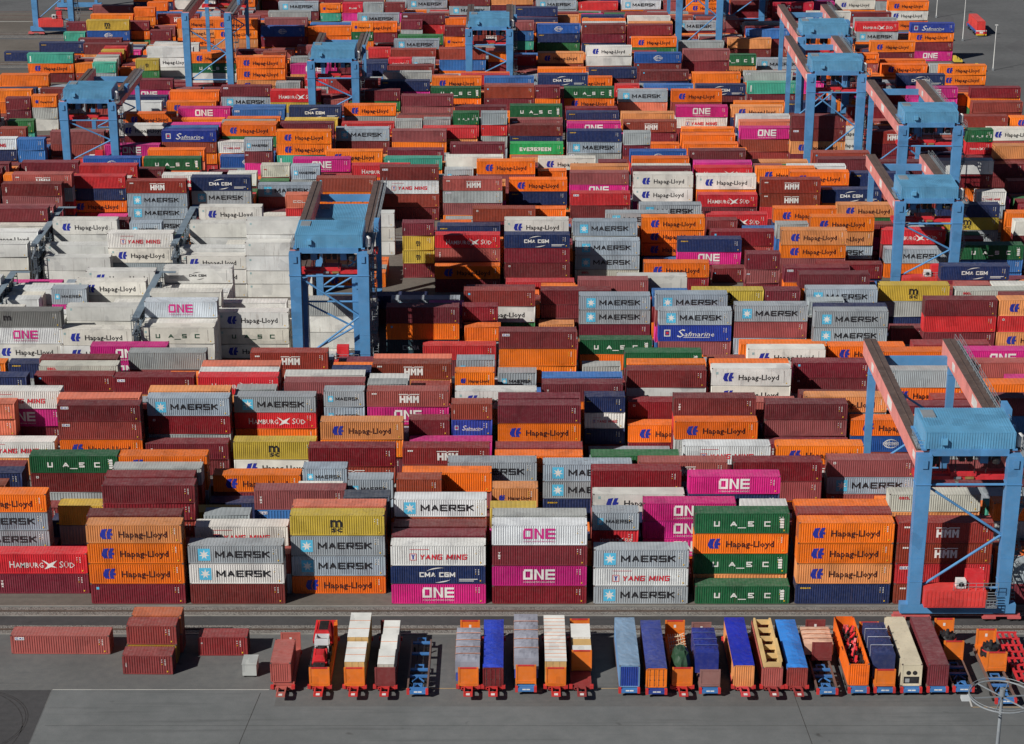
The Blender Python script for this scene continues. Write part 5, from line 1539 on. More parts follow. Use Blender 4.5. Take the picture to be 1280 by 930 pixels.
(8,9,59.25,4,(21,6,19,),(0,0,0,),(0,0,1,)),
(8,9,85.35,4,(1,7,),(0,0,),(0,1,)),
(8,9,114.65,2,(26,),(0,),(1,)),
(8,8,-97.35,4,(0,0,),(0,1,),(1,1,)),
(8,8,-84.30,4,(7,19,1,),(0,0,0,),(0,0,1,)),
(8,8,-71.25,4,(4,2,4,),(1,1,1,),(0,0,1,)),
(8,8,-32.10,4,(23,2,),(1,0,),(0,1,)),
(8,8,-19.05,4,(0,6,19,),(0,0,0,),(1,1,1,)),
(8,8,-6.00,4,(6,2,4,),(1,0,1,),(0,0,1,)),
(8,8,23.30,2,(0,4,15,),(1,1,1,),(0,0,1,)),
(8,8,33.15,4,(7,0,2,),(1,0,1,),(0,0,1,)),
(8,8,46.20,4,(3,0,0,),(1,0,1,),(0,0,1,)),
(8,8,59.25,4,(2,0,6,),(0,0,0,),(0,0,1,)),
(8,8,72.30,4,(2,4,),(1,1,),(0,1,)),
(8,8,98.40,4,(0,4,),(1,1,),(0,1,)),
(8,8,111.45,4,(5,),(1,),(1,)),
(8,7,-110.40,4,(4,2,),(0,1,),(0,1,)),
(8,7,-100.55,2,(0,2,),(1,1,),(1,1,)),
(8,7,-81.10,2,(0,1,6,2,),(0,0,0,0,),(0,0,0,1,)),
(8,7,-71.25,4,(4,2,26,),(0,0,0,),(0,0,1,)),
(8,7,-32.10,4,(19,1,),(1,0,),(0,1,)),
(8,7,-19.05,4,(2,2,5,),(0,0,0,),(0,0,1,)),
(8,7,20.10,4,(19,26,),(1,0,),(0,1,)),
(8,7,46.20,4,(4,2,4,),(1,1,1,),(0,1,1,)),
(8,7,59.25,4,(21,7,4,),(0,1,1,),(0,1,1,)),
(8,7,72.30,4,(2,7,),(1,1,),(0,1,)),
(8,7,98.40,4,(4,15,),(1,0,),(0,1,)),
(8,7,111.45,4,(0,),(1,),(1,)),
(8,6,-74.45,2,(3,2,0,),(0,0,0,),(0,0,1,)),
(8,6,-32.10,4,(2,2,),(0,0,),(0,1,)),
(8,6,7.05,4,(21,2,19,),(1,1,1,),(0,0,1,)),
(8,6,20.10,4,(19,2,),(0,0,),(0,1,)),
(8,6,43.00,2,(1,0,2,),(1,1,1,),(0,0,1,)),
(8,6,62.45,2,(0,3,2,),(1,1,0,),(0,1,1,)),
(8,6,72.30,4,(5,4,),(0,0,),(0,1,)),
(8,6,95.20,2,(6,7,),(1,0,),(0,1,)),
(8,6,114.65,2,(4,),(1,),(1,)),
(8,5,-61.40,2,(3,2,2,),(0,0,0,),(0,0,1,)),
(8,5,-32.10,4,(2,0,),(0,0,),(0,1,)),
(8,5,-19.05,4,(4,0,2,),(1,1,1,),(0,0,1,)),
(8,5,7.05,4,(0,0,1,),(0,0,0,),(1,1,1,)),
(8,5,20.10,4,(0,21,),(0,0,),(1,1,)),
(8,5,72.30,4,(0,19,7,),(0,0,0,),(0,1,1,)),
(8,5,85.35,4,(7,2,2,),(1,0,0,),(0,0,1,)),
(8,5,95.20,2,(4,2,),(0,0,),(1,1,)),
(8,4,-110.40,4,(0,),(0,),(1,)),
(8,4,-97.35,4,(3,),(0,),(1,)),
(8,4,-71.25,4,(0,7,0,),(1,0,1,),(0,0,1,)),
(8,4,-28.90,2,(0,23,0,),(1,1,0,),(0,1,1,)),
(8,4,-19.05,4,(4,19,2,),(0,0,1,),(0,0,1,)),
(8,4,3.85,2,(3,1,2,),(1,1,0,),(1,1,1,)),
(8,4,49.40,2,(23,0,),(0,0,),(0,1,)),
(8,4,59.25,4,(7,0,),(0,0,),(0,1,)),
(8,4,72.30,4,(6,21,7,),(1,1,1,),(0,1,1,)),
(8,4,85.35,4,(0,3,7,),(0,0,1,),(1,1,1,)),
(8,3,-110.40,4,(6,),(0,),(1,)),
(8,3,-97.35,4,(7,),(0,),(1,)),
(8,3,-74.45,2,(21,4,21,2,),(1,0,1,0,),(1,1,1,1,)),
(8,3,-41.95,2,(21,),(1,),(1,)),
(8,3,-35.30,2,(3,),(1,),(1,)),
(8,3,-15.85,2,(2,1,6,0,),(0,0,0,0,),(0,1,1,1,)),
(8,3,-6.00,4,(7,0,7,2,),(0,1,1,0,),(0,0,0,1,)),
(8,3,33.15,4,(2,2,0,),(0,0,1,),(0,1,1,)),
(8,3,59.25,4,(0,7,),(0,1,),(0,1,)),
(8,3,72.30,4,(0,0,3,),(0,1,0,),(0,1,1,)),
(8,3,85.35,4,(19,4,7,),(1,1,1,),(1,1,1,)),
(8,3,98.40,4,(4,),(0,),(1,)),
(8,2,-107.20,2,(19,),(1,),(1,)),
(8,2,-97.35,4,(0,),(1,),(1,)),
(8,2,-45.15,4,(6,),(0,),(1,)),
(8,2,-35.30,2,(19,),(0,),(1,)),
(8,2,-22.25,2,(6,2,),(0,1,),(0,1,)),
(8,2,-6.00,4,(3,1,2,0,),(0,1,1,1,),(0,0,0,1,)),
(8,2,46.20,4,(15,4,),(1,1,),(0,1,)),
(8,2,59.25,4,(2,2,),(0,1,),(0,1,)),
(8,2,72.30,4,(4,2,26,),(0,0,0,),(1,1,1,)),
(8,2,85.35,4,(7,4,0,),(0,1,0,),(1,1,1,)),
(8,2,98.40,4,(19,),(0,),(1,)),
(8,1,-110.40,4,(6,),(1,),(1,)),
(8,1,-97.35,4,(4,),(0,),(1,)),
(8,1,-71.25,4,(2,),(0,),(1,)),
(8,1,-58.20,4,(0,),(1,),(1,)),
(8,1,-48.35,2,(2,),(0,),(1,)),
(8,1,-6.00,4,(2,6,0,2,),(0,0,0,0,),(0,0,0,1,)),
(8,1,49.40,2,(1,26,),(0,0,),(0,1,)),
(8,1,56.05,2,(6,5,),(0,1,),(0,1,)),
(8,1,85.35,4,(26,6,1,),(0,0,0,),(1,1,1,)),
(8,1,98.40,4,(2,),(1,),(1,)),
(8,0,-110.40,4,(15,),(1,),(1,)),
(8,0,-97.35,4,(0,),(1,),(1,)),
(8,0,-84.30,4,(0,),(1,),(1,)),
(8,0,-58.20,4,(0,),(1,),(1,)),
(8,0,-6.00,4,(26,15,5,4,),(0,0,0,0,),(1,1,1,1,)),
(8,0,49.40,2,(3,3,),(0,0,),(0,1,)),
(8,0,101.60,2,(19,),(1,),(1,)),
(9,9,-83.95,4,(7,0,7,4,),(1,1,0,1,),(1,1,0,0,)),
(9,9,-70.90,4,(0,0,5,19,),(0,1,0,1,),(0,1,0,0,)),
(9,9,59.60,4,(4,2,1,),(0,1,1,),(1,1,0,)),
(9,8,-83.95,4,(4,23,26,),(0,0,1,),(1,1,1,)),
(9,8,-70.90,4,(6,2,21,0,),(0,0,0,0,),(0,1,0,0,)),
(9,8,20.45,4,(1,4,7,),(0,0,0,),(1,1,1,)),
(9,8,33.50,4,(5,19,2,4,),(0,1,1,1,),(1,1,0,0,)),
(9,8,46.55,4,(2,7,26,),(0,1,0,),(1,1,0,)),
(9,8,59.60,4,(4,5,6,4,),(0,1,0,1,),(1,1,0,0,)),
(9,8,72.65,4,(0,19,5,7,),(1,1,1,1,),(1,1,0,0,)),
(9,8,98.75,4,(2,4,15,19,),(1,0,0,1,),(0,1,0,0,)),
(9,7,-83.95,4,(0,0,7,1,),(0,0,1,1,),(1,1,1,0,)),
(9,7,-70.90,4,(0,3,1,),(1,1,1,),(1,1,0,)),
(9,7,-57.85,4,(3,7,3,),(0,0,1,),(1,1,1,)),
(9,7,17.25,2,(6,7,4,),(0,1,1,),(1,1,1,)),
(9,7,49.75,2,(2,3,2,),(1,0,0,),(0,1,1,)),
(9,7,59.60,4,(15,2,1,),(1,1,1,),(1,1,0,)),
(9,7,72.65,4,(4,4,0,),(0,0,0,),(1,1,1,)),
(9,7,95.55,2,(0,26,2,),(1,1,1,),(0,1,0,)),
(9,7,115.00,2,(0,7,3,),(0,1,0,),(1,1,1,)),
(9,6,-110.05,4,(2,19,0,0,),(1,1,1,1,),(1,1,1,0,)),
(9,6,-83.95,4,(4,7,23,),(1,1,1,),(0,1,1,)),
(9,6,-54.65,2,(4,0,2,0,),(0,0,0,0,),(1,1,1,0,)),
(9,6,-44.80,4,(26,26,2,3,),(1,1,1,1,),(0,0,1,0,)),
(9,6,33.50,4,(3,),(0,),(1,)),
(9,6,46.55,4,(4,),(1,),(1,)),
(9,6,72.65,4,(1,2,0,),(0,0,0,),(1,1,1,)),
(9,5,-110.05,4,(2,),(0,),(1,)),
(9,5,-83.95,4,(0,6,0,4,),(1,0,0,0,),(0,1,1,0,)),
(9,5,-44.80,4,(19,2,0,2,),(0,0,1,0,),(0,0,1,0,)),
(9,5,20.45,4,(23,),(1,),(1,)),
(9,5,59.60,4,(4,),(1,),(1,)),
(9,5,72.65,4,(21,2,0,),(1,1,1,),(1,1,1,)),
(9,5,85.70,4,(0,4,4,),(1,1,0,),(0,1,1,)),
(9,4,-97.00,4,(2,2,4,),(1,1,0,),(0,1,1,)),
(9,4,-83.95,4,(0,0,3,),(1,1,0,),(0,1,1,)),
(9,4,-18.70,4,(3,0,0,2,),(1,0,0,0,),(0,1,1,0,)),
(9,4,59.60,4,(21,),(0,),(1,)),
(9,4,72.65,4,(7,19,2,0,),(1,1,1,1,),(0,1,1,0,)),
(9,4,85.70,4,(23,26,19,7,),(1,1,1,1,),(0,0,1,0,)),
(9,3,-80.75,2,(0,6,1,),(1,1,1,),(0,1,1,)),
(9,3,-44.80,4,(2,6,7,),(0,0,0,),(0,1,1,)),
(9,3,-34.95,2,(1,21,7,21,),(0,1,1,1,),(0,1,1,0,)),
(9,3,4.20,2,(2,19,2,2,),(0,0,0,0,),(0,0,1,1,)),
(9,3,59.60,4,(6,),(1,),(1,)),
(9,3,72.65,4,(2,3,2,),(0,0,0,),(0,1,1,)),
(9,2,-106.85,2,(0,26,0,),(0,0,0,),(1,1,1,)),
(9,2,-97.00,4,(2,5,),(0,0,),(0,1,)),
(9,2,-83.95,4,(7,4,),(0,1,),(0,1,)),
(9,2,-44.80,4,(2,4,2,),(0,0,1,),(0,0,1,)),
(9,2,-18.70,4,(23,21,),(0,0,),(0,1,)),
(9,2,46.55,4,(3,4,),(0,0,),(0,1,)),
(9,2,72.65,4,(21,),(1,),(1,)),
(9,1,-97.00,4,(19,0,),(1,0,),(0,1,)),
(9,1,-83.95,4,(1,6,),(0,1,),(0,1,)),
(9,1,-70.90,4,(2,2,),(0,1,),(0,1,)),
(9,1,-31.75,4,(1,1,),(1,1,),(0,1,)),
(9,1,-18.70,4,(4,7,),(0,0,),(0,1,)),
(9,1,-5.65,4,(19,2,1,19,),(1,1,1,1,),(0,1,1,1,)),
(9,1,72.65,4,(2,),(1,),(1,)),
(9,0,-97.00,4,(1,26,),(1,1,),(0,1,)),
(9,0,-70.90,4,(2,4,),(1,0,),(0,1,)),
(9,0,-48.00,2,(7,),(1,),(1,)),
(9,0,-21.90,2,(2,4,),(1,0,),(0,1,)),
(9,0,20.45,4,(7,0,),(0,0,),(1,1,)),
(9,0,33.50,4,(1,3,),(1,1,),(0,1,)),
(9,0,46.55,4,(6,7,),(1,1,),(0,1,)),
(9,0,72.65,4,(2,),(0,),(1,)),
(9,0,85.70,4,(2,),(1,),(1,))]
LABELS = """plain maroon container, on the ground, below an orange lettered one, right beside a maroon one
orange with navy flag emblem, above a maroon one, right beside a red bird-marked one
orange container with navy flag emblem, between red bird-marked and grey starred ones
orange container with navy flag emblem and black lettering, between plain grey and brownish red ones
plain maroon container, right beside a yellow one
grey with white star, below a grey starred one, just left of a plain grey one
grey container with white star on blue square, just left of a yellow one
orange container with navy flag emblem, below a navy one, above a grey starred one
white container with red lettering, below a plain grey one
orange container with navy flag emblem, between maroon and dark blue arc-marked ones
grey container with white star, above an orange lettered one, right beside a white starred one
grey container with white star, below an ochre one, above a grey starred one
ochre yellow container with black emblem, below a salmon one
plain salmon container, above an ochre one
white container with star on blue square, below a brownish red one
plain maroon container, topmost of its stack, below a white starred one
plain maroon container, below a maroon one, just left of a white-and-magenta one
magenta container with white lettering, standing on the ground, below a dark blue arc-marked one
dark blue container with white arcs around its lettering, below a white red-lettered one
white container with red lettering, right beside a grey starred one
plain dark red container, below a magenta lettered one
magenta container with large white lettering, right beside a dark blue arc-marked one
plain maroon container, below a white-and-magenta one
white container with large magenta lettering, above a maroon one
plain grey container, above a white-and-magenta one
dark green with white letters, above a plain orange one, right beside a grey starred one
orange with navy flag emblem, above a green lettered one, right beside a grey starred one
dark green container with four spaced white letters, below a plain white one
dark green container with four spaced white letters, standing on the ground
long navy container, just left of a white-lettered brown one
orange container with navy flag emblem and black lettering, just left of a red one
orange lettered container, about 82 percent across and 74 percent down the photo
orange with navy flag emblem, above an orange lettered one, right beside a green lettered one
plain brownish red container, below a plain orange one, above an orange lettered one
plain orange container, above an orange lettered one, just left of a pale grey one
brownish red container with white capitals, standing on the ground, below a red one
plain red container, just left of a plain orange one
brownish red container with white capitals, below a white-lettered brown one, above a red one
brownish red container with white capitals, below a pale grey one
white reefer with navy flag emblem, topmost, just left of an orange lettered one
white refrigerated container with navy flag emblem, above a navy one
white container with large magenta lettering, below a dark grey one
long dark grey container with small black m emblem
orange container with navy flag emblem and black lettering, between orange lettered and grey starred ones
red container with white bird emblem, above a dark blue arc-marked one
plain orange container, above a dark teal one
plain maroon container, above a plain orange one, just left of a dark red one
white reefer with navy flag emblem, topmost of its stack, above a white arc-marked one
magenta container with large white lettering, below a white flagged one
dark green container with four spaced white letters, right beside a green lettered one
plain dark red container, above a plain grey one, right beside a brownish red one
grey container with white star, below a plain orange one, above a dark red one
plain maroon container, above a navy one, right beside a red one
grey container with white star, below a grey starred one, above a navy one
grey container with white star, topmost of its stack, just left of a dark red one
orange with navy flag emblem, below a plain white one, right beside a plain white one
long bright green container with white capitals
dark green container with four spaced white letters, above a white red-lettered one
plain maroon container, above a maroon one, between orange lettered and orange lettered ones
plain maroon container, below an orange lettered one, between maroon and orange lettered ones
plain orange container, standing on the ground, right beside a dark red one
grey container with white star, below a red bird-marked one, above a plain orange one
grey with white star, above a grey starred one, just left of a mid blue one
grey container with white star, above a grey starred one, right beside a navy one
brownish red container with white capitals, right beside a red one
ochre yellow container with black emblem, above a white flagged one
orange container with navy flag emblem, below a brownish red one, above a plain grey one
plain brownish red container, topmost of its stack, below a red bird-marked one
white refrigerated container with navy flag emblem, below a red one
grey container with white star on blue square, below a mid blue one
red container with white bird emblem, below a plain white one
plain maroon container, below a grey starred one, above a green lettered one
grey container with white star, below a grey starred one, above a maroon one
grey container with white star, below a maroon one, between maroon and grey starred ones
orange with navy flag emblem, below a grey starred one, right beside a grey starred one
plain brownish red container, topmost of its stack, below a mid blue one
orange container with navy flag emblem, topmost, right beside a white red-lettered one
brownish red container with white capitals, below a magenta lettered one
plain maroon container, below a pale grey one, above a grey starred one
plain brownish red container, above a white flagged one, right beside a grey starred one
brownish red container with white capitals, below a salmon one
plain maroon container, above a red one, right beside an orange lettered one
plain maroon container, below a dark blue arc-marked one, above a maroon one
dark blue container with white arcs around its lettering, below a white flagged one
grey container with white star, above a grey starred one, just left of an ochre one
plain maroon container, topmost, below a maroon one, just left of a grey starred one
plain maroon container, standing on the ground, below a white starred one
white container with star on blue square, below a grey starred one
grey container with white star on blue square, above a white starred one
plain maroon container, below a plain orange one, above a magenta lettered one
plain dark red container, topmost of its stack, right beside an ochre one
plain navy container, below a magenta lettered one, above a grey starred one
dark green container with white letters, topmost of its stack, above a plain orange one
plain grey container, below a white-lettered brown one, right beside a brownish red one
brownish red container with white capitals, below a grey starred one
grey container with white star on blue square, above a pale grey one
grey container with white star, between dark blue arc-marked and orange lettered ones
magenta container with large white lettering, just left of a green lettered one
magenta container with large white lettering, just left of a plain white one
plain navy container, above a plain orange one, right beside a plain grey one
orange container with navy flag emblem, below a plain orange one, above a navy one
blue container with white script lettering, above a maroon one
grey container with white star on blue square, above a blue script one
plain red container, right beside a dark teal one
plain grey container, below a magenta lettered one, above a dark red one
white container with large magenta lettering, below a plain white one
long white refrigerated container with small black arcs
orange container with navy flag emblem, above a maroon one, right beside a green lettered one
orange with navy flag emblem, above a brownish red one, right beside a blue script one
plain maroon container, above an orange lettered one, just left of a navy one
plain maroon container, above a salmon one
grey container with white star on blue square, below a dark blue arc-marked one
dark blue container with white arcs around its lettering, above a grey starred one
dark green container with four spaced white letters, just left of a dark red one
magenta container with large white lettering, above a white red-lettered one
plain dark red container, above a plain orange one, right beside a magenta lettered one
plain dark red container, topmost of its stack, right beside a white-lettered brown one
pale grey container with small red letters, above a white-lettered brown one
long red container, below a magenta lettered one
orange container with navy flag emblem, topmost, below a brownish red one, above a maroon one
orange container with navy flag emblem and black lettering, above a white red-lettered one
brownish red container with white capitals, above a plain white one
long maroon container, below a plain grey one, just left of a red one
plain dark red container, topmost of its stack, above a white flagged one
plain maroon container, topmost of its stack, between maroon and plain green ones
plain maroon container, above an orange lettered one, right beside a white flagged one
plain maroon container, below an orange lettered one, right beside a white flagged one
orange container with navy flag emblem, below a magenta lettered one, above a plain white one
grey container with white star, below a maroon one, right beside a dark red one
plain maroon container, below a blue globe-marked one, above a grey starred one
plain brownish red container, above an orange lettered one, right beside an ochre one
red container with white bird emblem, above a brownish red one
long maroon container, below a plain grey one, just left of a plain orange one
plain dark red container, topmost of its stack, just left of a red bird-marked one
long maroon container, below a white-lettered brown one, above a maroon one
red container with white bird emblem, below a white flagged one
plain brownish red container, below a white red-lettered one, above a maroon one
white container with red lettering, above a brownish red one
plain maroon container, topmost of its stack, below a teal one
plain navy container, above a magenta lettered one, right beside an orange lettered one
plain maroon container, below a white flagged one, above an orange lettered one
red container with white bird emblem, above a plain orange one
grey container with white star, below a plain grey one, above a red bird-marked one
grey container with white star, below a white-lettered brown one, above a plain orange one
plain grey container, above a maroon one, right beside a green lettered one
pale grey container with small red letters, right beside a navy one
orange container with navy flag emblem, below a grey starred one, above a dark red one
orange container with navy flag emblem, topmost, between grey starred and dark blue arc-marked ones
plain maroon container, below a mid blue one, right beside a grey starred one
cream refrigerated container with four dark letters, just left of a cream lettered one
grey container with white star, standing on the ground, below a white red-lettered one
white container with red lettering, right beside a magenta lettered one
grey with white star, below a red bird-marked one, above a white red-lettered one
white refrigerated container with navy flag emblem, above a red bird-marked one
white refrigerated container with navy flag emblem, right beside a red one
white refrigerated container with navy flag emblem, below a maroon one, above a white flagged one
blue container with white script lettering, above a brownish red one
plain brownish red container, below a plain grey one, above a white flagged one
plain maroon container, below a plain white one, above a grey starred one
white refrigerated container with navy flag emblem, above a dark blue arc-marked one
grey container with white star, below a red one, right beside an orange lettered one
white reefer with navy flag emblem, below a plain orange one, right beside a maroon one
plain white refrigerated container, topmost of its stack, right beside a grey starred one
plain dark red container, above a navy one, right beside an orange lettered one
orange with navy flag emblem, below a plain white one, right beside an orange lettered one
grey container with white star, above a navy one, just left of an ochre one
orange container with navy flag emblem, topmost of its stack, below a white flagged one
long red container, below a red one
grey container with white star on blue square, right beside a white flagged one
cream lettered container, about 25 percent across and 45 percent down the photo
white flagged container, about 25 percent across and 43 percent down the photo
white reefer with navy flag emblem, just left of centre in the photo at half height
brownish red container with white capitals, above a magenta lettered one
orange container with navy flag emblem and black lettering, just left of a plain green one
dark blue container with white arcs around its lettering, above a brownish red one
plain red container, below a maroon one, right beside a navy one
plain maroon container, below a pale grey one, above a red one
long brownish red container with white capitals, right beside a red bird-marked one
brownish red container with capitals, below an orange lettered one, above a white-lettered brown one
long orange container, just left of a plain green one
brownish red container with white capitals, below a white red-lettered one
plain maroon container, above a plain orange one, right beside a blue script one
grey container with white star, above a maroon one, right beside a grey starred one
white refrigerated container with navy flag emblem, between grey starred and plain white ones
orange container with navy flag emblem, above a maroon one, between maroon and grey starred ones
orange container with navy flag emblem and black lettering, between dark red and orange lettered ones
plain maroon container, below a plain orange one, above a plain white one
plain brownish red container, above a plain orange one, right beside a white-lettered brown one
orange container with navy flag emblem, below a brownish red one, above a green lettered one
plain brownish red container, above an orange lettered one, just left of a dark red one
plain maroon container, below a salmon one, above a brownish red one
plain white refrigerated container, above a cream lettered one, right beside a dark grey one
white refrigerated container with navy flag emblem, below a dark red one
plain white refrigerated container, below an orange lettered one, above a grey starred one
grey container with white star, below a plain green one, above a salmon one
plain maroon container, below a green lettered one, right beside a navy one
long dark green container with four spaced white letters, right beside a plain orange one
plain brownish red container, topmost of its stack, above a green lettered one
plain white refrigerated container, topmost of its stack, just left of a white red-lettered one
white refrigerated container with navy flag emblem, below a white red-lettered one
white container with red lettering, above a white flagged one
plain grey container, above an orange lettered one, right beside a dark red one
plain maroon container, above a dark red one, just left of a brownish red one
dark green container with four spaced white letters, above a dark blue arc-marked one
plain white refrigerated container, between plain white and white flagged ones
orange with navy flag emblem, below a plain grey one, right beside a plain white one
grey container with white star, below a grey starred one, just left of a maroon one
grey container with white star, below a navy one, right beside a grey starred one
plain maroon container, below a brownish red one, above a brownish red one
orange container with navy flag emblem and black lettering, right beside a white flagged one
plain maroon container, above a plain grey one, just left of an ochre one
orange with navy flag emblem, below a white-lettered brown one, above a plain grey one
white container with red lettering, above a white-lettered brown one
white refrigerated container with navy flag emblem, above a magenta lettered one
dark blue container with white arcs around its lettering, below a navy one
plain white container, about 33 percent across and 46 percent down the photo
plain white refrigerated container, between white flagged and maroon ones
plain grey container, above a plain white one, right beside a plain white one
plain white refrigerated container, above a plain white one, just left of a grey starred one
magenta container with large white lettering, below a dark red one
ochre yellow container with black emblem, above a plain grey one
white reefer with navy flag emblem, below a grey starred one, above a plain white one
maroon container, about 81 percent across and 37 percent down the photo
orange with navy flag emblem, above a maroon one, just left of an orange lettered one
red container with white bird emblem, just left of a plain green one
plain dark red container, above a plain orange one, just left of a maroon one
plain white refrigerated container, topmost of its stack, above a dark red one
plain maroon container, above an orange lettered one, right beside a magenta lettered one
plain maroon container, topmost of its stack, right beside a salmon one
white container with red lettering, above a green lettered one
orange container with navy flag emblem, topmost of its stack, right beside a blue script one
plain maroon container, just left of a slate one
white container with red lettering, above a magenta lettered one
plain orange container, above a white starred one
plain navy container, below a plain orange one, above a dark blue arc-marked one
magenta container with large white lettering, below an orange lettered one, above a brownish red one
brownish red container with white capitals, just left of a brownish red one
plain maroon container, below a red bird-marked one, just left of an orange lettered one
red container with white bird emblem, below a grey starred one, above a maroon one
short grey container with white star on blue square, below a dark red one
short orange container with navy flag emblem and black lettering, above a white flagged one
plain orange container, right beside a pale grey one
long red container, above a red one
plain white reefer, on the ground, below a plain white one, above a white flagged one
plain white refrigerated container, between white flagged and orange lettered ones
plain white container, about 27 percent across and 35 percent down the photo
plain white refrigerated container, topmost of its stack, just left of a cream lettered one
plain brownish red container, below a magenta lettered one, above a plain orange one
orange container with navy flag emblem, below a grey starred one, above a plain grey one
short navy container, just left of a dark red one
short grey container with white star on blue square, below a maroon one
plain maroon container, below a mid blue one, above a white-lettered brown one
plain white refrigerated container, above a plain orange one
plain white refrigerated container, right beside a mid blue one
plain white refrigerated container, below a plain grey one, right beside a plain grey one
orange container with navy flag emblem, topmost, between orange lettered and white-lettered brown ones
short grey container with white star on blue square, above a red bird-marked one
short grey container with white star on blue square, above a salmon one
blue with white globe emblem, below an orange lettered one, right beside an orange lettered one
orange with navy flag emblem, above a blue globe-marked one, right beside a maroon one
white refrigerated container with navy flag emblem, below a plain grey one
plain brownish red container, above a white starred one
plain orange container, below a brownish red one, above a plain grey one
plain brownish red container, above a blue script one
short maroon container, above a magenta lettered one
ochre yellow container with black emblem, below a navy one
long navy container, above an ochre one
plain yellow container, above a plain grey one
grey container with white star on blue square, right beside a cream lettered one
plain dark red container, below a plain white one, above an orange lettered one
plain maroon container, below a plain orange one, above a mid blue one
orange container with navy flag emblem, topmost of its stack, below a dark red one
plain maroon container, above a cream lettered one
plain orange container, between grey starred and plain orange ones
plain maroon container, above a plain orange one, right beside a plain orange one
plain maroon container, between magenta lettered and maroon ones
plain maroon container, below a plain grey one, right beside a brownish red one
plain grey container, right beside a blue globe-marked one
brownish red container with white capitals, above a grey starred one, right beside a maroon one
plain maroon container, below a plain magenta one, right beside a dark red one
plain dark red container, below a plain orange one, above a white-lettered brown one
plain maroon container, above a plain orange one, just left of a plain grey one"""
# ---------------------------------------------------------------- ground, tracks, markings
def ground_mat(name, a, b, scale, crack=True, rough=.9, stain=.8):
    m, nt, bs = newmat(name); pos = N(nt, 'ShaderNodeNewGeometry').outputs['Position']
    c = mixc(nt, ramp(nt, noise(nt, scale, 6, pos, .65), .3, .7), lin(*a), lin(*b))
    big = noise(nt, .045, 3, pos)
    c = mixc(nt, mul(nt, ramp(nt, big, .42, .62), .35), c, lin(*[k*.72 for k in a]))
    track = noise(nt, 1.0, 3, scaled(nt, pos, .035, .9, 1), .6)
    c = mixc(nt, mul(nt, ramp(nt, track, .55, .75), .28*stain), c, lin(34,34,35))
    oil = noise(nt, .35, 2, pos, .5)
    c = mixc(nt, mul(nt, ramp(nt, oil, .70, .78), .6*stain), c, lin(36,34,32))
    grit = noise(nt, 9.0, 2, pos)
    c = mixc(nt, 1.0, c, ramp(nt, grit, .2, .8, (.86,.86,.86,1), (1.12,1.12,1.12,1)), 'MULTIPLY')
    nt.links.new(c, bs.inputs['Base Color']); bs.inputs['Roughness'].default_value = rough; bs.inputs['Specular IOR Level'].default_value = .25
    return m
def ballast_mat():
    m, nt, bs = newmat('ballast'); pos = N(nt, 'ShaderNodeNewGeometry').outputs['Position']
    v = N(nt, 'ShaderNodeTexVoronoi'); v.inputs['Scale'].default_value = 5.5; nt.links.new(pos, v.inputs['Vector'])
    c = mixc(nt, v.outputs['Distance'], lin(150,146,140), lin(70,68,66))
    c = mixc(nt, mul(nt, ramp(nt, noise(nt, .5, 3, pos), .4, .7), .5), c, lin(92,84,78))
    nt.links.new(c, bs.inputs['Base Color']); bs.inputs['Roughness'].default_value = .95
    bp = N(nt, 'ShaderNodeBump'); bp.inputs['Strength'].default_value = .8; bp.inputs['Distance'].default_value = .1
    nt.links.new(v.outputs['Distance'], bp.inputs['Height']); nt.links.new(bp.outputs[0], bs.inputs['Normal'])
    return m
def sheet(name, x0, x1, y0, y1, z, mt):
    mb = MB(); mb.face([(x0,y0,z),(x1,y0,z),(x1,y1,z),(x0,y1,z)]); return structure(name, mb, mt)
def poly_sheet(name, pts, z, mt):
    mb = MB(); mb.face([(x, y, z) for x, y in pts]); return structure(name, mb, mt)
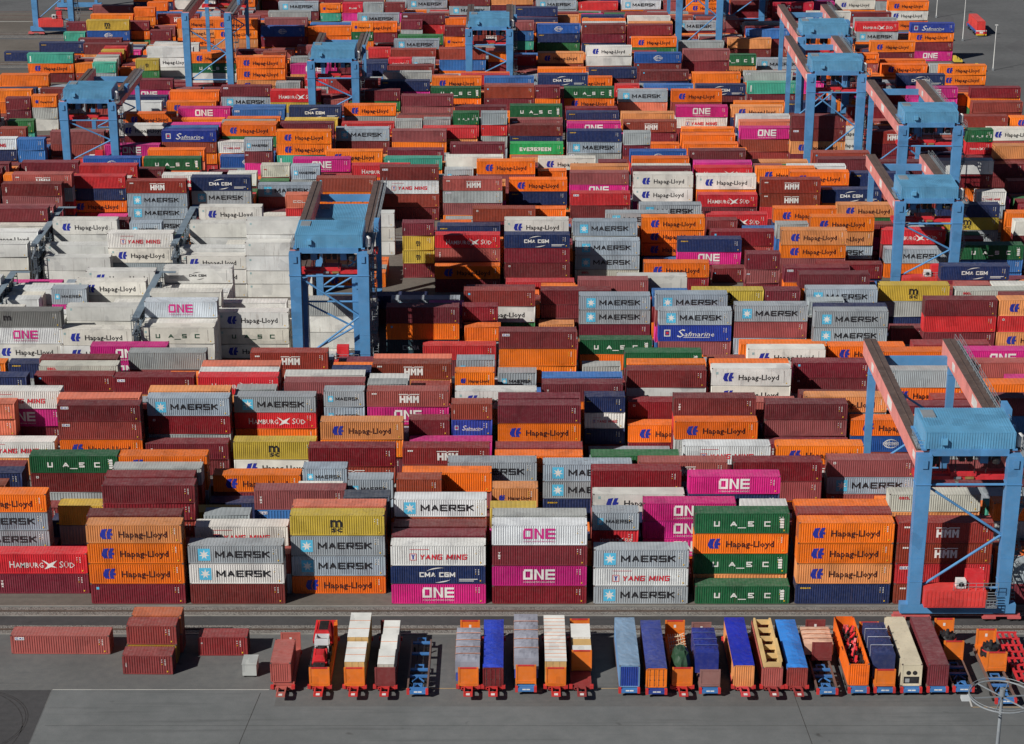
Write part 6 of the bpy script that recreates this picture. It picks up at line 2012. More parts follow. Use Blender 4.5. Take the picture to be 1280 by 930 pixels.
def build_ground():
    worn = ground_mat('worn_asphalt', (86,86,87), (96,96,97), 1.0)
    asphalt = ground_mat('yard_asphalt', (90,91,92), (101,102,102), .8)
    dark = ground_mat('dark_asphalt', (66,66,67), (76,75,76), 1.2)
    apron = ground_mat('apron_concrete', (102,105,105), (113,115,115), .5, stain=1.0)
    stand = ground_mat('stand_paving', (95,96,96), (107,107,105), .9, stain=.8)
    stack = ground_mat('stack_paving', (98,93,87), (113,107,99), 1.1)
    line_w = flat('line_white', (190,190,184), .2, .5, .8); line_y = flat('line_yellow', (168,136,84), .25, .6, .8)
    bal = ballast_mat()
    sheet('ground', -2500, 2500, -600, 3500, 0, asphalt)
    sheet('trailer_stand_paving', -160, 160, -26.2, -8.15, .004, stand)
    sheet('front_apron', -54.9, 160, -60, -22.35, .008, apron)
    poly_sheet('dark_apron_patch', [(-160,-60),(-55.05,-60),(-55.05,-22.35),(-160,-22.35)], .008, dark)
    sheet('apron_stand_strip', -28, 160, -26.2, -22.35, .012, stand)  # strip over the apron in the slightly darker stand paving tone
    sheet('crane_lane_asphalt', -160, 160, -6.25, -3.35, .006, dark)
    for b in range(10):
        sheet('stack_paving', -220, 121, b*BLOCK-.6, b*BLOCK+30.5, .010, stack)
    for b in range(10):
        for y in ((-2.0, -7.0) if b == 0 else (-1.9, -4.2)):
            Y = b*BLOCK+y
            x1 = 160 if b == 0 else 126
            sheet('ballast_strip', -220, x1, Y-1.15, Y+1.1, .014, bal)
            mb = MB()
            for q in (0,): mb.box(-220, x1, Y-.04, Y+.04, .014, .16, 0); mb.box(-220, x1, Y-.16, Y+.16, .014, .05, 1)
            tag(part('crane_rail', mb, [mat('rail_steel', (96,84,76), rust=1.2), mat('rail_rust', (70,50,40), rust=1.2)], None), kind='structure')
    for b in range(1, 10): sheet('rear_rail_bed', -220, 126, b*BLOCK-8.6, b*BLOCK-6.4, .014, bal)
    mb = MB(); mb.box(-160, 160, -8.35, -8.15, 0, .10); structure('kerb_strip', mb, mat('kerb_concrete', (140,138,132)))
    mb = MB(); mb.box(-160, 160, -3.4, -3.2, 0, .08); mb.box(-160, 160, -.72, -.55, 0, .10); structure('kerb_edge', mb, mat('kerb_concrete', (140,138,132)))
    sheet('white_marking_line', -54.9, -29, -22.32, -22.20, .016, line_w)
    for x0, x1 in ((-13.2,-12.2),(-9.7,-6.6),(10.2,13.0),(-24.6,-23.9)): sheet('yellow_marking_line', x0, x1, -22.05, -21.9, .016, line_y)
    poly_sheet('white_marking_line', [(54.2,-22.2),(54.4,-22.2),(54.2,-26.4),(54.0,-26.4)], .016, line_w)
    sheet('yellow_marking_line', 54.0, 60, -26.45, -26.3, .016, line_y)
    for (x0, y0, x1, y1) in ((33.5,-23,35.5,-60),(-30,-23,-33.5,-60)):       # sealed joints in the apron
        poly_sheet('paving_joint', [(x0,y0),(x0+.07,y0),(x1+.07,y1),(x1,y1)], .0165, mat('joint_tar', (44,43,42), rough=.9))
    for i in range(0, 12): sheet('paving_joint', -54, 140, -30.6-i*7.5, -30.56-i*7.5, .0165, mat('joint_tar', (44,43,42), rough=.9))
    # tyre curves on the dark patch
    mb = MB()
    for rr, cx, cy in ((7.5, -64, -30), (7.75, -64, -30), (10.5, -67, -32)):
        P = [(cx+rr*math.cos(R(t)), cy+rr*math.sin(R(t))) for t in range(-70, 75, 5)]; Q = [(cx+(rr-.12)*math.cos(R(t)), cy+(rr-.12)*math.sin(R(t))) for t in range(-70, 75, 5)]
        for k in range(len(P)-1): mb.face([(*P[k],.012),(*P[k+1],.012),(*Q[k+1],.012),(*Q[k],.012)])
    structure('tyre_marks', mb, mat('tyre_black', (44,43,44), rough=.9))
    # far yard beyond the stacks: darker lanes
    poly_sheet('dark_road_patch', [(133,372),(137,396),(126,420),(120,420)], .006, worn)
    poly_sheet('dark_road_patch', [(143,352),(150,362),(150,330),(147,330)], .006, worn)
    for y in (392, 398, 404): sheet('far_track_bed', -400, -112, y, y+1.3, .012, mat('far_rust_track', (96,82,76), rough=.9))
    sheet('white_marking_line', -400, -128, 388.5, 389.0, .016, line_w)

# ---------------------------------------------------------------- gantry cranes
CB = mat('crane_blue', (80,138,186), rust=.12, rough=.45); CH = mat('crane_house_blue', (96,160,198), rust=.08, rough=.4)
CPINK = mat('crane_faded_red', (222,140,132), rust=.3); CTOP = mat('girder_deck', (88,70,62), rust=.8, dust=.1)
CRED = mat('crane_red', (206,40,48), rust=.1); CREDL = mat('cabin_red', (214,62,58), rust=.15)
GREY = mat('galvanised_steel', (132,138,142), rust=.2); BOGIE = mat('bogie_red', (196,92,92), rust=.4); ROPE = mat('cable_black', (20,20,22))
WHITE = mat('white_steel', (220,220,216)); GLASS = mat('window_glass', (40,52,60), rough=.15)
def railing(mb, p, q, n, h=1.0, m=0):
    p = Vector(p); q = Vector(q)
    for z in (.5*h, h): mb.beam(p+Vector((0,0,z)), q+Vector((0,0,z)), .05, .05, m)
    for i in range(n+1):
        a = p.lerp(q, i/n); mb.beam(a, a+Vector((0,0,h)), .05, .05, m)
def gantry_crane(x0, x1, yf, yr, zj, yend, label, cabin=True, house=True, house_y=None, spreader_drop=4.2):
    """x0,x1: leg centres; yf,yr: front and rear leg lines; zj: underside of the girders; yend: rear girder tip"""
    xc = (x0+x1)/2; t = thing('gantry_crane', label, 'crane', (xc, yf, 0), 0, 'rail gantry cranes over the stacks')
    a = (x1-x0)/2; dy = yr-yf; G = 2.4
    for sx in (-1, 1):
        for y in (0, dy):
            mb = MB(); w = .92
            zt_ = zj+G-.25 if y == 0 else zj-.02; k_ = 1.0 if y == 0 else .58
            for z0, z1, k0, k1 in ((2.6, zj-1.6, .84*k_, k_), (zj-1.56, zt_, k_, k_)):
                P = [(sx*a-w*k0, y-.75*k0, z0), (sx*a+w*k0, y-.75*k0, z0), (sx*a+w*k0, y+.75*k0, z0), (sx*a-w*k0, y+.75*k0, z0)]
                Q = [(sx*a-w*k1, y-.75*k1, z1), (sx*a+w*k1, y-.75*k1, z1), (sx*a+w*k1, y+.75*k1, z1), (sx*a-w*k1, y+.75*k1, z1)]
                for i in range(4): j = (i+1) % 4; mb.face([P[i], P[j], Q[j], Q[i]])
                mb.face(P[::-1]); mb.face(Q)
            mb.box(sx*a-1.0*k_, sx*a+1.0*k_, y-.84*k_, y+.84*k_, zj-1.68, zj-1.56, 0)
            for q in range(1, 5): mb.box(sx*a-.86*k_, sx*a+.86*k_, y-.70*k_-.012*0, y+.7*k_, 2.6+q*(zj-4.6)/5-.02, 2.6+q*(zj-4.6)/5+.02, 0)
            lg = part('leg', mb, CB, t)
            if y == 0:
                mb = MB(); xl = sx*a+.98
                for dx in (-.0, .0): pass
                mb.beam((xl, -.25, 3), (xl, -.25, zj+1), .06, .06); mb.beam((xl, .25, 3), (xl, .25, zj+1), .06, .06)
                for q in range(int((zj-3)/.5)): mb.beam((xl, -.25, 3.2+q*.5), (xl, .25, 3.2+q*.5), .04, .04)
                part('ladder', mb, GREY, lg)
                mb = MB(); mb.box(sx*a-.35, sx*a+.35, y-.93, y-.845, zj+.6, zj+1.7); part('hatch', mb, CB, lg)
        mb = MB(); mb.box(sx*a-.84, sx*a+.84, .76, yend-yf, zj, zj+G-.06, 0); mb.box(sx*a-.9, sx*a+.9, .76, yend-yf, zj+G-.06, zj+G, 1)
        mb.box(sx*a-.05, sx*a+.05, .8, yend-yf-.2, zj+G, zj+G+.12, 1)
        for q in range(1, 9): mb.box(sx*a-.86, sx*a+.86, q*(yend-yf)/9-.06, q*(yend-yf)/9+.06, zj+.02, zj+G-.1, 0)
        mb.box(sx*a-.87, sx*a-.83, dy*.48, dy*.56, zj+.5, zj+1.9, 2); mb.box(sx*a-.87, sx*a-.83, dy*.86, dy*.9, zj+.5, zj+1.6, 2); mb.box(sx*a-.87, sx*a-.83, 1.6, 2.9, zj+.8, zj+1.7, 2)
        part('girder', mb, [CPINK, CTOP, WHITE], t)
    # end ties
    mb = MB(); mb.box(-a+.63, a-.63, dy-.4, dy+.4, zj-.2, zj+1.0); part('cross_beam', mb, CB, t)
    mb = MB(); mb.tube((-a+.9, 0, zj-1.9), (a-.9, 0, zj-1.9), .17, 8); part('cross_beam', mb, CB, t)
    for y in (0, dy):
        mb = MB(); mb.box(-a-1.7, a+1.7, y-.62, y+.62, 1.35, 2.6); part('sill_beam', mb, CB, t)
        mb = MB(); zt = zj-2.2; zm = 2.6+(zj-2.6)*.52
        for p, q in (((-a+.8, y, zt), (a-.8, y, zm)), ((a-.8, y, zm), (-a+.8, y, 4.9)), ((-a+.8, y, 4.7), (a-.8, y, 4.7))): mb.tube(p, q, .17, 8)
        part('brace', mb, CB, t)
        for sx in (-1, 1):
            mb = MB(); cx = sx*(a+.1)
            mb.box(cx-2.3, cx+2.3, y-.35, y+.35, .75, 1.12); mb.box(cx-.5, cx+.5, y-.4, y+.4, 1.12, 1.345)
            for k in (-1.6, 1.6): mb.box(cx+k-.85, cx+k+.85, y-.42, y+.42, .45, .75)
            for k in (-2.1, -1.1, 1.1, 2.1): mb.tube((cx+k, y-.3, .47), (cx+k, y+.3, .47), .31, 12, 1)
            part('bogie', mb, [BOGIE, DARK], t)
    # machinery house on its trolley
    if house:
        hy = .3 if house_y is None else house_y; hd = 7.6; z0 = zj+G+.35; zr = z0+2.15; w = a-.05
        mb = MB(); ws = w-.0
        pr = [(hy, z0), (hy+hd, z0), (hy+hd, zr+.3), (hy+hd*.5, zr+.17), (hy, zr)]
        mb.face([(-w, y, z) for y, z in pr][::-1]); mb.face([(w, y, z) for y, z in pr])
        nrib = 34
        for i in range(nrib):                                            # ribbed cladding, front and roof
            xa = -w+2*w*i/nrib; p = 2*w/nrib
            for u, v, d in ((xa, xa+p*.6, 0.0), (xa+p*.6, xa+p, .05)):
                mb.face([(u,hy+d,z0),(v,hy+d,z0),(v,hy+d,zr),(u,hy+d,zr)])
                for (ya, za), (yb, zb) in zip((pr[4], pr[3]), (pr[3], pr[2])): mb.face([(u,ya,za-d+.02),(v,ya,za-d+.02),(v,yb,zb-d+.02),(u,yb,zb-d+.02)])
            mb.face([(xa+p*.6,hy,z0),(xa+p*.6,hy+.05,z0),(xa+p*.6,hy+.05,zr),(xa+p*.6,hy,zr)])
        mb.face([(-w,hy+hd,z0),(-w,hy+hd,zr+.3),(w,hy+hd,zr+.3),(w,hy+hd,z0)]); mb.face([(-w,hy,z0),(-w,hy+hd,z0),(w,hy+hd,z0),(w,hy,z0)])
        h = part('machinery_house', mb, CH, t)
        mb = MB(); mb.box(-w+.5, -w+2.1, hy+hd*.60, hy+hd*.9, zr+.16, zr+.36); part('roof_hatch', mb, GREY, h)
        mb = MB(); mb.box(-w+1.9, -w+2.7, hy-.5, hy-.01, z0+.7, z0+1.4); part('vent_box', mb, CH, h)
        mb = MB(); mb.box(-a+.75, a-.75, hy-.25, hy+.35, zj+G-.5, zj+G+.33); mb.box(-a+.75, a-.75, hy+hd-.6, hy+hd-.1, zj+G-.5, zj+G+.33)
        for sx in (-1, 1): mb.box(sx*a-.3, sx*a+.3, hy, hy+hd, zj+G+.13, zj+G+.345)
        for x in (-2.6, 2.2): mb.box(x-.5, x+.5, hy+1.2, hy+2.2, zj+.3, zj+G-.5)
        part('trolley_frame', mb, CB, t)
        mb = MB(); zs = zj-spreader_drop+2
        for x in (-3, -1.2, 1.4, 3): mb.tube((x*.9, hy+2.0, zs+.9), (x, hy+2.6, zj+G), .06, 6); mb.tube((x*.9, hy+4.6, zs+.9), (x, hy+4.2, zj+G), .06, 6)
        for x in (-3.6, -2.2, -.3, .7, 2.9): mb.box(x-.35, x+.35, hy+2.2, hy+4.2, zj+.1, zj+1.5)
        for x in (-4.1, 3.6): mb.torus((x, hy+.8, zj+1.0), .42, .16, 10, 6, 0, 3.2)
        part('hoist', mb, ROPE, t)
        mb = MB(); mb.box(-5.6, 5.6, hy+2.2, hy+3.0, zs-.15, zs+.35); mb.box(-5.6, 5.6, hy+3.8, hy+4.6, zs-.15, zs+.35)
        for x in (-5.7, 5.7): mb.box(x-.3, x+.3, hy+2.1, hy+4.7, zs-.3, zs+.4)
        mb.box(-1.6, 1.6, hy+2.1, hy+4.7, zs+.35, zs+.95); mb.box(-1.2, -.3, hy+1.98, hy+2.1, zs+.0, zs+.3, 1); mb.box(.2, 1.3, hy+1.98, hy+2.1, zs+.0, zs+.3, 2)
        part('spreader', mb, [CRED, GREY, mat('sign_ochre', (150,120,70))], t)
        mb = MB(); mb.box(-a-.75, -a+.65, hy+.6, hy+4.5, zj+G+.15, zj+G+.22); railing(mb, (-a-.7, hy+.6, zj+G+.22), (-a-.7, hy+4.5, zj+G+.22), 4); railing(mb, (-a-.7, hy+.6, zj+G+.22), (-a+.5, hy+.6, zj+G+.22), 1)
        part('service_platform', mb, GREY, t)
        mb = MB(); mb.tube((a+.75, hy+1.2, zj+G+.3), (a+.75, hy+1.2, zj+G+1.7), .5, 12); mb.tube((a+.75, hy+1.2, zj+G+1.7), (a+.75, hy+1.2, zj+G+2.0), .5, 12, 0, .15)
        part('cable_drum', mb, WHITE, t)
    # walkway along the right girder
    mb = MB(); mb.box(a+.74, a+1.55, -.9, yend-yf-.3, zj+G-.25, zj+G-.18); railing(mb, (a+1.5, -.9, zj+G-.18), (a+1.5, yend-yf-.3, zj+G-.18), 20); railing(mb, (a+.8, -.9, zj+G-.18), (a+.8, yend-yf-.3, zj+G-.18), 20)
    mb.box(a+1.1, a+1.9, dy*.28, dy*.36, zj+G-.1, zj+G+1.5, 1)
    part('walkway', mb, [GREY, CB], t)
    # stairs on the right-hand leg
    mb = MB(); nfl = max(4, int((zj-2.6)//2.9)); hz = (zj+1.2-2.6)/nfl
    for k in range(nfl):
        ya, yb = (1.0, 4.0) if k % 2 == 0 else (4.0, 1.0); zb_ = 2.6+k*hz; X = a+1.5
        mb.beam((X-.4, ya, zb_), (X-.4, yb, zb_+hz), .06, .22); mb.beam((X+.4, ya, zb_), (X+.4, yb, zb_+hz), .06, .22)
        for s in range(9): mb.box(X-.4, X+.4, min(ya,yb)+ (abs(yb-ya)*s/9 if yb > ya else abs(yb-ya)*(1-(s+1)/9)), min(ya,yb)+ (abs(yb-ya)*s/9 if yb > ya else abs(yb-ya)*(1-(s+1)/9))+.28, zb_+hz*(s+.5)/9, zb_+hz*(s+.5)/9+.04)
        mb.beam((X+.42, ya, zb_+1), (X+.42, yb, zb_+hz+1), .05, .05); mb.beam((X-.42, ya, zb_+1), (X-.42, yb, zb_+hz+1), .05, .05)
        mb.box(X-.9, X+.5, yb-.6 if yb > 2 else yb-.6, yb+.6, zb_+hz-.05, zb_+hz); railing(mb, (X+.48, yb-.6, zb_+hz), (X+.48, yb+.6, zb_+hz), 2)
    for y in (.4, 4.6): mb.beam((a+1.0, y, 2.4), (a+1.0, y, zj), .12, .12)
    part('stairs', mb, GREY, t)
    if cabin:
        mb = MB(); mb.box(-a+1.05, a-2.5, -1.75, .55, 2.75, 5.15); cab = part('electrical_cabin', mb, CREDL, t)
        mb = MB()
        for k in range(15): mb.box(-a+1.1+k*.5, -a+1.4+k*.5, -1.785, -1.752, 2.95, 5.0)
        part('cladding_panel', mb, CREDL, cab)
        mb = MB(); w0 = -a+1.05+3.7; mb.box(w0+1.6, a-2.7, -.9, .5, 5.2, 7.2); part('control_hut', mb, CRED, t)
        mb = MB(); mb.box(w0+.3, w0+1.5, -1.3, -.3, 5.2, 6.3); mb.tube((w0+.9, -1.32, 5.75), (w0+.9, -1.29, 5.75), .36, 12, 1); part('air_conditioner', mb, [WHITE, DARK], t)
        mb = MB(); railing(mb, (-a+4.6, -1.7, 5.15), (a-1.0, -1.7, 5.15), 6); railing(mb, (a-2.4, -1.7, 2.7), (a-1.0, -1.7, 2.7), 3, 1.1); mb.box(a-2.4, a-1.0, -1.7, .5, 2.62, 2.7)
        for k in range(6): mb.box(a-2.3, a-1.1, -1.75, -1.65, 2.9+k*.38, 2.95+k*.38)
        part('platform_railing', mb, GREY, t)
    return t

def leg_px(p1, p2, y, yf):
    """crane leg positions measured at the girder joint: world X of both legs and the height of the joint"""
    k = (yf-CAM_Y)/(math.cos(PITCH)*F_PX-(y-465)*math.sin(PITCH))
    return (p1-640)*k, (p2-640)*k, CAM_H-(F_PX*math.sin(PITCH)+(y-465)*math.cos(PITCH))*k
def build_cranes():
    L = 'blue gantry crane with pink girders'
    spec = [ (1154, 1267.5, 588, -4.6, 38, 41.5, dict(), 'nearest blue gantry crane, red cabin between its legs, beside the parked trailers'),
      (369, 454, 331, 78.4, 38, 42, dict(), 'blue gantry crane with dark brown girders standing over the white refrigerated stacks'),
      (1124.7, 1196.8, 267, 122.0, 31, 33.5, dict(), 'blue gantry crane over stacks, dark blue arc-marked container before its red cabin'),
      (1129, 1197, 171, 161.6, 38, 41, dict(cabin=False), 'blue gantry crane directly behind the one with the dark blue container'),
      (1014, 1077, 105, 203.5, 37, 41, dict(cabin=False), 'front one of two overlapping pink girder cranes near the right road'),
      (1002, 1060, 58, 245.0, 37, 41, dict(cabin=False), 'rear one of two overlapping pink girder cranes near the right road'),
      (80, 141, 140, 205.0, 31, 33.5, dict(), 'blue gantry crane over orange and maroon stacks at the left'),
      (389, 444, 88, 246.4, 31, 33.5, dict(cabin=False), 'small far blue gantry crane above the red bird-marked container'),
      (586, 637, 47, 287.8, 31, 33.5, dict(cabin=False), 'far blue gantry crane standing at the middle of the top edge'),
      (232, 285, 27, 287.0, 38, 41, dict(cabin=False, house_y=30.0), 'far blue gantry crane whose open front shows no house, over orange stacks'),
      (850, 901, -26, 328.0, 38, 41, dict(cabin=False), 'far blue crane with crossed braces cut off by the top edge'),
      (909, 954.5, -40, 369.0, 37, 41, dict(cabin=False), 'farthest blue crane, one leg seen right of the crossed braces'),
      (39, 84, -46, 368.0, 38, 41, dict(), 'far blue crane with red cabin by the tracks in the upper left corner') ]
    for p1, p2, y, yf, dep, tip, kw, lab in spec:
        x0, x1, zj = leg_px(p1, p2, y, yf)
        gantry_crane(x0, x1, yf, yf+dep, zj, yf+tip, lab, **kw)
    gantry_crane(-34.4, -25.2, 80.9, 112.4, 15.8, 114.6, 'small inner gantry crane, its house seen below the dark girders of the larger crane', cabin=False, house_y=25.5)

# ---------------------------------------------------------------- reefer racks
def reefer_rack(x, y0, y1, label, zt=10.4):
    t = thing('reefer_rack', label, 'rack', (x, y0, 0), 0, 'steel racks between the white containers'); L = y1-y0; st = mat('rack_steel', (118,134,146), rust=.2); dk = mat('rack_frame_steel', (74,84,94), rust=.2)
    mb = MB(); mb.box(-.62, .62, 0, L, zt-.12, zt); mb.box(.62, 2.9, L-.8, L, zt-.12, zt); part('top_walkway', mb, st, t)
    for k in range(3):
        mb = MB(); z = 1.9+k*2.75; mb.box(-.46, .46, 0, L, z, z+.08)
        for sx in (-.46, .46):
            mb.beam((sx, 0, z+1.1), (sx, L, z+1.1), .05, .05); mb.beam((sx, 0, z+.6), (sx, L, z+.6), .04, .04)
        for q in range(9): mb.box(-.3, .3, q*2.9+1.2, q*2.9+1.7, z+.08, z+1.0)
        part('platform', mb, st, t)
    for q in range(10):
        mb = MB(); y = min(q*L/9, L-.12)
        for sx in (-.44, .44): mb.beam((sx, y+.06, 0), (sx, y+.06, zt-.12), .12, .12)
        for k in range(4): mb.beam((-.44, y+.06, 1.7+k*2.6), (.44, y+.06, 1.7+k*2.6), .08, .08)
        part('post_frame', mb, dk, t)
    mb = MB()
    for k in range(4):
        z = k*2.6; s = 1 if k % 2 else -1; mb.beam((-.9*s*.4, -1.2, z), (.9*s*.4, -.1, z+2.5), .5, .08)
        mb.box(-.5, .5, -1.5, -.02, z+2.5, z+2.56); railing(mb, (-.5, -1.5, z+2.56), (.5, -1.5, z+2.56), 2)
    for sx in (-.5, .5): mb.beam((sx, -1.5, 0), (sx, -1.5, zt), .1, .1)
    part('stairs', mb, dk, t); return t
def build_racks():
    reefer_rack(-88.2, 124.4, 149, 'steel walkway rack left of the white arc-free container stack, second row of racks, farther one')
    reefer_rack(-62.4, 124.4, 149, 'steel walkway rack right of the white container with red lettering')
    reefer_rack(-62.4, 83.0, 108, 'near steel walkway rack left of the white container with magenta lettering')
    reefer_rack(-88.2, 83.0, 108, 'near steel walkway rack cut off by the left edge of the photo')
# ---------------------------------------------------------------- trailers, flat racks and loads on the stand
TR = mat('trailer_red', (196,44,44), rust=.3); TB = mat('chassis_blue', (58,116,176), rust=.3); TBD = mat('chassis_dark_blue', (28,60,140), rust=.2)
RUSTR = mat('rusty_rail', (112,88,80), rust=.8); ORG = mat('flat_rack_orange', (226,116,30), rust=.35); BRN = mat('flat_rack_maroon', (120,48,48), rust=.4)
PINKM = mat('faded_red_paint', (178,92,82), rust=.5)
def wheels(mb, xs, ys, r=.5, w=.3, m=1):
    for x in xs:
        for y in ys: mb.tube((x-w/2, y, r), (x+w/2, y, r), r, 14, m)
def roll_trailer(x, y, label, L=12.2, body=None):
    """low loader with a gooseneck towards the camera; y = near end of the deck"""
    body = body or TR; t = thing('roll_trailer', label, 'trailer', (x, y, 0), 0, 'trailers parked in a row')
    mb = MB(); mb.box(-1.25, 1.25, .0, L, .62, .74)
    for sx in (-1, 1): mb.box(*sorted((sx*.55, sx*.75)), 0, L, .30, .62); mb.box(*sorted((sx*1.15, sx*1.25)), 0, L, .5, .62)
    for q in range(7): mb.box(-1.25, 1.25, q*L/6-.08 if q else 0, q*L/6+.08, .40, .615)
    part('deck', mb, body, t)
    mb = MB(); wheels(mb, (-.95, -.35, .35, .95), (L-2.0, L-.9), .3, .35, 0); part('wheel_set', mb, BLACK, t)
    mb = MB()
    for sx in (-1, 1): mb.beam((sx*.46, .2, .62), (sx*.46, -1.0, 1.0), .16, .3); mb.beam((sx*.46, -1.0, 1.0), (sx*.46, -2.4, 1.0), .16, .28)
    mb.box(-.54, .54, -2.6, -1.7, .9, 1.1); mb.box(-.54, .54, -.5, -.2, .75, .95); mb.box(-.22, .22, -2.62, -2.2, 1.1, 1.14, 1)
    part('gooseneck', mb, [body, WHITE], t)
    mb = MB()
    for sx in (-1, 1):
        mb.box(*sorted((sx*1.05, sx*1.45)), -.12, .35, .55, .95); mb.box(*sorted((sx*1.05, sx*1.45)), L-.35, L+.12, .55, .95)
    part('corner_lock', mb, TR, t); return t
def chassis(x, y, label, L=12.3, col=None, plate=True):
    col = col or TB; t = thing('container_chassis', label, 'trailer', (x, y, 0), 0, 'trailers parked in a row')
    for sx in (-1, 1):
        mb = MB(); mb.box(*sorted((sx*1.06, sx*1.27)), 0, L, .9, 1.22); part('side_rail', mb, RUSTR, t)
    for q, yy in enumerate((.4, 3.4, 5.0, 9.0, L-.5)):
        mb = MB(); mb.box(-1.055, 1.055, yy-.22, yy+.22, .92, 1.12)
        if q % 2 == 0: mb.box(-.55, -.4, yy+.23, yy+1.1, .92, 1.08); mb.box(.4, .55, yy+.23, yy+1.1, .92, 1.08); mb.box(-.55, .55, yy+1.1, yy+1.25, .92, 1.08)
        part('cross_member', mb, col, t)
    mb = MB()
    for a, b in (((-.7, .65, .95), (0, 1.7, .95)), ((.7, .65, .95), (0, 1.7, .95)), ((-.7, 2.2, .95), (0, 3.3, .95)), ((.7, 2.2, .95), (0, 3.3, .95))): mb.beam(a, b, .12, .16)
    part('diagonal', mb, col, t); mb = MB(); mb.box(-.42, -.3, .2, L-.2, .6, .8); mb.box(.3, .42, .2, L-.2, .6, .8); part('spine', mb, DARK, t)
    mb = MB(); mb.box(-.95, .95, -.22, -.0, .62, 1.12); mb.box(-.42, .0, -.235, -.22, .84, 1.0, 1); mb.box(.06, .5, -.235, -.22, .84, 1.0, 1); part('rear_bumper', mb, [col, WHITE], t)
    for sx in (-1, 1):
        mb = MB(); mb.box(*sorted((sx*.955, sx*1.28)), -.24, .12, .55, 1.24); part('tail_light', mb, TR, t)
    mb = MB(); wheels(mb, (-.95, .95), (1.6, 2.9, 4.2), .48, .5, 0)
    for sx in (-.8, .8): mb.box(sx-.1, sx+.1, L-1.6, L-1.4, 0, .95)
    part('wheel_set', mb, BLACK, t); return t
def flat_rack(x, y, z, label, m, L=12.19, eh=1.95, ends=(1, 1), inner=None):
    t = thing('flat_rack', label, 'flat rack', (x, y, z), 0, 'flat racks on the parked trailers')
    mb = MB(); mb.box(-1.219, 1.219, 0, L, .36, .5); mb.box(-1.219, -1.05, 0, L, 0, .36); mb.box(1.05, 1.219, 0, L, 0, .36)
    for q in range(8): mb.box(-1.05, 1.05, .02+q*(L-.3)/7, .25+q*(L-.3)/7, .08, .36)
    for q in range(9): mb.box(-1.235, -1.219, .6+q*L/9, .8+q*L/9, .1, .45); mb.box(1.219, 1.235, .6+q*L/9, .8+q*L/9, .1, .45)
    part('base', mb, m, t)
    for k, yy in ((0, 0), (1, L)):
        if not ends[k]: continue
        mb = MB(); y0, y1 = (0, .22) if k == 0 else (L-.22, L)
        for sx in (-1, 1): mb.box(*sorted((sx*1.0, sx*1.219)), y0, y1, .5, .5+eh+.1, 0)
        ins = .04; mb.box(-1.0, 1.0, y0+ins, y1-ins, .5, .5+eh, 0)
        mb.box(-.99, .99, y0+.002, y1-.002, .5+eh-.02, .5+eh+.09, 1)
        if k == 1: mb.box(-.14, .14, y0+ins-.012, y0+ins, .5+eh*.55, .5+eh*.75, 2)
        part('end_frame', mb, [m, TR if m is ORG else m, WHITE], t)
    return t
def cloth_box(name, x, y, z, w, l, h, top, side, label, cat, pitch=.0, bulge=.12, seams=4, strap=None, wob=.04, seed=1):
    """covered load: cover with folds over a box body"""
    rng = random.Random(seed); t = thing(name, label, cat, (x, y, z)); nx, ny = 10, 24; mb = MB()
    g = [[0]*(ny+1) for _ in range(nx+1)]
    for i in range(nx+1):
        for j in range(ny+1):
            u, v = i/nx, j/ny; e = min(1, min(u, 1-u)*6)*min(1, min(v, 1-v)*10)
            g[i][j] = (w*(u-.5), l*v, h+bulge*math.sin(math.pi*u)*e+wob*rng.uniform(-1, 1)*e+.05*abs(math.sin(math.pi*v*seams))*e)
    for i in range(nx):
        for j in range(ny): mb.face([g[i][j], g[i+1][j], g[i+1][j+1], g[i][j+1]])
    drop = h*.55 if side is not None else h
    for i in range(nx):
        for j, s in ((0, 1), (ny, -1)):
            a, b = g[i][j], g[i+1][j]; q = [(a[0], a[1], h-drop), (b[0], b[1], h-drop), b, a]; mb.face(q if s > 0 else q[::-1])
    for j in range(ny):
        for i, s in ((0, -1), (nx, 1)):
            a, b = g[i][j], g[i][j+1]; f = .03*rng.uniform(-1, 1); q = [(a[0]+f, a[1], h-drop), (b[0]+f, b[1], h-drop), b, a]; mb.face(q if s > 0 else q[::-1])
    part('cover', mb, top, t)
    if side is not None:
        mb = MB(); mb.box(-w/2+.05, w/2-.05, .05, l-.05, 0, h-drop+.05); part('body', mb, side, t)
    if strap is not None:
        n = seams
        for k in range(1, n):
            mb = MB(); yy = l*k/n; mb.box(-w/2-.03, w/2+.03, yy-.05, yy+.05, h+bulge+.09, h+bulge+.11); mb.box(-w/2-.045, -w/2-.03, yy-.05, yy+.05, 0, h+bulge+.11); mb.box(w/2+.03, w/2+.045, yy-.05, yy+.05, 0, h+bulge+.11)
            part('strap', mb, strap, t)
    return t
def crate(x, y, z, w, l, h, body, top, label, ntop=2, strap=None, open_front=0):
    t = thing('wooden_crate', label, 'crate', (x, y, z)); mb = MB(); n = max(2, int(l/.6))
    mb.box(-w/2, w/2, 0, l, 0, h)
    for k in range(n+1): mb.box(-w/2-.03, -w/2-.001, k*(l-.1)/n, k*(l-.1)/n+.1, 0, h-.01); mb.box(w/2+.001, w/2+.03, k*(l-.1)/n, k*(l-.1)/n+.1, 0, h-.01)
    for k in range(4): mb.box(-w/2+k*(w-.1)/3, -w/2+k*(w-.1)/3+.1, -.03, -.001, 0, h-.01)
    part('body', mb, body, t); mb = MB(); mb.box(-w/2-.04, w/2+.04, -.04, l+.04, h+.002, h+.05)
    for k in range(1, ntop): mb.box(-w/2-.04, w/2+.04, l*k/ntop-.04, l*k/ntop+.04, h+.052, h+.08, 1)
    part('lid', mb, [top, strap or top], t); return t
